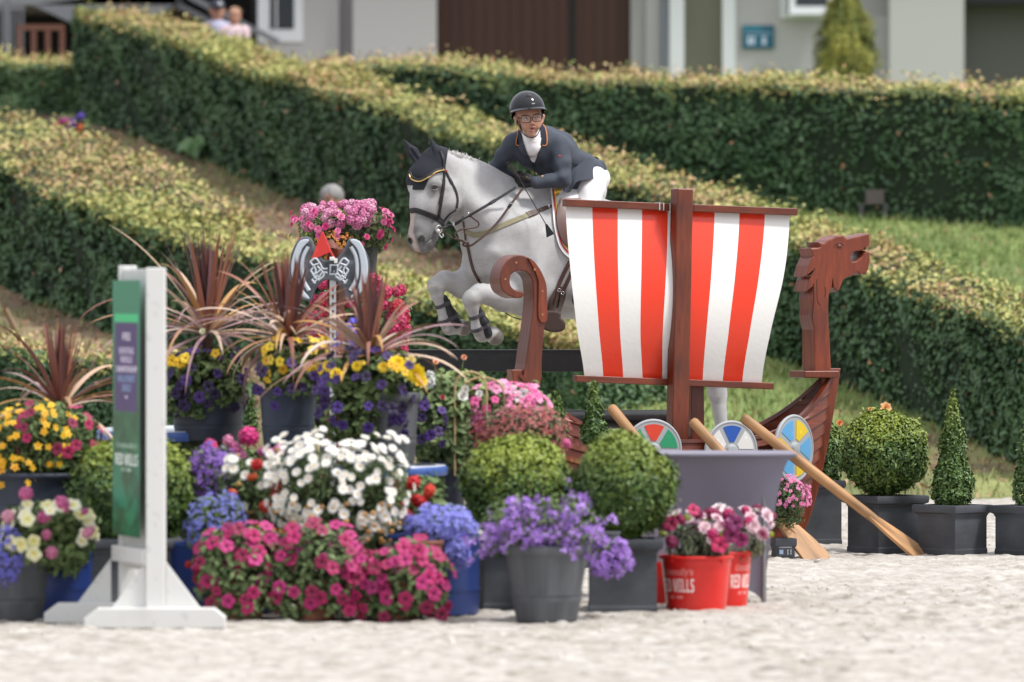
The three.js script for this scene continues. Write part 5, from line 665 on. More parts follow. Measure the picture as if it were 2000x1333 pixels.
  for (const [i, [label, name, cx, cy, rx, ry, c, fo, px, py]] of [['violet fan flowers behind the left daisies', 'fan_flower', 415, 935, 48, 62, [[0.15, 0.06, 0.34], [0.26, 0.13, 0.45]], GREEN, 420, 1000], ['blue lobelia cascade between the boxwood and the daisies', 'lobelia', 422, 1030, 56, 66, [[0.10, 0.11, 0.46], [0.22, 0.24, 0.64]], GREEN, 430, 1080]].entries()) { rnd = rngOf(170 + i); t = newPlant(name, label, 'potted flowers', px, py, i ? 26.55 : 27.1); roundPot(t, 0.1, 0.08, 0.12, terra, 0); foliage(t, M(cx, cy, rx * 0.95, ry * 0.95, i ? 26.5 : 27.1, 0.12), 1500, 0.045, fo); tiny(t, M(cx, cy, rx, ry, i ? 26.4 : 27, 0.13), G.small, c, i ? 760 : 1100, i ? 0.012 : 0.015); }
  rnd = rngOf(173); t = newPlant('lobelia', 'blue lobelia spilling over a terracotta pot, beside the red geranium', 'potted flowers', 830, 1130, 26.25); roundPot(t, 0.092, 0.07, 0.185, terra, 0); foliage(t, M(862, 1030, 64, 40, 26.5, 0.14), 1400, 0.03, GREEN); tiny(t, M(860, 1028, 66, 40, 26.4, 0.15), G.small, [[0.15, 0.15, 0.56], [0.30, 0.32, 0.76]], 1300, 0.015, { low: -0.6 }); tiny(t, M(892, 1075, 26, 40, 26.35, 0.08), G.small, [[0.15, 0.15, 0.56], [0.28, 0.29, 0.72]], 420, 0.015);
}
// --- grey pot with violet fan flowers
{ rnd = rngOf(180); const d = 26.0, t = newPlant('fan_flower', 'violet fan flowers overflowing a large round grey pot in front', 'potted flowers', 1068, 1214, d - 0.0); roundPot(t, px2(87, d), px2(60, d), px2(151, d), potGrey);
  foliage(t, M(1050, 1030, 118, 60, d, 0.22), 2400, 0.032, GREEN, { w: 0.7 });
  const ls = [], cs = [], st = []; for (let i = 0; i < 120; i++) { // flowering strands
    const a = rr(-0.15, 3.3), x0 = 1050 + rr(-80, 85), y0 = 1045 + rr(-25, 25), L = rr(28, 78) * (i % 9 === 0 ? 1.5 : 1), ex = x0 + Math.cos(a) * L * 1.25, ey = y0 - Math.sin(a) * L * 0.95 + (Math.abs(Math.cos(a)) > 0.6 ? rr(20, 62) : 0), dz = rr(-0.2, 0.24); const p0 = W(x0, y0, d - dz), p1 = W(ex, ey, d - dz * 1.25), m = p0.clone().lerp(p1, 0.5).add(V(0, 0.03, 0)); st.push(tube([p0, m, p1].map((p) => p.sub(t.position)), 0.002, 6, 4));
    for (let k = 0; k < 15; k++) { const u = rr(0.3, 1.05), p = p0.clone().multiplyScalar((1 - u) * (1 - u)).addScaledVector(m, 2 * u * (1 - u)).addScaledVector(p1, u * u).add(V(rr(-0.018, 0.018), rr(-0.018, 0.018), rr(-0.018, 0.018))); ls.push(facing(p, V(rr(-1, 1), rr(-0.4, 1), rr(0, 1.2)), 0.017 * rr(0.75, 1.25), rr(0, 6))); cs.push(mixc([0.28, 0.12, 0.54], [0.46, 0.27, 0.70], rnd())); } }
  part('stems', merge(st), std([0.16, 0.2, 0.08], 0.7), t); inst('flowers', G.small, pmI, ls, t, cs);
  rnd = rngOf(181); const r = thing('fan_flower', 'violet fan flower strands hanging before the square planter left of the table', 'potted flowers', W(1185, 1075, 26.35)); roundPot(r, 0.07, 0.06, 0.09, potGrey, 0); foliage(r, M(1188, 1085, 44, 34, 26.3, 0.1), 500, 0.03, GREEN); for (const [a, b, q] of [[1160, 1050, 20], [1195, 1105, 26], [1215, 1095, 22], [1170, 1110, 14], [1210, 1070, 16]]) tiny(r, M(a, b, q, q, 26.2, 0.05), G.small, [[0.28, 0.12, 0.54], [0.46, 0.27, 0.70]], 110, 0.017);
}
// --- tall green plants with hoops, pink mounds
{ rnd = rngOf(190); let t = newPlant('garden_plant', 'tall leafy plant with dark violet petunias and cane hoops', 'potted plant', 868, 1000, 28.6); roundPot(t, px2(46, 28.6), px2(36, 28.6), px2(100, 28.6), potNavy, 0);
  foliage(t, M(862, 825, 66, 92, 28.6, 0.2), 2600, 0.06, [[0.07, 0.12, 0.04], [0.2, 0.26, 0.1]]); foliage(t, M(900, 770, 58, 48, 28.7, 0.15), 800, 0.055, [[0.12, 0.18, 0.05], [0.26, 0.32, 0.1]]); flowers(t, M(838, 830, 36, 50, 28.4, 0.18), G.petunia, ['#33165e', '#47227c', '#2a1250'], 15, 0.03); tiny(t, M(840, 742, 9, 16, 28.3, 0.03), G.small, [[0.7, 0.7, 0.7], [0.75, 0.75, 0.75]], 60, 0.012); spot(t, [[864, 777, '#c01c50', 0.5], [903, 775, '#e9e9e4', 1.1], [910, 762, '#efefe9', 0.9], [937, 770, '#f0f0ec', 0.8]], G.rose, 28.3, 0.035);
  const cane = std('#b49a70', 0.7); for (const [xa, xb, top, dz] of [[888, 950, 727, 0.05], [900, 985, 738, -0.02], [880, 930, 745, -0.1]]) { const p = []; for (let i = 0; i <= 14; i++) { const u = i / 14, a = Math.PI * clamp((u - 0.3) / 0.4, 0, 1); const x = u < 0.3 ? xa : u > 0.7 ? xb : (xa + xb) / 2 - Math.cos(a) * (xb - xa) / 2, y = u < 0.3 ? lerp(930, top + 30, u / 0.3) : u > 0.7 ? lerp(top + 30, 930, (u - 0.7) / 0.3) : top + 30 - Math.sin(a) * 30; p.push(W(x, y, 28.5 - dz)); } wpart('cane_hoop', tube(p, 0.006, 60, 7), cane, t); }
  rnd = rngOf(191); t = newPlant('impatiens', 'pink and white blossoms massed behind the left front boxwood ball', 'potted flowers', 985, 960, 28.9); roundPot(t, 0.2, 0.16, 0.24, potNavy, 0); foliage(t, M(988, 830, 92, 75, 28.9, 0.2), 2600, 0.05, GREEN); flowers(t, M(988, 815, 84, 60, 28.7, 0.22), G.pansy, ['#e0609c', '#e884b0', '#d84a8c', '#ea9cc0'], 84, 0.030, { low: -0.35, gap: 1.15 }); spot(t, [[1000, 762, '#f2f0ee'], [1022, 770, '#f2f0ee', 1.1], [1032, 778, '#f4f2f0'], [980, 756, '#eeeae6', 0.9], [1012, 778, '#f2f0ee', 0.8], [960, 822, '#efe6ea', 0.8], [975, 828, '#efe6ea', 0.8]], G.pansy, 28.55, 0.032); spot(t, [[1107, 867, '#e86aa8', 1.0]], G.cluster, 27.3, 0.03, 'flower_head');
  rnd = rngOf(192); t = newPlant('heather', 'mound of small rust red flowers above the left front boxwood ball', 'potted flowers', 1025, 960, 28.3); roundPot(t, 0.17, 0.14, 0.24, potNavy, 0); foliage(t, M(1022, 855, 92, 56, 28.3, 0.18), 2200, 0.05, [[0.12, 0.13, 0.07], [0.25, 0.24, 0.14]], { w: 0.4 }); tiny(t, M(1022, 850, 90, 54, 28.2, 0.18), G.small, [[0.28, 0.04, 0.04], [0.46, 0.16, 0.14]], 1500, 0.012);
  // pink pot on the slope and geraniums behind the axe
  rnd = rngOf(193); t = newPlant('flower_pot', 'grey pot heaped with pink blossoms behind the axe post', 'potted flowers', 696, 560, 35.8); roundPot(t, px2(50, 35.8), px2(34, 35.8), px2(112, 35.8), potGrey, 0); foliage(t, M(676, 455, 92, 45, 35.8, 0.26), 3400, 0.05, GREY, { w: 0.5 }); foliage(t, M(655, 490, 45, 22, 35.6, 0.14), 600, 0.045, [[0.10, 0.11, 0.05], [0.2, 0.17, 0.08]], { w: 0.5 });
  flowers(t, M(668, 430, 70, 30, 35.7, 0.24), G.cluster, ['#e090b8', '#e8a0c2', '#dc7fae', '#eab0cc'], 52, 0.037, { gap: 1.05, low: -0.4 }); flowers(t, M(676, 452, 98, 42, 35.6, 0.28), G.double, ['#e0508f', '#e26aa6', '#d83f86', '#ea86b4'], 44, 0.030, { gap: 1.3 }); tiny(t, M(655, 480, 42, 26, 35.45, 0.14), G.small, [[0.5, 0.16, 0.02], [0.55, 0.22, 0.03]], 320, 0.012);
  const sup = thing('plinth', 'dark post carrying the pot of pink blossoms', 'plinth', W(696, 560, 35.8).setY(0)); const hs = CAMY + (HZ - 560) * 35.8 / FPX; part('column', uvBox(box(0.2, hs, 0.2, 0, hs / 2, 0, 0.01), 'y'), potDark, sup);
  rnd = rngOf(194); t = newPlant('geranium', 'tall bush of red and pink geraniums behind the axe post', 'potted flowers', 690, 900, 33); roundPot(t, 0.25, 0.2, 0.35, potNavy, 0); foliage(t, M(695, 660, 108, 105, 33, 0.28), 3600, 0.06, GREEN, { geo: SMALL }); foliage(t, M(695, 790, 100, 70, 33, 0.24), 1800, 0.06, GREEN, { geo: SMALL }); flowers(t, M(695, 640, 100, 88, 32.8, 0.3), G.cluster, ['#c8265c', '#d23a70', '#c41840', '#d02030', '#cf3068'], 54, 0.05, { gap: 1.35, name: 'flower_head' }); spot(t, [[728, 548, '#c02858', 1.0], [752, 570, '#cc3a68', 0.9], [745, 590, '#cf4470', 1.0], [773, 598, '#c62a38', 1.0], [768, 640, '#cc2a68', 1.1], [783, 625, '#d0406c', 1.0], [664, 566, '#c01a24', 1.0]], G.cluster, 32.5, 0.05, 'flower_head'); flowers(t, M(680, 670, 30, 30, 32.4, 0.1), G.pansy, ['#5a50d0', '#6a60da'], 9, 0.03);
}
// --- chrysanthemum and red buckets
{ rnd = rngOf(200); let t = newPlant('chrysanthemum', 'pink chrysanthemum in a small printed pot beside the lilac table', 'potted flowers', 1530, 1082, 33.0); squarePot(t, 0.135, 0.125, potDark, 0.25); foliage(t, M(1532, 985, 40, 46, 33, 0.13), 1800, 0.022, DEEP); const m = M(1538, 975, 42, 40, 32.95, 0.14); tiny(t, m, G.bidens, [[0.50, 0.11, 0.27], [0.62, 0.22, 0.40]], 520, 0.012, { low: -0.35, name: 'flowers', r0: 0.98 });
  const c = document.createElement('canvas'); c.width = 256; c.height = 192; let x = c.getContext('2d'); x.fillStyle = '#34383e'; x.fillRect(0, 0, 256, 192); x.fillStyle = '#c9ced6'; x.font = 'bold 30px sans-serif'; x.fillText('Chrysantheme', 8, 48, 236); x.fillStyle = '#8ba0b8'; x.fillRect(18, 80, 64, 74); x.fillStyle = '#c9ced6'; for (let i = 0; i < 3; i++) for (let k = 0; k < 2; k++) { x.fillRect(150 + k * 50, 78 + i * 32, 14, 18); } const ct = new THREE.CanvasTexture(c); ct.colorSpace = THREE.SRGBColorSpace; part('label', new THREE.PlaneGeometry(0.10, 0.07).translate(0, 0.05, 0.0625).rotateY(0.25), new THREE.MeshStandardMaterial({ map: ct, roughness: 0.6 }), t);
  const mk = (turn) => { const c2 = document.createElement('canvas'); c2.width = 1024; c2.height = 256; x = c2.getContext('2d'); x.fillStyle = '#d3211b'; x.fillRect(0, 0, 1024, 256); x.textAlign = 'center'; x.fillStyle = '#f3e6e4'; x.font = 'bold 88px sans-serif'; x.fillText('RED MILLS', 300, 165, 210); x.font = 'italic 40px serif'; x.fillStyle = '#e9b9b4'; x.fillText("Connolly's", 312, 84, 170); x.font = 'bold 20px sans-serif'; x.fillText('EST. 1908', 300, 196, 90); const q = new THREE.CanvasTexture(c2); q.colorSpace = THREE.SRGBColorSpace; return q; };
  const bt = mk(), bm = new THREE.MeshPhysicalMaterial({ map: bt, roughness: 0.32, side: THREE.DoubleSide, clearcoat: 0.2 }), rim = std('#d3211b', 0.35);
  for (const [i, [label, px, py, r, turn, mx, my, rx, ry]] of [['red bucket of cut flowers in front of the table, nearer one', 1360, 1196, 73, -2.57, 1362, 1048, 70, 48], ['red bucket of cut flowers just behind the nearer bucket', 1416, 1190, 55, -1.01, 1432, 1038, 66, 44]].entries()) {
    rnd = rngOf(210 + i); const d = gd(py) + (i ? 0.26 : 0.16), k = d / FPX; t = thing('bucket', label, 'flower bucket', V((px - 1000) * k, 0, -d), 0, 'red buckets of flowers'); const R = r * k, h = 106 * k; const g = lathe([[R * 0.78, 0.0], [R * 0.8, 0.012], [R * 0.94, h * 0.93], [R * 0.95, h]], 56); { const uv = g.attributes.uv, q = g.attributes.position; for (let n = 0; n < uv.count; n++) uv.setY(n, q.getY(n) / h); } g.rotateY(turn); part('shell', g, bm, t); part('base', new THREE.CircleGeometry(R * 0.79, 30).rotateX(-Math.PI / 2).translate(0, 0.012, 0), rim, t); part('rim', new THREE.TorusGeometry(R * 0.965, 0.009, 8, 56).rotateX(Math.PI / 2).translate(0, h - 0.004, 0), rim, t); part('water', new THREE.CircleGeometry(R * 0.93, 30).rotateX(-Math.PI / 2).translate(0, h * 0.8, 0), soil, t);
    for (const s of [-1, 1]) part('handle_lug', box(0.03, 0.035, 0.014, 0, 0, 0, 0.004), rim, t, { pos: V(s * R * 0.7, h - 0.008, R * 0.66), rot: [0, s * 0.8, 0] });
    const bq = M(mx, my + 20, rx * 0.85, ry, d, R * 0.85); foliage(t, bq, 1100, 0.05, [[0.10, 0.13, 0.07], [0.22, 0.25, 0.15]], { w: 0.35, name: 'stems_and_leaves', up: 1 });
    const mm = M(mx, my, rx, ry, d, R * 0.95); flowers(t, mm, G.double, ['#f0e4e6', '#e8c8d2', '#f2eeec', '#ecd0da', '#efe0e4'], 15, 0.042, { low: -0.15, gap: 1.3 }); flowers(t, mm, G.cluster, ['#a01a5a', '#8a1650', '#c8246e', '#b03a86'], 11, 0.036, { low: -0.1, gap: 1.6, r0: 1.0 }); flowers(t, mm, G.cluster, ['#a8b83a', '#9cae34'], 5, 0.024, { low: -0.1, name: 'filler_head' }); if (!i) spot(t, [[1406, 1064, '#c01858', 1.15], [1428, 1045, '#8a1a56', 1.2], [1436, 1022, '#7c1a5a', 1.1], [1448, 1055, '#93205e', 1.0], [1310, 1022, '#981848', 1.0], [1355, 996, '#c02860', 0.8]], G.petunia, d - 0.2, 0.042);
    else { const wrap = new THREE.MeshPhysicalMaterial({ color: 0xffffff, roughness: 0.15, transmission: 0.85, side: THREE.DoubleSide }); const s = lathe([[R * 0.8, h * 0.92], [R * 1.05, h + 0.04], [R * 1.18, h + 0.11]], 20), P = s.attributes.position; for (let q = 0; q < P.count; q++) { const kx = 1 + 0.10 * (hash2(q, 5) - 0.5); P.setXYZ(q, P.getX(q) * kx, P.getY(q) + 0.03 * (hash2(q, 6) - 0.5), P.getZ(q) * kx); } s.computeVertexNormals(); part('wrapping', s, wrap, t); }
  }
  // things under the table
  const b3 = thing('bucket', 'red bucket mostly hidden behind the table cover arch', 'flower bucket', W(1282, 1160, 27.7).setY(0), 0, 'red buckets of flowers'); part('shell', lathe([[0.001, 0], [0.11, 0], [0.13, 0.22]], 36), rim, b3);
  rnd = rngOf(215); const bq = newPlant('wrapped_bouquet', 'small pink bouquet in clear wrapping left of the nearer red bucket', 'bouquet', 1258, 1085, 27.0); part('wrapping', lathe([[0.02, -0.02], [0.07, 0.05], [0.09, 0.07]], 14), new THREE.MeshPhysicalMaterial({ color: 0xffffff, roughness: 0.15, transmission: 0.8, side: THREE.DoubleSide }), bq); spot(bq, [[1246, 1072, '#dc90ae'], [1262, 1068, '#e0a0b8'], [1276, 1076, '#d884a8', 0.8], [1255, 1082, '#d98aa8', 0.8]], G.cluster, 26.95, 0.026, 'flower_head');
}
// --- small things on the bank
{ rnd = rngOf(220); let t = thing('flower_clump', 'small clump of bright flowers at the foot of the long hedge, left', 'flowers', V((135 - 1000) * 64.5 / FPX, bankY(64.5), -64.5)); const D = 64.5; foliage(t, M(140, 248, 36, 22, D, 0.15), 260, 0.07, GREEN); spot(t, [[126, 238, '#c83a9a', 1.2], [142, 242, '#6a38a8', 1.1], [112, 250, '#d02a5a', 1.1], [157, 228, '#5a40b0', 1], [155, 250, '#e0703a', 0.9], [133, 252, '#7a48b8', 0.9]], G.cluster, D - 0.3, 0.055, 'flower_head');
  const dG = bankY, dp = (px, py) => { const d = groundD(py); return V((px - 1000) * d / FPX, bankY(d), -d); };
  t = thing('dock_plant', 'broad leaved green weed at the foot of the long hedge', 'weed', dp(385, 318)); const dm = std([0.12, 0.22, 0.08], 0.5); for (let i = 0; i < 11; i++) { const l = shade(new THREE.Mesh(LEAF, dm)); l.name = 'leaf'; const a = rr(-0.3, 3.5); l.position.set(Math.cos(a) * 0.12, 0.12 + rr(0, 0.16), Math.sin(a) * 0.1); l.rotation.set(rr(-1.1, -0.3), rr(-0.5, 0.5), a - Math.PI / 2); l.scale.setScalar(rr(0.2, 0.34)); t.add(l); }
  t = thing('wooden_stake', 'slanting wooden stake stuck in the bank at the left edge', 'stake', W(57, 680, 49.6)); const a = W(8, 602, 49.3).sub(t.position); part('shaft', tube([V(0, -0.1, 0), a], 0.028, 3, 10), std([0.34, 0.24, 0.15], 0.8), t);
  t = thing('bench', 'small dark bench in the gap of the back hedge', 'bench', W(1706, 446, 58.35)); for (const s of [-1, 1]) part('leg', box(0.05, 0.34, 0.05, s * 0.13, 0.1, 0), std([0.05, 0.05, 0.055], 0.6), t); part('seat', box(0.34, 0.05, 0.16, 0, 0.02, 0), std([0.10, 0.11, 0.12], 0.6), t); part('backrest', box(0.2, 0.16, 0.04, 0.02, 0.34, -0.05), std([0.09, 0.075, 0.07], 0.8), t);
}
// ---------- the grey horse ----------
const YAW = 27 * Math.PI / 180, KH = 296, SIDE = V(Math.sin(YAW), 0, Math.cos(YAW)), FWD = V(-Math.cos(YAW), 0, Math.sin(YAW));
const zc = (px) => 35.5 + (px - 905) / KH * Math.tan(YAW);
const Hh = (px, py, dz = 0) => W(px, py, zc(px) - dz);
const pr = (r) => r / KH;
const proj = (p) => [1000 + p.x * FPX / -p.z, HZ - (p.y - CAMY) * FPX / -p.z];
const hc = (a, b, ra, rb, k = 0.05, flat = 1) => cap(Hh(...a), Hh(...b), pr(ra), pr(rb), k, flat);
const headD = 35.28, hd = (px, py, f = 0) => W(px, py, headD - f);   // f: metres towards the camera
const hp = (a, b, ra, rb, k = 0.03) => cap(hd(...a), hd(...b), pr(ra), pr(rb), k);
const headCaps = [
  hp([851, 316], [834, 350], 27, 33, 0.05), hp([834, 350, 0.02], [828, 400, 0.04], 33, 24, 0.06), hp([828, 400, 0.04], [823, 446, 0.05], 24, 21, 0.05), hp([821, 462, 0.06], [824, 470, 0.05], 24, 21, 0.04),
  hp([868, 372, 0.0], [872, 396, -0.01], 22, 25, 0.05), hp([872, 398, -0.02], [850, 446, 0.0], 21, 14, 0.05), hp([850, 446, 0.01], [838, 474, 0.03], 14, 11, 0.04), hp([836, 478, 0.035], [826, 484, 0.045], 9, 8, 0.03),
  hp([846, 358, 0.105], [857, 361, 0.085], 9, 8, 0.03), hp([843, 376, 0.09], [836, 405, 0.085], 7, 5, 0.04), hp([858, 384, 0.06], [848, 415, 0.06], 6, 4, 0.05), hp([805, 358, 0.02], [806, 368, 0.02], 9, 8, 0.03),
  hp([813, 372, 0.09], [812, 440, 0.105], 10, 8, 0.05), hp([818, 463, 0.125], [826, 470, 0.115], 7, 6, 0.02), hp([803, 466, 0.08], [806, 474, 0.085], 8, 7, 0.02), hp([812, 482, 0.09], [824, 486, 0.085], 8, 7, 0.025),
];
const neckCaps = [hc([868, 336, 0.1], [926, 386, 0.0], 38, 60, 0.10, 1.5), hc([926, 386], [992, 446], 60, 86, 0.12, 1.5), hc([900, 405, 0.05], [935, 470, 0.02], 12, 20, 0.08), hc([905, 322, 0.04], [1012, 378], 18, 22, 0.06, 1.4), hc([890, 372, 0.13], [960, 440, 0.14], 20, 34, 0.10)];
const bodyCaps = [
  hc([1000, 476], [1092, 490], 94, 125, 0.12, 1.42), hc([1092, 490], [1210, 518], 125, 112, 0.1, 1.35), hc([1210, 518], [1325, 532], 112, 102, 0.12, 1.3), hc([1040, 392], [1115, 392], 26, 28, 0.12, 1.3), hc([1325, 515], [1385, 560], 80, 60, 0.12, 1.3),
  hc([938, 488, 0.05], [934, 525, 0.05], 36, 26, 0.07), hc([936, 486, -0.12], [926, 524, -0.12], 30, 26, 0.07), hc([1010, 455, 0.14], [1040, 555, 0.17], 52, 46, 0.13), hc([975, 500, 0.16], [1030, 570, 0.17], 36, 36, 0.09), hc([955, 500, 0.19], [968, 520, 0.19], 20, 22, 0.03), hc([1000, 400, 0.20], [965, 492, 0.24], 10, 16, 0.04), hc([1055, 470, 0.25], [1035, 545, 0.27], 26, 34, 0.04), hc([1100, 560, 0.25], [1200, 570, 0.25], 22, 22, 0.05),
  hc([1095, 505, 0.0], [1200, 535, 0.0], 100, 90, 0.1, 1.0),
];
const legCaps = [ // near fore, folded
  hc([1045, 578, 0.16], [985, 580, 0.20], 44, 27, 0.08), hc([985, 580, 0.20], [938, 574, 0.23], 27, 18, 0.05), hc([938, 572, 0.235], [922, 582, 0.24], 16, 16.5, 0.04), hc([920, 588, 0.24], [922, 600, 0.235], 15, 12, 0.04), hc([912, 586, 0.245], [914, 592, 0.245], 8, 7, 0.02),
  hc([922, 602, 0.235], [933, 640, 0.21], 11, 9.5, 0.03), hc([927, 606, 0.20], [938, 640, 0.17], 7, 7, 0.03), hc([934, 642, 0.205], [940, 654, 0.195], 13, 13.5, 0.035), hc([942, 655, 0.19], [961, 655, 0.165], 11.5, 13, 0.03), hc([962, 653, 0.165], [967, 658, 0.16], 15, 17, 0.015),
  // far fore, folded
  hc([962, 556, -0.10], [905, 558, -0.10], 40, 25, 0.08), hc([905, 557, -0.10], [868, 548, -0.08], 24, 17, 0.05), hc([868, 547, -0.08], [853, 556, -0.075], 16, 16, 0.04), hc([851, 562, -0.075], [853, 576, -0.08], 14, 11.5, 0.04), hc([843, 556, -0.07], [845, 564, -0.07], 7.5, 7, 0.02),
  hc([854, 578, -0.08], [868, 622, -0.11], 10.5, 9, 0.03), hc([859, 582, -0.11], [873, 622, -0.15], 7, 7, 0.03), hc([869, 628, -0.115], [876, 641, -0.125], 12.5, 12.5, 0.035), hc([878, 642, -0.13], [897, 641, -0.155], 11, 12.5, 0.03), hc([899, 638, -0.16], [905, 641, -0.165], 14.5, 16, 0.015),
];
const hindCaps = [
  hc([1330, 540, 0.14], [1345, 640, 0.18], 70, 42, 0.1), hc([1345, 640, 0.18], [1398, 732, 0.16], 40, 23, 0.06), hc([1398, 732, 0.16], [1402, 770, 0.16], 22, 17, 0.04), hc([1402, 770, 0.16], [1411, 845, 0.2], 16, 12, 0.04), hc([1411, 850, 0.2], [1408, 890, 0.2], 14, 12, 0.03), hc([1406, 896, 0.2], [1402, 912, 0.2], 15, 18, 0.02),
  hc([1310, 560, -0.16], [1300, 650, -0.16], 62, 38, 0.1), hc([1300, 650, -0.16], [1332, 735, -0.2], 36, 20, 0.06), hc([1332, 735, -0.2], [1341, 835, -0.2], 16, 10, 0.04), hc([1341, 840, -0.2], [1334, 880, -0.2], 13, 12, 0.03), hc([1332, 884, -0.2], [1328, 900, -0.2], 14, 17, 0.02),
];
const allCaps = [...bodyCaps, ...neckCaps, ...headCaps, ...legCaps, ...hindCaps];
const rawHorse = field(allCaps, SIDE), rawHead = field(headCaps, SIDE);
const nostrilN = hit(823, 470, rawHead, 34.5), nostrilF = hit(800.5, 471, rawHead, 34.5), mouthA = hd(848, 462, 0.07), mouthB = hd(822, 481, 0.14);
const segD = (p, a, b, r) => { const ba = b.clone().sub(a), pa = p.clone().sub(a), h = clamp(pa.dot(ba) / ba.lengthSq(), 0, 1); return pa.addScaledVector(ba, -h).length() - r; };
const horseF = (x, y, z) => {
  let d = rawHorse(x, y, z); if (d > 0.1 || z < -35.6 || y > 2.3) return d;
  const e = Math.hypot((x - nostrilN.x) / 0.8, (y - nostrilN.y) / 1.35, z - nostrilN.z) - 0.023, e2 = Math.hypot((x - nostrilF.x) / 0.8, (y - nostrilF.y) / 1.3, z - nostrilF.z) - 0.015; d = Math.max(d, -e, -e2);
  if (y < 2.1 && y > 1.9) { const m = segD(V(x, y, z), mouthA, mouthB, 0.004); d = Math.max(d, -m); }
  return d;
};
const horse = thing('horse', 'grey horse with black ear bonnet leaping over the black planks', 'horse', V(Hh(1090, 500).x, 0, Hh(1090, 500).z));
{
  const headB = capsBox(headCaps), g1 = nets(horseF, capsBox(allCaps, 0.04), 0.0105);
  const hoofs = [[Hh(968, 661, 0.16), V(0.5, -0.85, 0).normalize()], [Hh(906, 645, -0.165), V(0.8, -0.6, 0).normalize()]];
  const muz = hd(822, 470, 0.06), knees = [Hh(922, 586, 0.24), Hh(853, 560, -0.075), Hh(937, 650, 0.2), Hh(872, 638, -0.12), Hh(1400, 745, 0.16)];
  const nrm = g1.attributes.normal, uvA = g1.attributes.uv, PA = g1.attributes.position;
  paint(g1, (p) => {
    const [px, py] = proj(p), s = p.dot(SIDE), f = p.dot(FWD), n = fbm(f * 7 + 30, p.y * 7 + s * 3, 3), n2 = fbm(f * 22 + 3, p.y * 22 + s * 9, 2);
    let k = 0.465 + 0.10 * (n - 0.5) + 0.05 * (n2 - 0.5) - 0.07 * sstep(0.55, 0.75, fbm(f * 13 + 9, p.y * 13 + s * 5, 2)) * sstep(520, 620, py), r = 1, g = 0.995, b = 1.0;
    const m = p.distanceTo(muz); const isHead = px < 905 && py < 500;
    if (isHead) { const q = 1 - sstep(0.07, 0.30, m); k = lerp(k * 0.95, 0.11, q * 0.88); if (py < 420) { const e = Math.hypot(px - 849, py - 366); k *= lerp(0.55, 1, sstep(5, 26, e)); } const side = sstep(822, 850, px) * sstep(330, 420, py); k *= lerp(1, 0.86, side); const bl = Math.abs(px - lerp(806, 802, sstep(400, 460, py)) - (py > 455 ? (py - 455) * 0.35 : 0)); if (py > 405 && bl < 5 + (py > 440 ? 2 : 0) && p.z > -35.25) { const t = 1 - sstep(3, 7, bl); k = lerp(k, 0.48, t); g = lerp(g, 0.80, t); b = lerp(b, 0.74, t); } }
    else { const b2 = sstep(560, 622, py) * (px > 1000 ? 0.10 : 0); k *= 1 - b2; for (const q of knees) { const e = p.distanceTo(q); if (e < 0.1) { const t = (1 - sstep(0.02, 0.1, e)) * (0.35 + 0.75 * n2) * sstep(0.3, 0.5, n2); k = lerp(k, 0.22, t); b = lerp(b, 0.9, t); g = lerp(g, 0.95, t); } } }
    if (py > 500 && px < 1000) { const h0 = segD(p, Hh(968, 655, 0.16), Hh(978, 676, 0.15), 0.05), cA = p.clone().sub(Hh(960, 655, 0.17)); const along = (px - 960) * 0.75 + (py - 655) * 0.66; if (px > 950 && py > 630 && along > 5) { k = lerp(k, 0.13 + 0.08 * n2, sstep(5, 8, along)); b = 0.8; g = 0.9; } const al2 = (px - 899) * 0.95 + (py - 640) * 0.3; if (px > 890 && px < 925 && py > 612 && p.z < -35.45 && al2 > 3) { k = lerp(k, 0.14 + 0.06 * n2, sstep(3, 6, al2)); b = 0.8; g = 0.9; } }
    if (py > 890) k = 0.12;
    const nd = Math.min(p.distanceTo(nostrilN), p.distanceTo(nostrilF)); if (nd < 0.03) k = lerp(0.02, k, sstep(0.017, 0.028, nd));
    return [k * r, k * g, k * b];
  });
  for (let i = 0; i < PA.count; i++) { const p = V(PA.getX(i), PA.getY(i), PA.getZ(i)); uvA.setXY(i, p.dot(FWD) + 0.7 * p.dot(SIDE), p.y + 0.15 * p.dot(SIDE)); }
  const fleck = tex(1024, 1024, (u, v) => { const s = vnoise(u * 190, v * 190, 190), m = fbm(u * 10, v * 10, 3, 10), h = fbm(u * 60, v * 60, 2, 60); const k = 0.95 + 0.05 * (h - 0.5) - (s > 0.92 && m > 0.42 ? 0.26 : 0); return [k, k, k]; }, true, [1.9, 1.9]);
  const coat = new THREE.MeshPhysicalMaterial({ vertexColors: true, map: fleck, roughness: 0.62, sheen: 0.25, sheenRoughness: 0.5, sheenColor: new THREE.Color(0.8, 0.8, 0.85), bumpMap: tex(256, 256, (u, v) => fbm(u * 40, v * 40, 3, 40), false), bumpScale: 0.001 });
  wpart('body', g1, coat, horse);
}
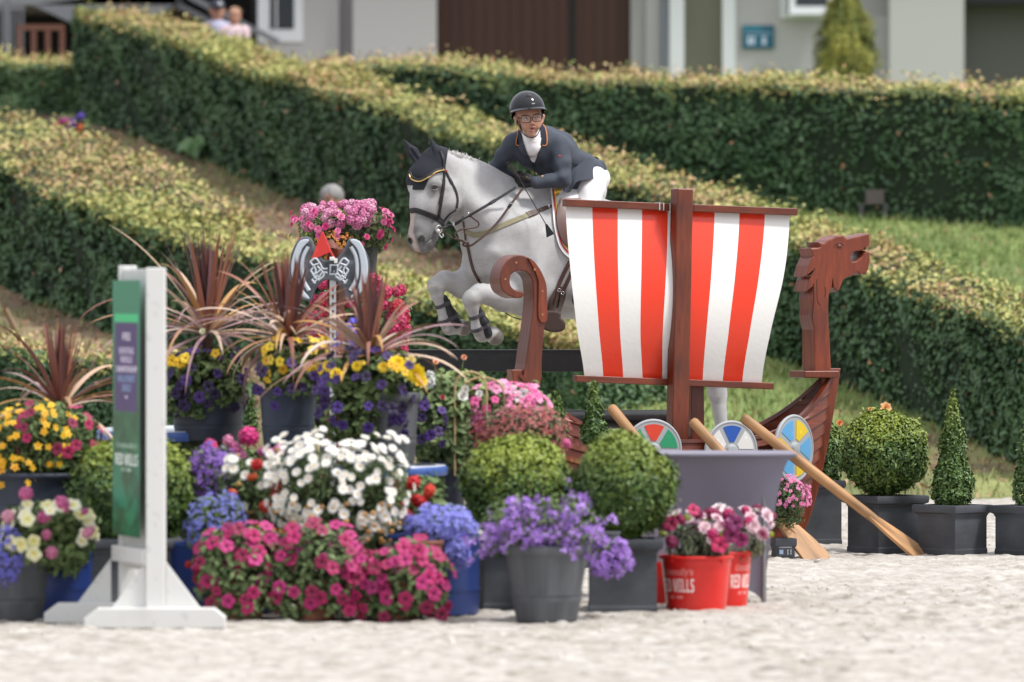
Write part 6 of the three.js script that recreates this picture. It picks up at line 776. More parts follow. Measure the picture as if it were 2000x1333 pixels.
// --- eye, mane, tail
{
  const e = hd(849, 366.5, 0.121), g = new THREE.SphereGeometry(0.021, 20, 14); g.translate(e.x, e.y, e.z - 0.004); wpart('eye', g, new THREE.MeshPhysicalMaterial({ color: new THREE.Color(0.012, 0.008, 0.006), roughness: 0.08, clearcoat: 1 }), horse);
  const lidM = std([0.16, 0.155, 0.15], 0.7); wpart('eyelid', tube([[841, 367, 0.128], [845, 362.5, 0.139], [850, 361.5, 0.138], [856, 364, 0.126]].map((q) => hd(...q)), 0.0065, 20, 8), lidM, horse); wpart('lower_eyelid', tube([[842, 369, 0.130], [849, 372, 0.137], [856, 368, 0.126]].map((q) => hd(...q)), 0.005, 16, 8), lidM, horse);
  rnd = rngOf(300); const mane = [], tail = [];
  const crest = new THREE.CatmullRomCurve3([[868, 299], [895, 303], [930, 318], [965, 338], [990, 354], [1012, 368]].map(([x, y]) => Hh(x, y, lerp(0.09, 0, (x - 868) / 144) - 0.0)));
  for (let i = 0; i < 2600; i++) { const u = rnd(), p = crest.getPoint(u), t = crest.getTangent(u), up = V(0, 1, 0).addScaledVector(t, -t.y).normalize(); const d = V(0, 0, 0).addScaledVector(up, rr(0.15, 0.8)).addScaledVector(SIDE, rr(-1.3, 0.7)).addScaledVector(t, rr(-0.5, 0.6)).normalize(), L = rr(0.014, 0.030) * (rnd() < 0.03 ? 1.8 : 1); const p0 = p.clone().addScaledVector(up, rr(-0.02, 0.008)).addScaledVector(SIDE, rr(-0.03, 0.03)), p1 = p0.clone().addScaledVector(d, L), c = t.clone().multiplyScalar(rr(0.0008, 0.0028)); mane.push([p0, p1, c]); }
  const hair = (list) => { const pos = []; for (const [a, b, c] of list) { const m = a.clone().lerp(b, 0.6).addScaledVector(SIDE, 0.002); pos.push(...a.clone().sub(c).toArray(), ...a.clone().add(c).toArray(), ...m.clone().add(c).toArray(), ...a.clone().sub(c).toArray(), ...m.clone().add(c).toArray(), ...m.clone().sub(c).toArray(), ...m.clone().sub(c).toArray(), ...m.clone().add(c).toArray(), ...b.toArray()); } const g = new THREE.BufferGeometry(); g.setAttribute('position', new THREE.Float32BufferAttribute(pos, 3)); g.computeVertexNormals(); return g; };
  wpart('mane', hair(mane), std([0.62, 0.615, 0.60], 0.6), horse, { kind: 'stuff' });
  const w = []; for (let i = 0; i < 26; i++) { const p = hd(rr(834, 846), rr(476, 490), 0.02), q = p.clone().add(V(rr(0.0, 0.06), rr(-0.05, -0.01), rr(0, 0.04))); w.push([p, q, V(0.0004, 0, 0)]); } wpart('whiskers', hair(w), std([0.6, 0.6, 0.6], 0.6), horse, { kind: 'stuff' });
  for (let i = 0; i < 260; i++) { const a = Hh(1392, 480, 0.0).add(V(rr(-0.03, 0.03), rr(-0.03, 0.03), rr(-0.03, 0.03))), b = Hh(1400 + rr(-10, 50), rr(600, 690), rr(-0.05, 0.05)); tail.push([a, b, V(0.002, 0, 0)]); } wpart('tail', hair(tail), std([0.55, 0.545, 0.53], 0.6), horse, { kind: 'stuff' });
}
// --- tack
const leather = std([0.018, 0.018, 0.020], 0.42), brownL = new THREE.MeshPhysicalMaterial({ color: new THREE.Color(0.062, 0.030, 0.022), roughness: 0.5, side: THREE.DoubleSide }), saddleL = new THREE.MeshPhysicalMaterial({ color: new THREE.Color(0.085, 0.025, 0.015), roughness: 0.4, clearcoat: 0.1, clearcoatRoughness: 0.3, side: THREE.DoubleSide }), steelM = std([0.6, 0.6, 0.6], 0.25, { metalness: 1 }), brass = std([0.72, 0.5, 0.2], 0.3, { metalness: 1 }), black = std([0.012, 0.012, 0.014], 0.7), navyF = std([0.008, 0.010, 0.018], 0.85);
function onSurf(list, f, lift) { let last = null; const out = []; for (const [px, py, d] of list) { let p = d ? W(px, py, d) : hit(px, py, f, 34.4); if (!p) { p = last ? W(px, py, -last.z) : null; if (!p) continue; } last = p.clone(); const n = gradOf(f, p); out.push([p.addScaledVector(n, lift), n]); } return out; }
function strap(list, f, w, thick, m, parent, name, lift = 0.001, sub = 8) {
  const dense = new THREE.CatmullRomCurve3(list.map(([x, y]) => V(x, y, 0)), false, 'centripetal').getPoints((list.length - 1) * sub), free = list.some((q) => q[2]);
  let P, N; if (free) { const c = new THREE.CatmullRomCurve3(list.map(([x, y, d]) => W(x, y, d)), false, 'centripetal'); P = c.getPoints((list.length - 1) * sub); N = P.map((p) => gradOf(f, p)); }
  else { const s = onSurf(dense.map((q) => [q.x, q.y]), f, lift); P = s.map((q) => q[0]); N = s.map((q) => q[1]); for (let it = 0; it < 2; it++) P = P.map((p, i) => i && i < P.length - 1 ? P[i - 1].clone().add(p).add(p).add(P[i + 1]).multiplyScalar(0.25) : p); }
  return wpart(name, ribbonGeo(P, N, w, thick), m, parent);
}
const faceHead = (x, y, z) => rawHead(x, y, z);
{ // ear bonnet
  const lim = (px) => px < 806 ? 362 : px < 828 ? 371 : px < 840 ? lerp(371, 343, (px - 828) / 12) : lerp(343, 333, (px - 840) / 34);
  const ears = [cap(hd(822, 322, 0.02), hd(806, 297, 0.0), 0.034, 0.034, 0.02), cap(hd(806, 297, 0.0), hd(788, 273, -0.01), 0.034, 0.004, 0.02), cap(hd(855, 322, 0.05), hd(852, 297, 0.045), 0.036, 0.038, 0.02), cap(hd(852, 297, 0.045), hd(841, 272, 0.035), 0.038, 0.004, 0.02)], fe = field(ears);
  const earCut = [cap(hd(818, 316, 0.06), hd(795, 282, 0.03), 0.022, 0.010, 0.01), cap(hd(846, 318, 0.095), hd(843, 282, 0.07), 0.020, 0.008, 0.01)], fc = field(earCut), h2 = field([...headCaps, ...neckCaps], SIDE);
  const fb = (x, y, z) => { const px = 1000 + x * FPX / -z, py = HZ - (y - CAMY) * FPX / -z, reg = (py - lim(px)) / KH, reg2 = (px - 874 + (py - 300) * 0.15) / KH; const capD = Math.max(h2(x, y, z) - 0.007, reg, reg2, -(h2(x, y, z) + 0.012)); let d = capD; const e = Math.max(fe(x, y, z), -fc(x, y, z)); const t = Math.max(0.015 - Math.abs(d - e), 0) / 0.015; return Math.min(d, e) - t * t * 0.004; };
  const bb = capsBox([...ears, headCaps[0], headCaps[1]], 0.05); const g = nets(fb, bb, 0.0045); const P = g.attributes.position; for (let i = 0; i < P.count; i++) g.attributes.uv.setXY(i, P.getX(i), P.getY(i));
  wpart('ear_bonnet', g, std([0.010, 0.012, 0.020], 0.85, { bumpMap: tex(64, 64, (u, v) => 0.5 + 0.5 * Math.sin(u * 6.283 * 8) * Math.sin(v * 6.283 * 8), false, [12, 12]), bumpScale: 0.001 }), horse);
  const fbF = (x, y, z) => Math.min(fb(x, y, z), rawHead(x, y, z));
  const br = wpart('bridle', tube([hd(866, 329, 0.1), hd(866, 331, 0.1)], 0.004, 2, 6), brass, horse);
  strap([[801, 338], [806, 348], [818, 352], [834, 345], [852, 333], [869, 329]], fbF, 0.024, 0.005, leather, br, 'browband', 0.002); strap([[801, 341], [806, 351], [818, 355], [834, 348], [852, 336], [867, 332]], fbF, 0.009, 0.006, brass, br, 'gold_piping', 0.005);
  strap([[860, 295], [866, 312], [867, 332], [865.5, 361], [861, 397], [857, 420], [860, 434]], fbF, 0.020, 0.005, leather, br, 'cheek_strap', 0.003); strap([[866, 352], [863, 380], [859, 400]], fbF, 0.026, 0.006, leather, br, 'cheek_keeper', 0.004);
  strap([[802, 412], [810, 411], [822, 414], [838, 420], [854, 427], [866, 436]], faceHead, 0.036, 0.007, leather, br, 'noseband', 0.001); strap([[803, 409], [822, 411.5], [852, 423]], faceHead, 0.008, 0.010, leather, br, 'noseband_edge', 0.002);
  strap([[870, 336], [880, 355], [889, 372], [893, 390], [891, 407]], horseF, 0.018, 0.005, leather, br, 'throat_lash', 0.003); strap([[877, 350], [882, 359]], horseF, 0.022, 0.008, leather, br, 'throat_keeper', 0.003);
  strap([[862, 436], [868, 430], [878, 418], [890, 410]], horseF, 0.012, 0.004, leather, br, 'jaw_strap', 0.002);
  strap([[857, 430], [864, 437], [868, 446]], faceHead, 0.016, 0.005, leather, br, 'flash_strap', 0.002);
  wpart('rosette', new THREE.SphereGeometry(0.007, 12, 8).translate(...hd(872, 334, 0.11).toArray()), std([0.35, 0.02, 0.03], 0.5), br);
  const bit = wpart('bit', tube([[856, 440], [854.5, 444], [855, 449], [858, 452]].map((q) => hd(q[0], q[1], 0.085)), 0.006, 14, 8), steelM, horse); wpart('bit_ring', new THREE.TorusGeometry(0.022, 0.0042, 8, 24).rotateY(0.5).translate(...hd(857, 448, 0.085).toArray()), steelM, bit); wpart('bit_cheek', tube([[856, 452], [858.5, 459], [863, 464], [866, 461], [864, 457]].map((q) => hd(q[0], q[1], 0.08)), 0.005, 20, 8), steelM, bit); wpart('bit_guard', new THREE.SphereGeometry(0.012, 12, 8).translate(...hd(856, 451, 0.09).toArray()), std([0.7, 0.68, 0.62], 0.5), bit);
}
const reins = wpart('reins', tube([W(858, 446, 35.19), W(869, 444, 35.2), W(881, 440, 35.25)], 0.006, 10, 7), leather, horse);
const rd = (px) => lerp(35.2, 35.36, sstep(860, 1010, px));
strap([[881, 440], [897, 431], [917, 421], [960, 396], [1008, 366]].map(([x, y]) => [x, y, rd(x)]), horseF, 0.019, 0.004, leather, reins, 'upper_rein'); strap([[957, 398], [968, 391]].map(([x, y]) => [x, y, rd(x) - 0.004]), horseF, 0.024, 0.006, leather, reins, 'rein_stop');
strap([[868, 444], [881, 441], [897, 433], [905, 424]].map(([x, y]) => [x, y, rd(x) + 0.02]), horseF, 0.028, 0.006, leather, reins, 'rein_buckle_end'); wpart('rein_buckle', box(0.012, 0.022, 0.008).translate(...W(886, 438, 35.2).toArray()), steelM, reins);
const mart = wpart('martingale', tube([[917, 421], [926, 428], [935, 436], [934, 442], [920, 446], [902, 448], [891, 454], [888, 460], [893, 466], [903, 470], [912, 476]].map(([x, y]) => W(x, y, rd(x) + 0.01)), 0.0055, 60, 7), brownL, horse);
wpart('martingale_ring', new THREE.TorusGeometry(0.016, 0.003, 8, 20).rotateY(0.8).translate(...W(917, 420, 35.27).toArray()), steelM, mart);
wpart('rein_loop', tube([[866, 449], [872, 456], [882, 464], [898, 470], [911, 475]].map(([x, y]) => W(x, y, rd(x) + 0.03)), 0.005, 30, 7), brownL, mart);
{ // lower rein runs from the ring to the hand
  const l = [[914, 479, 35.26], [919, 480, 35.26], [934, 470, 35.25], [967, 440, 35.28], [996, 402, 35.32], [1021, 368, 35.36]]; strap(l, horseF, 0.016, 0.004, brownL, mart, 'lower_rein'); strap([[992, 407, 35.318], [999, 398, 35.318]], horseF, 0.022, 0.006, leather, mart, 'keeper'); wpart('keeper_ring', box(0.016, 0.006, 0.01).translate(...W(999, 398, 35.31).toArray()), steelM, mart);
  strap([[913, 478], [915, 486], [919, 506], [926, 531], [939, 554]], horseF, 0.021, 0.006, brownL, mart, 'chest_strap', 0.003); wpart('knot', new THREE.TorusGeometry(0.017, 0.008, 8, 16).scale(1, 0.7, 1).translate(...onSurf([[912, 478]], horseF, 0.012)[0][0].toArray()), std([0.09, 0.028, 0.02], 0.6), mart);
  strap([[905, 432], [907, 445], [910, 470]], horseF, 0.012, 0.004, brownL, mart, 'neck_strap', 0.004);
  strap([[963, 588], [975, 599], [990, 612], [1004, 620], [1018, 624]].map(([x, y]) => [x, y, 35.5]), horseF, 0.020, 0.005, brownL, mart, 'belly_strap');
  const bp = strap([[909, 452], [918, 457], [928, 459], [944, 456], [987, 438], [1031, 421]], horseF, 0.036, 0.004, std([0.27, 0.25, 0.16], 0.9), horse, 'breast_girth', 0.004); strap([[1030, 421], [1040, 417], [1050, 414]], horseF, [...Array(17)].map((_, i) => 0.046 - 0.002 * Math.max(0, i - 9)), 0.006, brownL, bp, 'leather_tab', 0.005); strap([[1048, 414], [1060, 409], [1078, 403], [1100, 396], [1112, 392]], horseF, 0.017, 0.005, brownL, bp, 'side_strap', 0.006); strap([[1052, 412], [1070, 406]], horseF, 0.026, 0.008, brownL, bp, 'side_buckle', 0.008); wpart('buckle', box(0.008, 0.024, 0.008).translate(...onSurf([[1071, 405.5]], horseF, 0.016)[0][0].toArray()), steelM, bp);
}
function decal(f, quadFn, nu, nv, lift, z0 = 34.4, fill = true) { // a sheet laid on a field; quadFn(u, v) gives photographed points
  const P = [], I = [], U = []; let ok = [], lastP = null;
  for (let i = 0; i <= nu; i++) for (let j = 0; j <= nv; j++) { const [px, py] = quadFn(i / nu, j / nv); let p = hit(px, py, f, z0); if (p) { const n = gradOf(f, p); p.addScaledVector(n, lift); lastP = p; } else if (lastP && fill) p = W(px, py, -lastP.z); ok.push(!!p); P.push(...(p ?? V(0, 0, 0)).toArray()); U.push((px - 1000) / 300, (py - 600) / 300); }
  for (let i = 0; i < nu; i++) for (let j = 0; j < nv; j++) { const a = i * (nv + 1) + j, q = [a, a + 1, a + nv + 1, a + nv + 2]; if (q.every((k) => ok[k])) I.push(a, a + 1, a + nv + 1, a + 1, a + nv + 2, a + nv + 1); }
  const g = new THREE.BufferGeometry(); g.setAttribute('position', new THREE.Float32BufferAttribute(P, 3)); g.setAttribute('uv', new THREE.Float32BufferAttribute(U, 2)); g.setIndex(I); g.computeVertexNormals(); return g;
}
const between = (A, B) => { const a = new THREE.CatmullRomCurve3(A.map(([x, y]) => V(x, y, 0))), b = new THREE.CatmullRomCurve3(B.map(([x, y]) => V(x, y, 0))); return (u, v) => { const p = a.getPoint(u).lerp(b.getPoint(u), v); return [p.x, p.y]; }; };
{ // saddle, pad and girth
  const pad = wpart('saddle_pad', decal(horseF, between([[1076, 372], [1079, 400], [1082, 440], [1090, 476], [1104, 497], [1150, 520], [1200, 500]], [[1130, 372], [1140, 400], [1150, 440], [1160, 460], [1170, 470], [1180, 470], [1200, 460]]), 40, 10, 0.012), std([0.75, 0.75, 0.76], 0.85), horse);
  strap([[1080, 372], [1083, 404], [1087, 440], [1094, 472], [1106, 491], [1130, 508]], horseF, 0.010, 0.004, std([0.62, 0.03, 0.03], 0.6), pad, 'red_trim', 0.0135); strap([[1083, 376], [1086, 404], [1090, 440], [1097, 470], [1109, 488], [1130, 503]], horseF, 0.009, 0.004, std([0.75, 0.55, 0.05], 0.6), pad, 'yellow_trim', 0.0145); strap([[1076, 372], [1079, 400], [1082, 440], [1090, 476], [1104, 497], [1130, 514]], horseF, 0.012, 0.006, std([0.78, 0.78, 0.79], 0.8), pad, 'white_binding', 0.012);
  const sd = wpart('saddle', decal(horseF, between([[1094, 392], [1090, 408], [1086, 428], [1089, 450], [1098, 472], [1112, 486], [1140, 490]], [[1150, 392], [1155, 408], [1160, 428], [1165, 445], [1165, 460], [1160, 470], [1160, 480]]), 30, 10, 0.028), saddleL, horse);
  strap([[1094, 394], [1089, 412], [1087, 430], [1090, 452], [1099, 473], [1113, 486]], horseF, 0.016, 0.012, brownL, sd, 'flap_edge', 0.022);
  wpart('pommel', tube([Hh(1085, 388, 0.18), Hh(1092, 372, 0.12), Hh(1105, 368, 0.0), Hh(1112, 372, -0.12)], 0.032, 24, 12), std([0.50, 0.32, 0.05], 0.8), sd); wpart('pommel_edge', tube([Hh(1093, 396, 0.19), Hh(1098, 374, 0.12), Hh(1110, 366, 0.0), Hh(1118, 374, -0.12)], 0.026, 24, 12), brownL, sd); wpart('seat', tube([Hh(1118, 428, 0.0), Hh(1150, 440, 0.0), Hh(1195, 442, 0.0)], 0.12, 24, 14), saddleL, sd);
  const gi = strap([[1113, 510], [1101, 534], [1088, 562]], horseF, 0.028, 0.006, brownL, horse, 'girth', 0.008); strap([[1116, 530], [1109, 548], [1100, 567]], horseF, 0.026, 0.006, brownL, gi, 'girth_strap', 0.009);
  wpart('girth_end', decal(horseF, between([[1094, 559], [1102, 564], [1104, 574], [1098, 592], [1091, 612], [1088, 618]], [[1086, 560], [1078, 568], [1072, 582], [1068, 598], [1063, 612], [1062, 618]]), 20, 8, 0.016), brownL, gi); for (const [x, y] of [[1084, 574], [1092, 578]]) { strap([[x + 4, y - 12], [x, y], [x - 6, y + 20]], horseF, 0.017, 0.006, std([0.05, 0.022, 0.016], 0.45), gi, 'billet', 0.018); const q = onSurf([[x + 3, y - 8]], horseF, 0.030)[0][0]; wpart('girth_buckle', new THREE.TorusGeometry(0.013, 0.0025, 6, 4).rotateZ(0.785 - 0.35).translate(q.x, q.y, q.z), steelM, gi); }
  const sg = poly(smooth2([[1062, 612], [1090, 612], [1092, 622], [1100, 630], [1101, 638], [1096, 644], [1082, 646], [1064, 641], [1057, 630]], 3).map(([x, y]) => { const p = W(x, y, 35.42); return [p.x, p.y]; }).reverse(), 0.05, 0.012).translate(0, 0, -35.46); wpart('stud_guard', sg, std([0.055, 0.032, 0.024], 0.6), gi);
}
{ // tendon boots on both forelegs
  const boots = [[[[932, 600, 0.245], [944, 630, 0.235], [951, 652, 0.225]], [[924, 621, 0.235], [932, 643, 0.215]], 0.235], [[[868, 582, -0.065], [881, 614, -0.085], [891, 632, -0.095]], [[859, 597, -0.09], [868, 624, -0.115]], -0.09]];
  boots.forEach(([back, st], i) => {
    const C = back.map((q) => Hh(...q)), f = field([cap(C[0], C[1], 0.020, 0.034, 0.02), cap(C[1], C[2], 0.034, 0.037, 0.02)]), g = nets((x, y, z) => f(x, y, z), capsBox([cap(C[0], C[2], 0.04, 0.04)], 0.02), 0.004);
    const b = wpart('tendon_boot', g, std([0.014, 0.015, 0.018], 0.45), horse);
    for (const q of st) { const c = Hh(...q), dir = C[1].clone().sub(C[0]).normalize(), u = dir.clone().cross(SIDE).normalize(), v = dir.clone().cross(u), P = [], N = []; for (let k = 0; k <= 24; k++) { const a = k / 24 * 6.2832, d = u.clone().multiplyScalar(Math.cos(a)).addScaledVector(v, Math.sin(a)); let r = 0.01; const ff = (p) => Math.min(horseF(p.x, p.y, p.z), f(p.x, p.y, p.z)); while (r < 0.12 && ff(c.clone().addScaledVector(d, r)) < 0) r += 0.002; P.push(c.clone().addScaledVector(d, r + 0.001)); N.push(d); } wpart('boot_strap', ribbonGeo(P, N, 0.026, 0.004), std([0.06, 0.055, 0.065], 0.55), b); }
    if (!i) { const o = std([0.75, 0.16, 0.03], 0.5); wpart('orange_tab', box(0.008, 0.03, 0.006).rotateZ(-0.15).translate(...Hh(955, 651, 0.203).toArray()), o, b); for (let k = 0; k < 3; k++) wpart('stud', new THREE.SphereGeometry(0.004, 8, 6).translate(...Hh(938 + k * 1.6, 626 + k * 4.5, 0.212).toArray()), brass, b); }
  });
}
// ---------- the rider ----------
const rider = thing('person', 'rider in dark jacket, white breeches and glossy helmet on the grey horse', 'person', V(Hh(1150, 400).x, 0, Hh(1150, 400).z));
const fd = (px, py, f = 0) => W(px, py, 35.40 - f);
const kf = FPX / 35.4, fr = (r) => r / kf;
const fp = (a, b, ra, rb, k = 0.015) => cap(fd(...a), fd(...b), fr(ra), fr(rb), k);
let bodyField = null;
const R_ = (px, py, dz = 0) => Hh(px, py, dz), rc = (a, b, ra, rb, k = 0.04) => cap(R_(...a), R_(...b), pr(ra), pr(rb), k);
{ // body: head with face, neck and trunk as one surface
  const caps = [fp([1031, 214, 0], [1034, 226, 0.01], 25.5, 24.5, 0.02), fp([1034, 228, 0.03], [1036, 244, 0.03], 20, 17.5, 0.03), fp([1036, 246, 0.035], [1037.5, 259, 0.05], 15.5, 9.5, 0.025), fp([1038, 262.5, 0.066], [1038.5, 263.5, 0.066], 6, 6, 0.014),
    fp([1020.5, 240, 0.052], [1026, 247, 0.062], 6.5, 6, 0.022), fp([1054, 238, 0.052], [1049.5, 246, 0.062], 6.5, 6, 0.022), fp([1023, 225.5, 0.075], [1052, 223, 0.075], 4, 4, 0.016),
    fp([1038.2, 229, 0.092], [1039.6, 239, 0.106], 2.6, 3.0, 0.012), fp([1039.6, 240.5, 0.107], [1039.6, 241, 0.106], 3.6, 3.5, 0.008), fp([1036, 242, 0.094], [1043.2, 241.5, 0.094], 2.6, 2.6, 0.007),
    fp([1033.5, 249.3, 0.088], [1039.4, 248.1, 0.098], 1.5, 1.9, 0.005), fp([1039.4, 248.1, 0.098], [1045, 248.9, 0.089], 1.9, 1.5, 0.005), fp([1034.5, 255.3, 0.086], [1039.6, 256.2, 0.096], 1.4, 1.9, 0.007), fp([1039.6, 256.0, 0.095], [1044.2, 254.9, 0.087], 1.9, 1.3, 0.007),
    fp([1008, 230, -0.005], [1011, 243, 0.0], 5.5, 3.5, 0.01), fp([1060, 227, -0.005], [1058.5, 238, 0.0], 4.5, 3, 0.01), fp([1033, 250, -0.02], [1036, 285, -0.03], 16, 18, 0.03),
    rc([1045, 294, 0.1], [1135, 330, 0.05], 25, 17), rc([1135, 330, 0.05], [1158, 345, 0.0], 17, 20), rc([1088, 286, 0.2], [1099, 352, 0.30], 14, 11), rc([1099, 352, 0.30], [1045, 357, 0.27], 11, 8), rc([1004, 280, 0.05], [969, 326, -0.06], 13, 10), rc([969, 326, -0.06], [1005, 352, -0.02], 10, 7),
    rc([1160, 348, 0.12], [1138, 440, 0.30], 26, 17), rc([1138, 440, 0.3], [1158, 560, 0.30], 15, 10), rc([1165, 348, -0.12], [1150, 440, -0.32], 26, 17), rc([1150, 440, -0.32], [1165, 560, -0.30], 15, 10)];
  const f0 = field(caps); bodyField = field([caps[16], caps[17]]); const mouthL = [fd(1036.2, 252, 0.104), fd(1042.5, 251.4, 0.104)], eyesP = [fd(1027.2, 231.6, 0.098), fd(1049, 229.4, 0.098)];
  const f = (x, y, z) => { let d = f0(x, y, z); if (d > 0.03 || y < 2.6 || z < -35.36) return d; const p = V(x, y, z), m = segD(V(x, (y - mouthL[0].y) / 0.72 + mouthL[0].y, z), mouthL[0], mouthL[1], 0.0042); d = Math.max(d, -m); for (const e of eyesP) { const s = Math.hypot((x - e.x) / 1.5, y - e.y, (z - e.z) / 1.1) - 0.0105; d = Math.max(d, -s); } return d; };
  const hb = new THREE.Box3(); for (const c of caps.slice(0, 17)) for (const p of [c.a, c.b]) hb.expandByPoint(p); hb.expandByScalar(0.13); hb.min.y = fd(1036, 284).y; const g1 = nets(f, hb, 0.0032);
  const lipC = [0.42, 0.135, 0.115], skin = [0.46, 0.245, 0.165];
  paint(g1, (p) => { const [px, py] = proj(p), n = fbm(px * 0.5, py * 0.5, 2); let c = skin.map((q) => q * (0.94 + 0.12 * n)); const mix = (t, k) => { c = c.map((q, i) => lerp(q, k[i], t)); };
    if (p.z > -35.35) { const ch = Math.min(Math.hypot((px - 1023) / 7, (py - 243) / 6), Math.hypot((px - 1052) / 6, (py - 241) / 6)); mix(0.35 * (1 - sstep(0.3, 1.2, ch)), [0.50, 0.20, 0.14]); const ns = Math.hypot((px - 1039.5) / 5, (py - 240) / 5); mix(0.3 * (1 - sstep(0.3, 1.2, ns)), [0.50, 0.20, 0.14]);
      const beard = sstep(243, 250, py) * (1 - sstep(266, 270, py)) * 0.0 + (1 - sstep(0.7, 1.25, Math.hypot((px - 1038) / 17, (py - 259) / 13))) * 0.22; mix(beard, [0.22, 0.13, 0.10]);
      const upper = Math.hypot((px - 1039.3) / 6.6, (py - 248.9) / 1.9), lower = Math.hypot((px - 1039.5) / 5.8, (py - 255.6) / 2.3); mix(0.8 * (1 - sstep(0.75, 1.1, Math.min(upper, lower))), lipC); const mo = Math.hypot((px - 1039.4) / 3.8, (py - 252) / 1.3); mix(1 - sstep(0.8, 1.05, mo), [0.06, 0.015, 0.015]);
      for (const [bx, by, sl] of [[1026, 225.6, 0.10], [1050, 222.9, -0.16]]) { const b = Math.hypot((px - bx) / 8, (py - by - (px - bx) * sl * 0.6) / 1.7); mix(0.9 * (1 - sstep(0.7, 1.05, b)), [0.035, 0.022, 0.016]); } for (const [ex, ey] of [[1027.2, 231.6], [1049, 229.4]]) { const e = Math.hypot((px - ex) / 6.2, (py - ey) / 4); mix(0.4 * (1 - sstep(0.6, 1.2, e)), [0.26, 0.12, 0.085]); } for (const nx of [1037.3, 1042]) { const e = Math.hypot((px - nx) / 1.3, (py - 243.8) / 0.9); mix(0.85 * (1 - sstep(0.6, 1.1, e)), [0.09, 0.03, 0.025]); } }
    return c; });
  const bb2 = capsBox(caps, 0.04); bb2.max.y = fd(1036, 284).y + 0.0032; const g2 = nets(f0, bb2, 0.012); paint(g2, () => skin);
  wpart('body', merge([g1, g2], true), new THREE.MeshPhysicalMaterial({ vertexColors: true, roughness: 0.5, sheen: 0.15, sheenColor: new THREE.Color(0.6, 0.4, 0.35) }), rider);
  // eyes
  for (const e of eyesP) { const eye = wpart('eye', new THREE.SphereGeometry(0.0118, 20, 14).translate(e.x, e.y - 0.0004, e.z - 0.0085), std([0.46, 0.44, 0.43], 0.2), rider); const c = V(e.x + 0.0016, e.y, e.z - 0.0085 + 0.0102); wpart('iris', new THREE.SphereGeometry(0.0058, 14, 10).scale(1, 1, 0.38).translate(c.x, c.y, c.z), std([0.10, 0.13, 0.16], 0.1), eye); wpart('pupil', new THREE.SphereGeometry(0.0027, 10, 8).scale(1, 1, 0.5).translate(c.x, c.y, c.z + 0.0016), std([0.005, 0.005, 0.005], 0.1), eye); wpart('eyelid', tube([V(e.x - 0.0145, e.y + 0.0005, e.z - 0.0035), V(e.x - 0.006, e.y + 0.0068, e.z + 0.0035), V(e.x + 0.006, e.y + 0.0068, e.z + 0.0035), V(e.x + 0.0145, e.y + 0.0005, e.z - 0.0035)], 0.0024, 14, 6), std([0.30, 0.15, 0.10], 0.6), eye); }
  // hair at the temples
  rnd = rngOf(400); const hs = []; for (let i = 0; i < 500; i++) { const left = rnd() < 0.6, p = left ? fd(rr(1009, 1016), rr(218, 240), rr(-0.02, 0.045)) : fd(rr(1056, 1060), rr(218, 229), rr(-0.02, 0.045)); const q = p.clone().add(V(rr(-0.004, 0.004), rr(-0.026, -0.012), rr(-0.003, 0.004))); hs.push(p, q); }
  const hp_ = []; for (let i = 0; i < hs.length; i += 2) { const a = hs[i], b = hs[i + 1]; hp_.push(a.x - 0.0015, a.y, a.z, a.x + 0.0015, a.y, a.z, b.x, b.y, b.z); } const hg = new THREE.BufferGeometry(); hg.setAttribute('position', new THREE.Float32BufferAttribute(hp_, 3)); hg.computeVertexNormals(); wpart('hair', hg, std([0.02, 0.013, 0.010], 0.6), rider, { kind: 'stuff' });
  // glasses
  const gl = std([0.015, 0.014, 0.014], 0.25), gz = 0.118; const lens = (cx, cy, w, h) => { const p = []; for (let i = 0; i < 28; i++) { const a = i / 28 * 6.2832, c = Math.cos(a), s = Math.sin(a), k = Math.pow(Math.abs(c) ** 3.2 + Math.abs(s) ** 3.2, -1 / 3.2); p.push(fd(cx + c * k * w * (1 - 0.06 * s), cy - s * k * h + (cx - 1038) * -0.006 * c, gz - 0.00018 * (cx + c * w - 1038) ** 2 * 0.16)); } return p; };
  const L = lens(1027, 232.8, 9.3, 7.2), Rr = lens(1049.2, 230.2, 8.6, 7.0), gls = wpart('glasses', tube(L, 0.0024, 60, 7, true), gl, rider); wpart('rim', tube(Rr, 0.0024, 60, 7, true), gl, gls); wpart('bridge', tube([fd(1036, 230.8, gz), fd(1038.3, 229.6, gz + 0.002), fd(1040.8, 230.2, gz)], 0.0022, 10, 7), gl, gls);
  const lm = new THREE.MeshPhysicalMaterial({ color: 0xffffff, roughness: 0.02, transmission: 1, side: THREE.DoubleSide }); for (const q of [L, Rr]) { const c = q.reduce((a, b) => a.add(b), V(0, 0, 0)).multiplyScalar(1 / q.length), P = []; q.forEach((a, i) => { P.push(...c.toArray(), ...a.toArray(), ...q[(i + 1) % q.length].toArray()); }); const g = new THREE.BufferGeometry(); g.setAttribute('position', new THREE.Float32BufferAttribute(P, 3)); g.computeVertexNormals(); wpart('lens', g, lm, gls); }
  wpart('temple', tube([fd(1017.8, 231.5, gz - 0.01), fd(1012, 230.5, 0.05), fd(1009, 230, 0.0)], 0.0022, 10, 6), gl, gls); wpart('temple', tube([fd(1057.8, 228, gz - 0.01), fd(1060, 227.5, 0.05), fd(1061, 227, 0.0)], 0.0022, 10, 6), gl, gls);
  // helmet
  const hm = new THREE.MeshPhysicalMaterial({ color: new THREE.Color(0.016, 0.017, 0.020), roughness: 0.1, specularIntensity: 0.75 }), C = fd(1029.6, 214, -0.012), tilt = new THREE.Matrix4().makeRotationFromEuler(new THREE.Euler(-0.10, 0.1, 0.10));
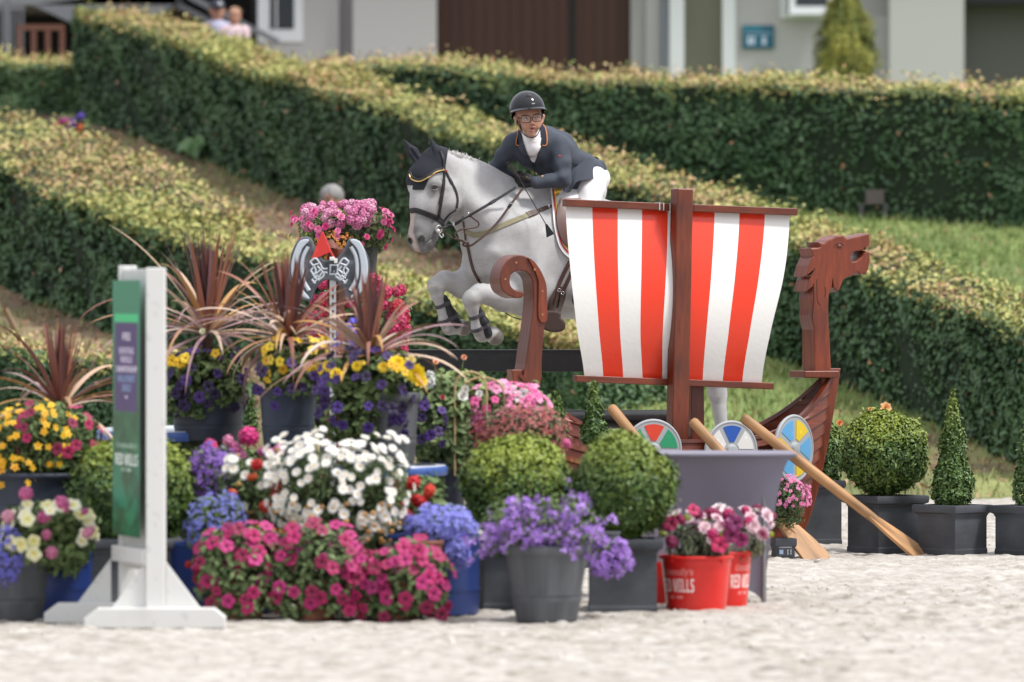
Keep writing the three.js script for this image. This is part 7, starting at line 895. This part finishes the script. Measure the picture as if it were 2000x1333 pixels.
  const rx = fr(34.6), ry = fr(36.5), rz = 0.135, put = (g) => g.applyMatrix4(tilt).translate(C.x, C.y, C.z), ell = (a, t, k = 1) => V(Math.sin(a) * Math.sin(t) * rx * k, Math.cos(t) * ry * k, Math.cos(a) * Math.sin(t) * rz * k);
  { const pos = [], idx = [], n = 56, m = 26; for (let j = 0; j <= m; j++) for (let i = 0; i <= n; i++) { const a = i / n * 6.2832 - Math.PI, low = lerp(1.72, 2.12, sstep(0.9, 2.4, Math.abs(a))), t = Math.max(0.0001, j / m * low), groove = 1 - 0.018 * Math.exp(-(((Math.abs(a) - 0.36 - 0.25 * (t - 0.5)) / 0.06) ** 2)) * sstep(0.3, 0.6, t) * (1 - sstep(1.2, 1.35, t)); const p = ell(a, t, groove); if (j === m) p.multiplyScalar(0.985); pos.push(p.x, p.y, p.z); } for (let j = 0; j < m; j++) for (let i = 0; i < n; i++) { const a = j * (n + 1) + i, b = a + n + 1; idx.push(a, b, a + 1, a + 1, b, b + 1); }
    const g = new THREE.BufferGeometry(); g.setAttribute('position', new THREE.Float32BufferAttribute(pos, 3)); g.setIndex(idx); g.computeVertexNormals(); hm.side = THREE.DoubleSide; const he = wpart('helmet', put(g), hm, rider);
    const bp = [], bi = []; for (let i = 0; i <= 30; i++) { const a = -1.35 + 2.7 * i / 30, w = 0.046 * Math.pow(Math.cos(a / 1.36 * 1.5708), 0.6); const e = ell(a, 1.62), o = V(Math.sin(a), 0, Math.cos(a)); for (const [k, y] of [[0, 0.004], [0.5, 0.003], [1, -0.008], [1, -0.013], [0.4, -0.008], [0, -0.008]]) { const p = e.clone().addScaledVector(o, w * k - 0.004); p.y += y - 0.006 * k; bp.push(p.x, p.y, p.z); } if (i) for (let k = 0; k < 6; k++) { const q = (i - 1) * 6 + k, r = (i - 1) * 6 + (k + 1) % 6; bi.push(q, q + 6, r, r, q + 6, r + 6); } }
    const bg = new THREE.BufferGeometry(); bg.setAttribute('position', new THREE.Float32BufferAttribute(bp, 3)); bg.setIndex(bi); const b2 = bg.toNonIndexed(); b2.computeVertexNormals(); wpart('peak', put(b2), hm, he);
    const bumpM = std([0.02, 0.021, 0.024], 0.5); wpart('front_vent', put(new THREE.SphereGeometry(0.017, 16, 10).scale(1, 0.8, 0.35).translate(...ell(0.05, 0.95).toArray())), bumpM, he); const lg = put(box(0.024, 0.007, 0.002).rotateX(-0.05).translate(...ell(0.24, 1.42, 1.004).toArray())); wpart('badge', lg, std([0.5, 0.5, 0.5], 0.3, { metalness: 0.8 }), he); }
  const sm = std([0.012, 0.012, 0.013], 0.6), st = (l, w) => tube(l.map((q) => fd(...q)), w, 24, 6); wpart('chin_strap', merge([st([[1010, 236, 0.05], [1015, 247, 0.06], [1021, 260, 0.07], [1030, 267, 0.088], [1038, 269.5, 0.092], [1047, 266, 0.085], [1053, 257, 0.065], [1058, 240, 0.05]], 0.0038), st([[1012, 228, 0.07], [1015, 240, 0.075], [1019, 254, 0.07]], 0.003)]), sm, rider);
}
// --- clothes
const cloth = new THREE.MeshPhysicalMaterial({ color: new THREE.Color(0.040, 0.050, 0.070), roughness: 0.8, sheen: 0.4, sheenRoughness: 0.6, sheenColor: new THREE.Color(0.30, 0.33, 0.40), side: THREE.DoubleSide, bumpMap: tex(128, 128, (u, v) => vnoise(u * 64, v * 64, 64), false, [6, 6]), bumpScale: 0.0006 });
const jCaps = [rc([1040, 293, 0.10], [1088, 312, 0.10], 37, 40, 0.06), rc([1088, 312, 0.10], [1138, 327, 0.05], 40, 27, 0.07), rc([1066, 267, 0.04], [1096, 281, 0.06], 22, 24, 0.07), rc([1024, 272, 0.08], [1004, 281, 0.06], 20, 19, 0.06), rc([1058, 272, 0.12], [1088, 287, 0.20], 22, 24, 0.06), rc([1138, 327, 0.05], [1166, 331, 0.0], 26, 20, 0.05), rc([1120, 330, 0.12], [1165, 336, 0.13], 22, 16, 0.06), rc([1104, 345, 0.12], [1122, 360, 0.14], 20, 14, 0.06),
  rc([1090, 288, 0.22], [1097, 322, 0.29], 22, 18.5, 0.016), rc([1097, 322, 0.29], [1099, 350, 0.33], 18.5, 16.5, 0.02), rc([1099, 350, 0.33], [1046, 357, 0.29], 17, 12, 0.016), rc([1003, 282, 0.05], [984, 305, 0.0], 19, 16, 0.04), rc([984, 305, 0.0], [970, 328, -0.06], 16, 14, 0.03), rc([970, 328, -0.06], [1002, 351, -0.03], 14, 11, 0.03)];
const j0 = field(jCaps); const jackF = (x, y, z) => { const d = j0(x, y, z); if (d > 0.05) return d; const a = Math.sin(x * 62 + y * 38 + z * 22) * 0.5 + Math.sin(x * 31 - y * 70) * 0.5, [px, py] = [1000 + x * FPX / -z, HZ - (y - CAMY) * FPX / -z]; const w = Math.exp(-(((px - 1098) / 16) ** 2 + ((py - 345) / 22) ** 2)) + 0.7 * Math.exp(-(((px - 1060) / 18) ** 2 + ((py - 326) / 9) ** 2)) + 0.5 * Math.exp(-(((px - 1135) / 20) ** 2 + ((py - 325) / 18) ** 2)) + 0.4 * Math.exp(-(((px - 984) / 14) ** 2 + ((py - 310) / 14) ** 2)); return d + 0.0065 * a * Math.min(1, w) + 0.0018 * a; };
{
  const jg = nets(jackF, capsBox(jCaps, 0.03), 0.0062); { const P = jg.attributes.position; for (let i = 0; i < P.count; i++) jg.attributes.uv.setXY(i, P.getX(i) * 2, P.getY(i) * 2); }
  const jk = wpart('jacket', jg, cloth, rider);
  // skirts of the coat
  const sheet = (A, B, dA, dB, n = 14, m = 8, wob = 0.006) => { const a = new THREE.CatmullRomCurve3(A.map(([x, y], i) => Hh(x, y, dA[i]))), b = new THREE.CatmullRomCurve3(B.map(([x, y], i) => Hh(x, y, dB[i]))); const P = [], I = [], U = []; for (let i = 0; i <= n; i++) for (let j = 0; j <= m; j++) { const p = a.getPoint(i / n).lerp(b.getPoint(i / n), j / m); p.z += wob * Math.sin(i * 1.1 + j * 0.3) * (j / m); P.push(...p.toArray()); U.push(i / n, j / m); } for (let i = 0; i < n; i++) for (let j = 0; j < m; j++) { const q = i * (m + 1) + j; I.push(q, q + 1, q + m + 1, q + 1, q + m + 2, q + m + 1); } const g = new THREE.BufferGeometry(); g.setAttribute('position', new THREE.Float32BufferAttribute(P, 3)); g.setAttribute('uv', new THREE.Float32BufferAttribute(U, 2)); g.setIndex(I); g.computeVertexNormals(); return g; };
  wpart('coat_skirt', sheet([[1096, 340], [1112, 334], [1130, 322], [1148, 308], [1168, 318]], [[1100, 374], [1112, 376], [1126, 356], [1154, 350], [1181, 346]], [0.27, 0.27, 0.25, 0.20, 0.12], [0.28, 0.27, 0.29, 0.26, 0.17]), cloth, jk);
  wpart('coat_tail', sheet([[1130, 303], [1142, 304], [1152, 310]], [[1160, 306], [1170, 310], [1174, 328]], [0.02, -0.02, -0.06], [0.0, -0.06, -0.10], 8, 6), cloth, jk);
  // shirt front, tie, collar, lapels
  const c2 = (list) => list.map(([x, y]) => [950 + x / 5.128, 160 + y / 5.128]);
  const lapM = cloth.clone(); lapM.color.setRGB(0.029, 0.037, 0.053); const white = std([0.74, 0.73, 0.74], 0.75), navy = std([0.012, 0.015, 0.030], 0.9), orange = std([0.62, 0.22, 0.07], 0.7);
  const fBoth = (x, y, z) => { const a = jackF(x, y, z), b = bodyField(x, y, z) - 0.004, t = Math.max(0.03 - Math.abs(a - b), 0) / 0.03; return Math.min(a, b) - t * t * 0.0075; };
  const sh = wpart('shirt', decal(fBoth, between(c2([[335, 500], [355, 610], [390, 700], [462, 800]]), c2([[555, 480], [545, 590], [525, 700], [482, 800]])), 20, 14, 0.007), white, rider);
  wpart('tie', decal(fBoth, between(c2([[418, 620], [440, 690], [458, 740], [474, 785]]), c2([[462, 612], [484, 690], [482, 740], [478, 785]])), 10, 4, 0.008), std([0.70, 0.69, 0.74], 0.6), sh); wpart('shirt_collar', decal(fBoth, between(c2([[362, 498], [372, 545], [398, 605], [430, 600]]), c2([[380, 500], [400, 540], [430, 580], [440, 602]])), 8, 4, 0.010), white, sh); wpart('shirt_collar', decal(fBoth, between(c2([[540, 485], [530, 540], [500, 600], [450, 604]]), c2([[515, 500], [500, 540], [470, 580], [444, 604]])), 8, 4, 0.010), white, sh);
  const lap = wpart('lapel', decal(fBoth, between(c2([[372, 570], [400, 660], [440, 770], [474, 868]]), c2([[345, 640], [318, 676], [392, 790], [474, 868]])), 14, 6, 0.013), lapM, jk); wpart('lapel', decal(fBoth, between(c2([[545, 600], [520, 690], [490, 790], [474, 868]]), c2([[560, 650], [612, 668], [540, 790], [478, 868]])), 14, 6, 0.013), lapM, jk);
  for (const [A, B, pipe] of [[[[322, 480], [312, 540], [296, 632]], [[352, 488], [372, 570], [346, 642]], [[326, 482], [312, 550], [299, 630], [345, 638]]], [[[556, 440], [588, 495], [604, 640]], [[538, 450], [530, 540], [550, 645]], [[560, 440], [591, 496], [600, 634], [552, 641]]]]) { const co = wpart('collar', decal(fBoth, between(c2(A), c2(B)), 12, 6, 0.013), navy, jk); strap(c2(pipe), fBoth, 0.0062, 0.003, orange, co, 'piping', 0.0145, 6); }
  for (const [x, y] of [[505, 915], [560, 950], [492, 1098], [518, 1100], [542, 1102], [566, 1104]]) { const [a, b] = c2([[x, y]])[0], s = onSurf([[a, b]], jackF, 0.002)[0]; if (s) wpart('button', new THREE.SphereGeometry(0.0075, 12, 8).scale(1, 1, 0.45).translate(...s[0].toArray()), brass, jk); }
  { const [a, b] = c2([[733, 745]])[0], s = onSurf([[a, b]], jackF, 0.002)[0]; wpart('sleeve_badge', new THREE.SphereGeometry(0.0085, 14, 8).scale(1, 1, 0.3).translate(...s[0].toArray()), std([0.45, 0.06, 0.07], 0.5), jk); }
  strap(c2([[478, 868], [482, 900], [486, 930]]), jackF, 0.004, 0.002, navy, jk, 'front_edge', 0.001); strap(c2([[850, 810], [900, 830], [975, 835]]), jackF, 0.005, 0.002, navy, jk, 'pocket_flap', 0.001);
  // breeches and boots
  const bCaps = [rc([1158, 348, 0.0], [1166, 350, 0.0], 34, 26, 0.06), rc([1156, 352, 0.13], [1140, 440, 0.32], 31, 20, 0.05), rc([1160, 350, -0.13], [1150, 440, -0.34], 30, 20, 0.05)], bf = field(bCaps);
  wpart('breeches', nets((x, y, z) => bf(x, y, z) + 0.002 * Math.sin(x * 50 + y * 40), capsBox(bCaps, 0.03), 0.008), std([0.72, 0.71, 0.72], 0.7), rider);
  for (const s of [1, -1]) { const bo = [rc([1139, 438, 0.32 * s], [1157, 552, 0.31 * s], 18, 13, 0.03), rc([1157, 556, 0.31 * s], [1128, 588, 0.33 * s], 13, 11, 0.03)]; wpart('riding_boot', nets(field(bo), capsBox(bo, 0.02), 0.008), leather, rider); }
  // gloved hands closed on the reins
  const hand = (wrist, d, t, p) => { const q = (a, b, c) => wrist.clone().addScaledVector(d, a).addScaledVector(t, b).addScaledVector(p, c), L = [cap(q(-0.03, 0, 0), q(0.01, 0, 0), 0.030, 0.027, 0.015), cap(q(0.02, 0.014, 0), q(0.075, 0.022, 0.0), 0.019, 0.017, 0.02), cap(q(0.02, -0.012, 0), q(0.070, -0.024, 0.0), 0.018, 0.016, 0.02)];
    for (const [y, l, r] of [[0.031, 0.95, 0.0102], [0.010, 1.05, 0.0108], [-0.011, 1, 0.0104], [-0.031, 0.8, 0.0092]]) { const a = q(0.076, y, -0.002), b = q(0.076 + 0.030 * l, y * 0.96, 0.022), c = q(0.076 + 0.012 * l, y * 0.92, 0.046), e = q(0.060, y * 0.9, 0.040); L.push(cap(a, b, r * 1.1, r, 0.004), cap(b, c, r, r * 0.95, 0.004), cap(c, e, r * 0.95, r * 0.85, 0.004)); }
    const a = q(0.025, 0.03, 0.014), b = q(0.060, 0.047, 0.024), c = q(0.092, 0.047, 0.030); L.push(cap(a, b, 0.014, 0.0125, 0.01), cap(b, c, 0.0125, 0.0105, 0.004)); return nets(field(L), capsBox(L, 0.012), 0.0032); };
  const gm = std([0.012, 0.012, 0.013], 0.75), gl = wpart('glove', hand(Hh(1046, 357, 0.285), V(-0.98, 0.03, 0.2).normalize(), V(0.1, 0.95, 0.28).normalize(), V(-0.2, 0.25, -0.95).normalize()), gm, rider); wpart('glove_tab', box(0.026, 0.03, 0.008, 0, 0, 0, 0.003).translate(...Hh(1027, 346, 0.325).toArray()), gm, gl); wpart('glove_stud', new THREE.SphereGeometry(0.004, 8, 6).translate(...Hh(1029, 346, 0.33).toArray()), brass, gl);
  wpart('glove', hand(Hh(1004, 349, -0.02), V(0.2, -0.1, 0.97).normalize(), V(0, 1, 0), V(0.95, 0, -0.2).normalize()), gm, rider);
}
{ // crop
  const t = thing('riding_crop', 'thin black riding crop held in the rider gloved hand', 'riding crop', Hh(1020, 358, 0.26)); const dm = 0.30;
  wpart('shaft', tube([Hh(1012, 343, 0.27), Hh(1024, 366, dm + 0.03), Hh(1045, 402, 0.38), Hh(1066, 438, 0.45)], 0.0032, 40, 7), black, t); wpart('handle', tube([Hh(995, 321, 0.24), Hh(1004, 333, 0.255), Hh(1013, 346, 0.27)], 0.007, 16, 8), brownL, t); wpart('knob', lathe([[0.001, 0], [0.011, 0], [0.013, 0.008], [0.008, 0.016], [0.001, 0.017]], 16).rotateZ(0.6).translate(...Hh(993.5, 321, 0.24).toArray()), black, t);
  const fl = poly([[1065, 437], [1069, 439], [1082, 457], [1068, 464]].map(([x, y]) => { const p = Hh(x, y, 0.455); return [p.x, p.y]; }).reverse(), 0.006, 0.002).translate(0, 0, Hh(1068, 450, 0.455).z); wpart('flap', fl, black, t);
}
{ // spectators far off: heads and shoulders above the hedges
  function bystander(label, px, py, d, o) {
    const k = d / FPX, c = W(px, py, d), r = o.r * k, t = thing('person', label, 'person', V(c.x, bankY(d), -d));
    const C = (a, b, ra, rb, kk = 0.03) => cap(c.clone().add(V(...a)), c.clone().add(V(...b)), ra, rb, kk), h = 0.11 * o.s, y0 = bankY(d) - c.y;
    const caps = [C([0, 0.02, 0], [0, -0.06, 0.01], h * 0.9, h * 0.72), C([0, -0.1, -0.01], [0, -0.18, -0.02], 0.05 * o.s, 0.06 * o.s), C([-0.13 * o.s, -0.26 * o.s, 0], [0.13 * o.s, -0.26 * o.s, 0], 0.075 * o.s, 0.075 * o.s, 0.05), C([0, -0.28, 0], [0, -0.62 * o.s, 0], 0.15 * o.s, 0.14 * o.s, 0.05), C([-0.08, -0.62 * o.s, 0], [-0.10, Math.max(y0, -1.5) * 0.97, 0.02], 0.08 * o.s, 0.05, 0.04), C([0.08, -0.62 * o.s, 0], [0.10, Math.max(y0, -1.5) * 0.97, 0.02], 0.08 * o.s, 0.05, 0.04), C([-0.19 * o.s, -0.28 * o.s, 0], [-0.2 * o.s, -0.55 * o.s, 0.06], 0.05, 0.04), C([0.19 * o.s, -0.28 * o.s, 0], [0.2 * o.s, -0.55 * o.s, 0.06], 0.05, 0.04), C([0, -0.02, h * 0.85], [0, -0.035, h * 0.92], 0.014, 0.016, 0.01), C([-h * 0.92, -0.01, 0], [-h * 0.92, -0.03, 0], 0.016, 0.012, 0.01), C([h * 0.92, -0.01, 0], [h * 0.92, -0.03, 0], 0.016, 0.012, 0.01)];
    const f = field(caps); wpart('body', nets(f, capsBox(caps, 0.03), 0.016), std([0.44, 0.23, 0.16], 0.6), t); for (const s of [-1, 1]) wpart('eye', new THREE.SphereGeometry(0.011, 8, 6).translate(c.x + s * 0.035, c.y + 0.005, c.z + h * 0.86), std([0.03, 0.02, 0.02], 0.4), t); wpart('mouth', box(0.04, 0.008, 0.01).translate(c.x, c.y - 0.07, c.z + h * 0.74), std([0.3, 0.1, 0.09], 0.6), t);
    const tc = caps.slice(2, 4).map((q) => cap(q.a, q.b, q.ra + 0.02, q.rb + 0.02, 0.05)); tc.push(...caps.slice(6, 8).map((q) => cap(q.a, q.b, q.ra + 0.015, q.rb + 0.015, 0.04))); wpart('top', nets(field(tc), capsBox(tc, 0.02), 0.016), std(o.top, 0.85), t); const lc = caps.slice(4, 6).map((q) => cap(q.a, q.b, q.ra + 0.012, q.rb + 0.015, 0.03)); wpart('trousers', nets(field(lc), capsBox(lc, 0.02), 0.016), std([0.03, 0.035, 0.06], 0.85), t);
    if (o.hair) { const hcps = [C([0, 0.035, -0.012], [0, 0.02, -0.03], h * 0.98, h * 0.95), C([0, -0.02, -0.05], [0, -0.08, -0.05], h * 0.7, h * 0.5)], hf = field(hcps); wpart('hair', nets((x, y, z) => Math.max(hf(x, y, z) + 0.012 * (fbm(x * 40, y * 14 + z * 30, 2) - 0.5), z - (c.z + h * (o.front ?? 0.55)) + (c.y - y) * 0.6), capsBox(hcps, 0.03), 0.009), std(o.hair, 0.7), t); rnd = rngOf(Math.round(px)); const P = []; for (let i = 0; i < 420; i++) { const v = sph(V(0, 0, 0)); if (v.y < 0.0) continue; const a = V(v.x, v.y, v.z * 0.9).multiplyScalar(h * 0.97).add(c).add(V(0, 0.035, -0.015)), b = a.clone().add(V(v.x * 0.03 + 0.03 * rr(0, 1), rr(-0.01, 0.03), rr(-0.02, 0.02))); P.push(a.x - 0.002, a.y, a.z, a.x + 0.002, a.y, a.z, b.x, b.y, b.z); } const g = new THREE.BufferGeometry(); g.setAttribute('position', new THREE.Float32BufferAttribute(P, 3)); g.computeVertexNormals(); wpart('loose_hair', g, std(o.hair, 0.7), t, { kind: 'stuff' }); }
    if (o.cap) { const q = new THREE.SphereGeometry(h * 1.06, 20, 10, 0, 6.2832, 0, 1.5).translate(c.x, c.y + 0.03, c.z - 0.005); const cp = wpart('cap', q, std([0.012, 0.014, 0.03], 0.7), t); wpart('cap_peak', new THREE.CylinderGeometry(h * 0.9, h * 0.9, 0.012, 20, 1, false, -1.2, 2.4).scale(1, 1, 1.1).rotateX(0.15).translate(c.x, c.y + 0.035, c.z + h * 0.65), std([0.012, 0.014, 0.03], 0.7), cp); wpart('cap_badge', new THREE.SphereGeometry(0.03, 10, 8).scale(1, 0.8, 0.3).translate(c.x + 0.04, c.y + 0.075, c.z + h * 0.9), std([0.6, 0.62, 0.66], 0.6), cp); }
  }
  bystander('spectator in a dark cap behind the long hedge at the upper left', 424, 20, 69, { r: 12, s: 0.95, cap: 1, top: [0.36, 0.36, 0.48] });
  bystander('small child beside the spectator in the dark cap, pink top', 458, 31, 68.4, { r: 10, s: 0.72, hair: [0.42, 0.27, 0.17], front: -0.2, top: [0.6, 0.46, 0.5] });
  bystander('grey haired person in a bright yellow vest behind the pink pot', 648, 390, 53.2, { r: 26, s: 1.12, hair: [0.24, 0.23, 0.225], front: 0.75, top: [0.62, 0.72, 0.05] });
}
const renderer = new THREE.WebGLRenderer({ antialias: true });
renderer.toneMapping = THREE.LinearToneMapping; renderer.toneMappingExposure = EXPOSURE;
renderer.shadowMap.enabled = true;
renderer.setSize(1024, 682);
renderer.render(scene, camera);
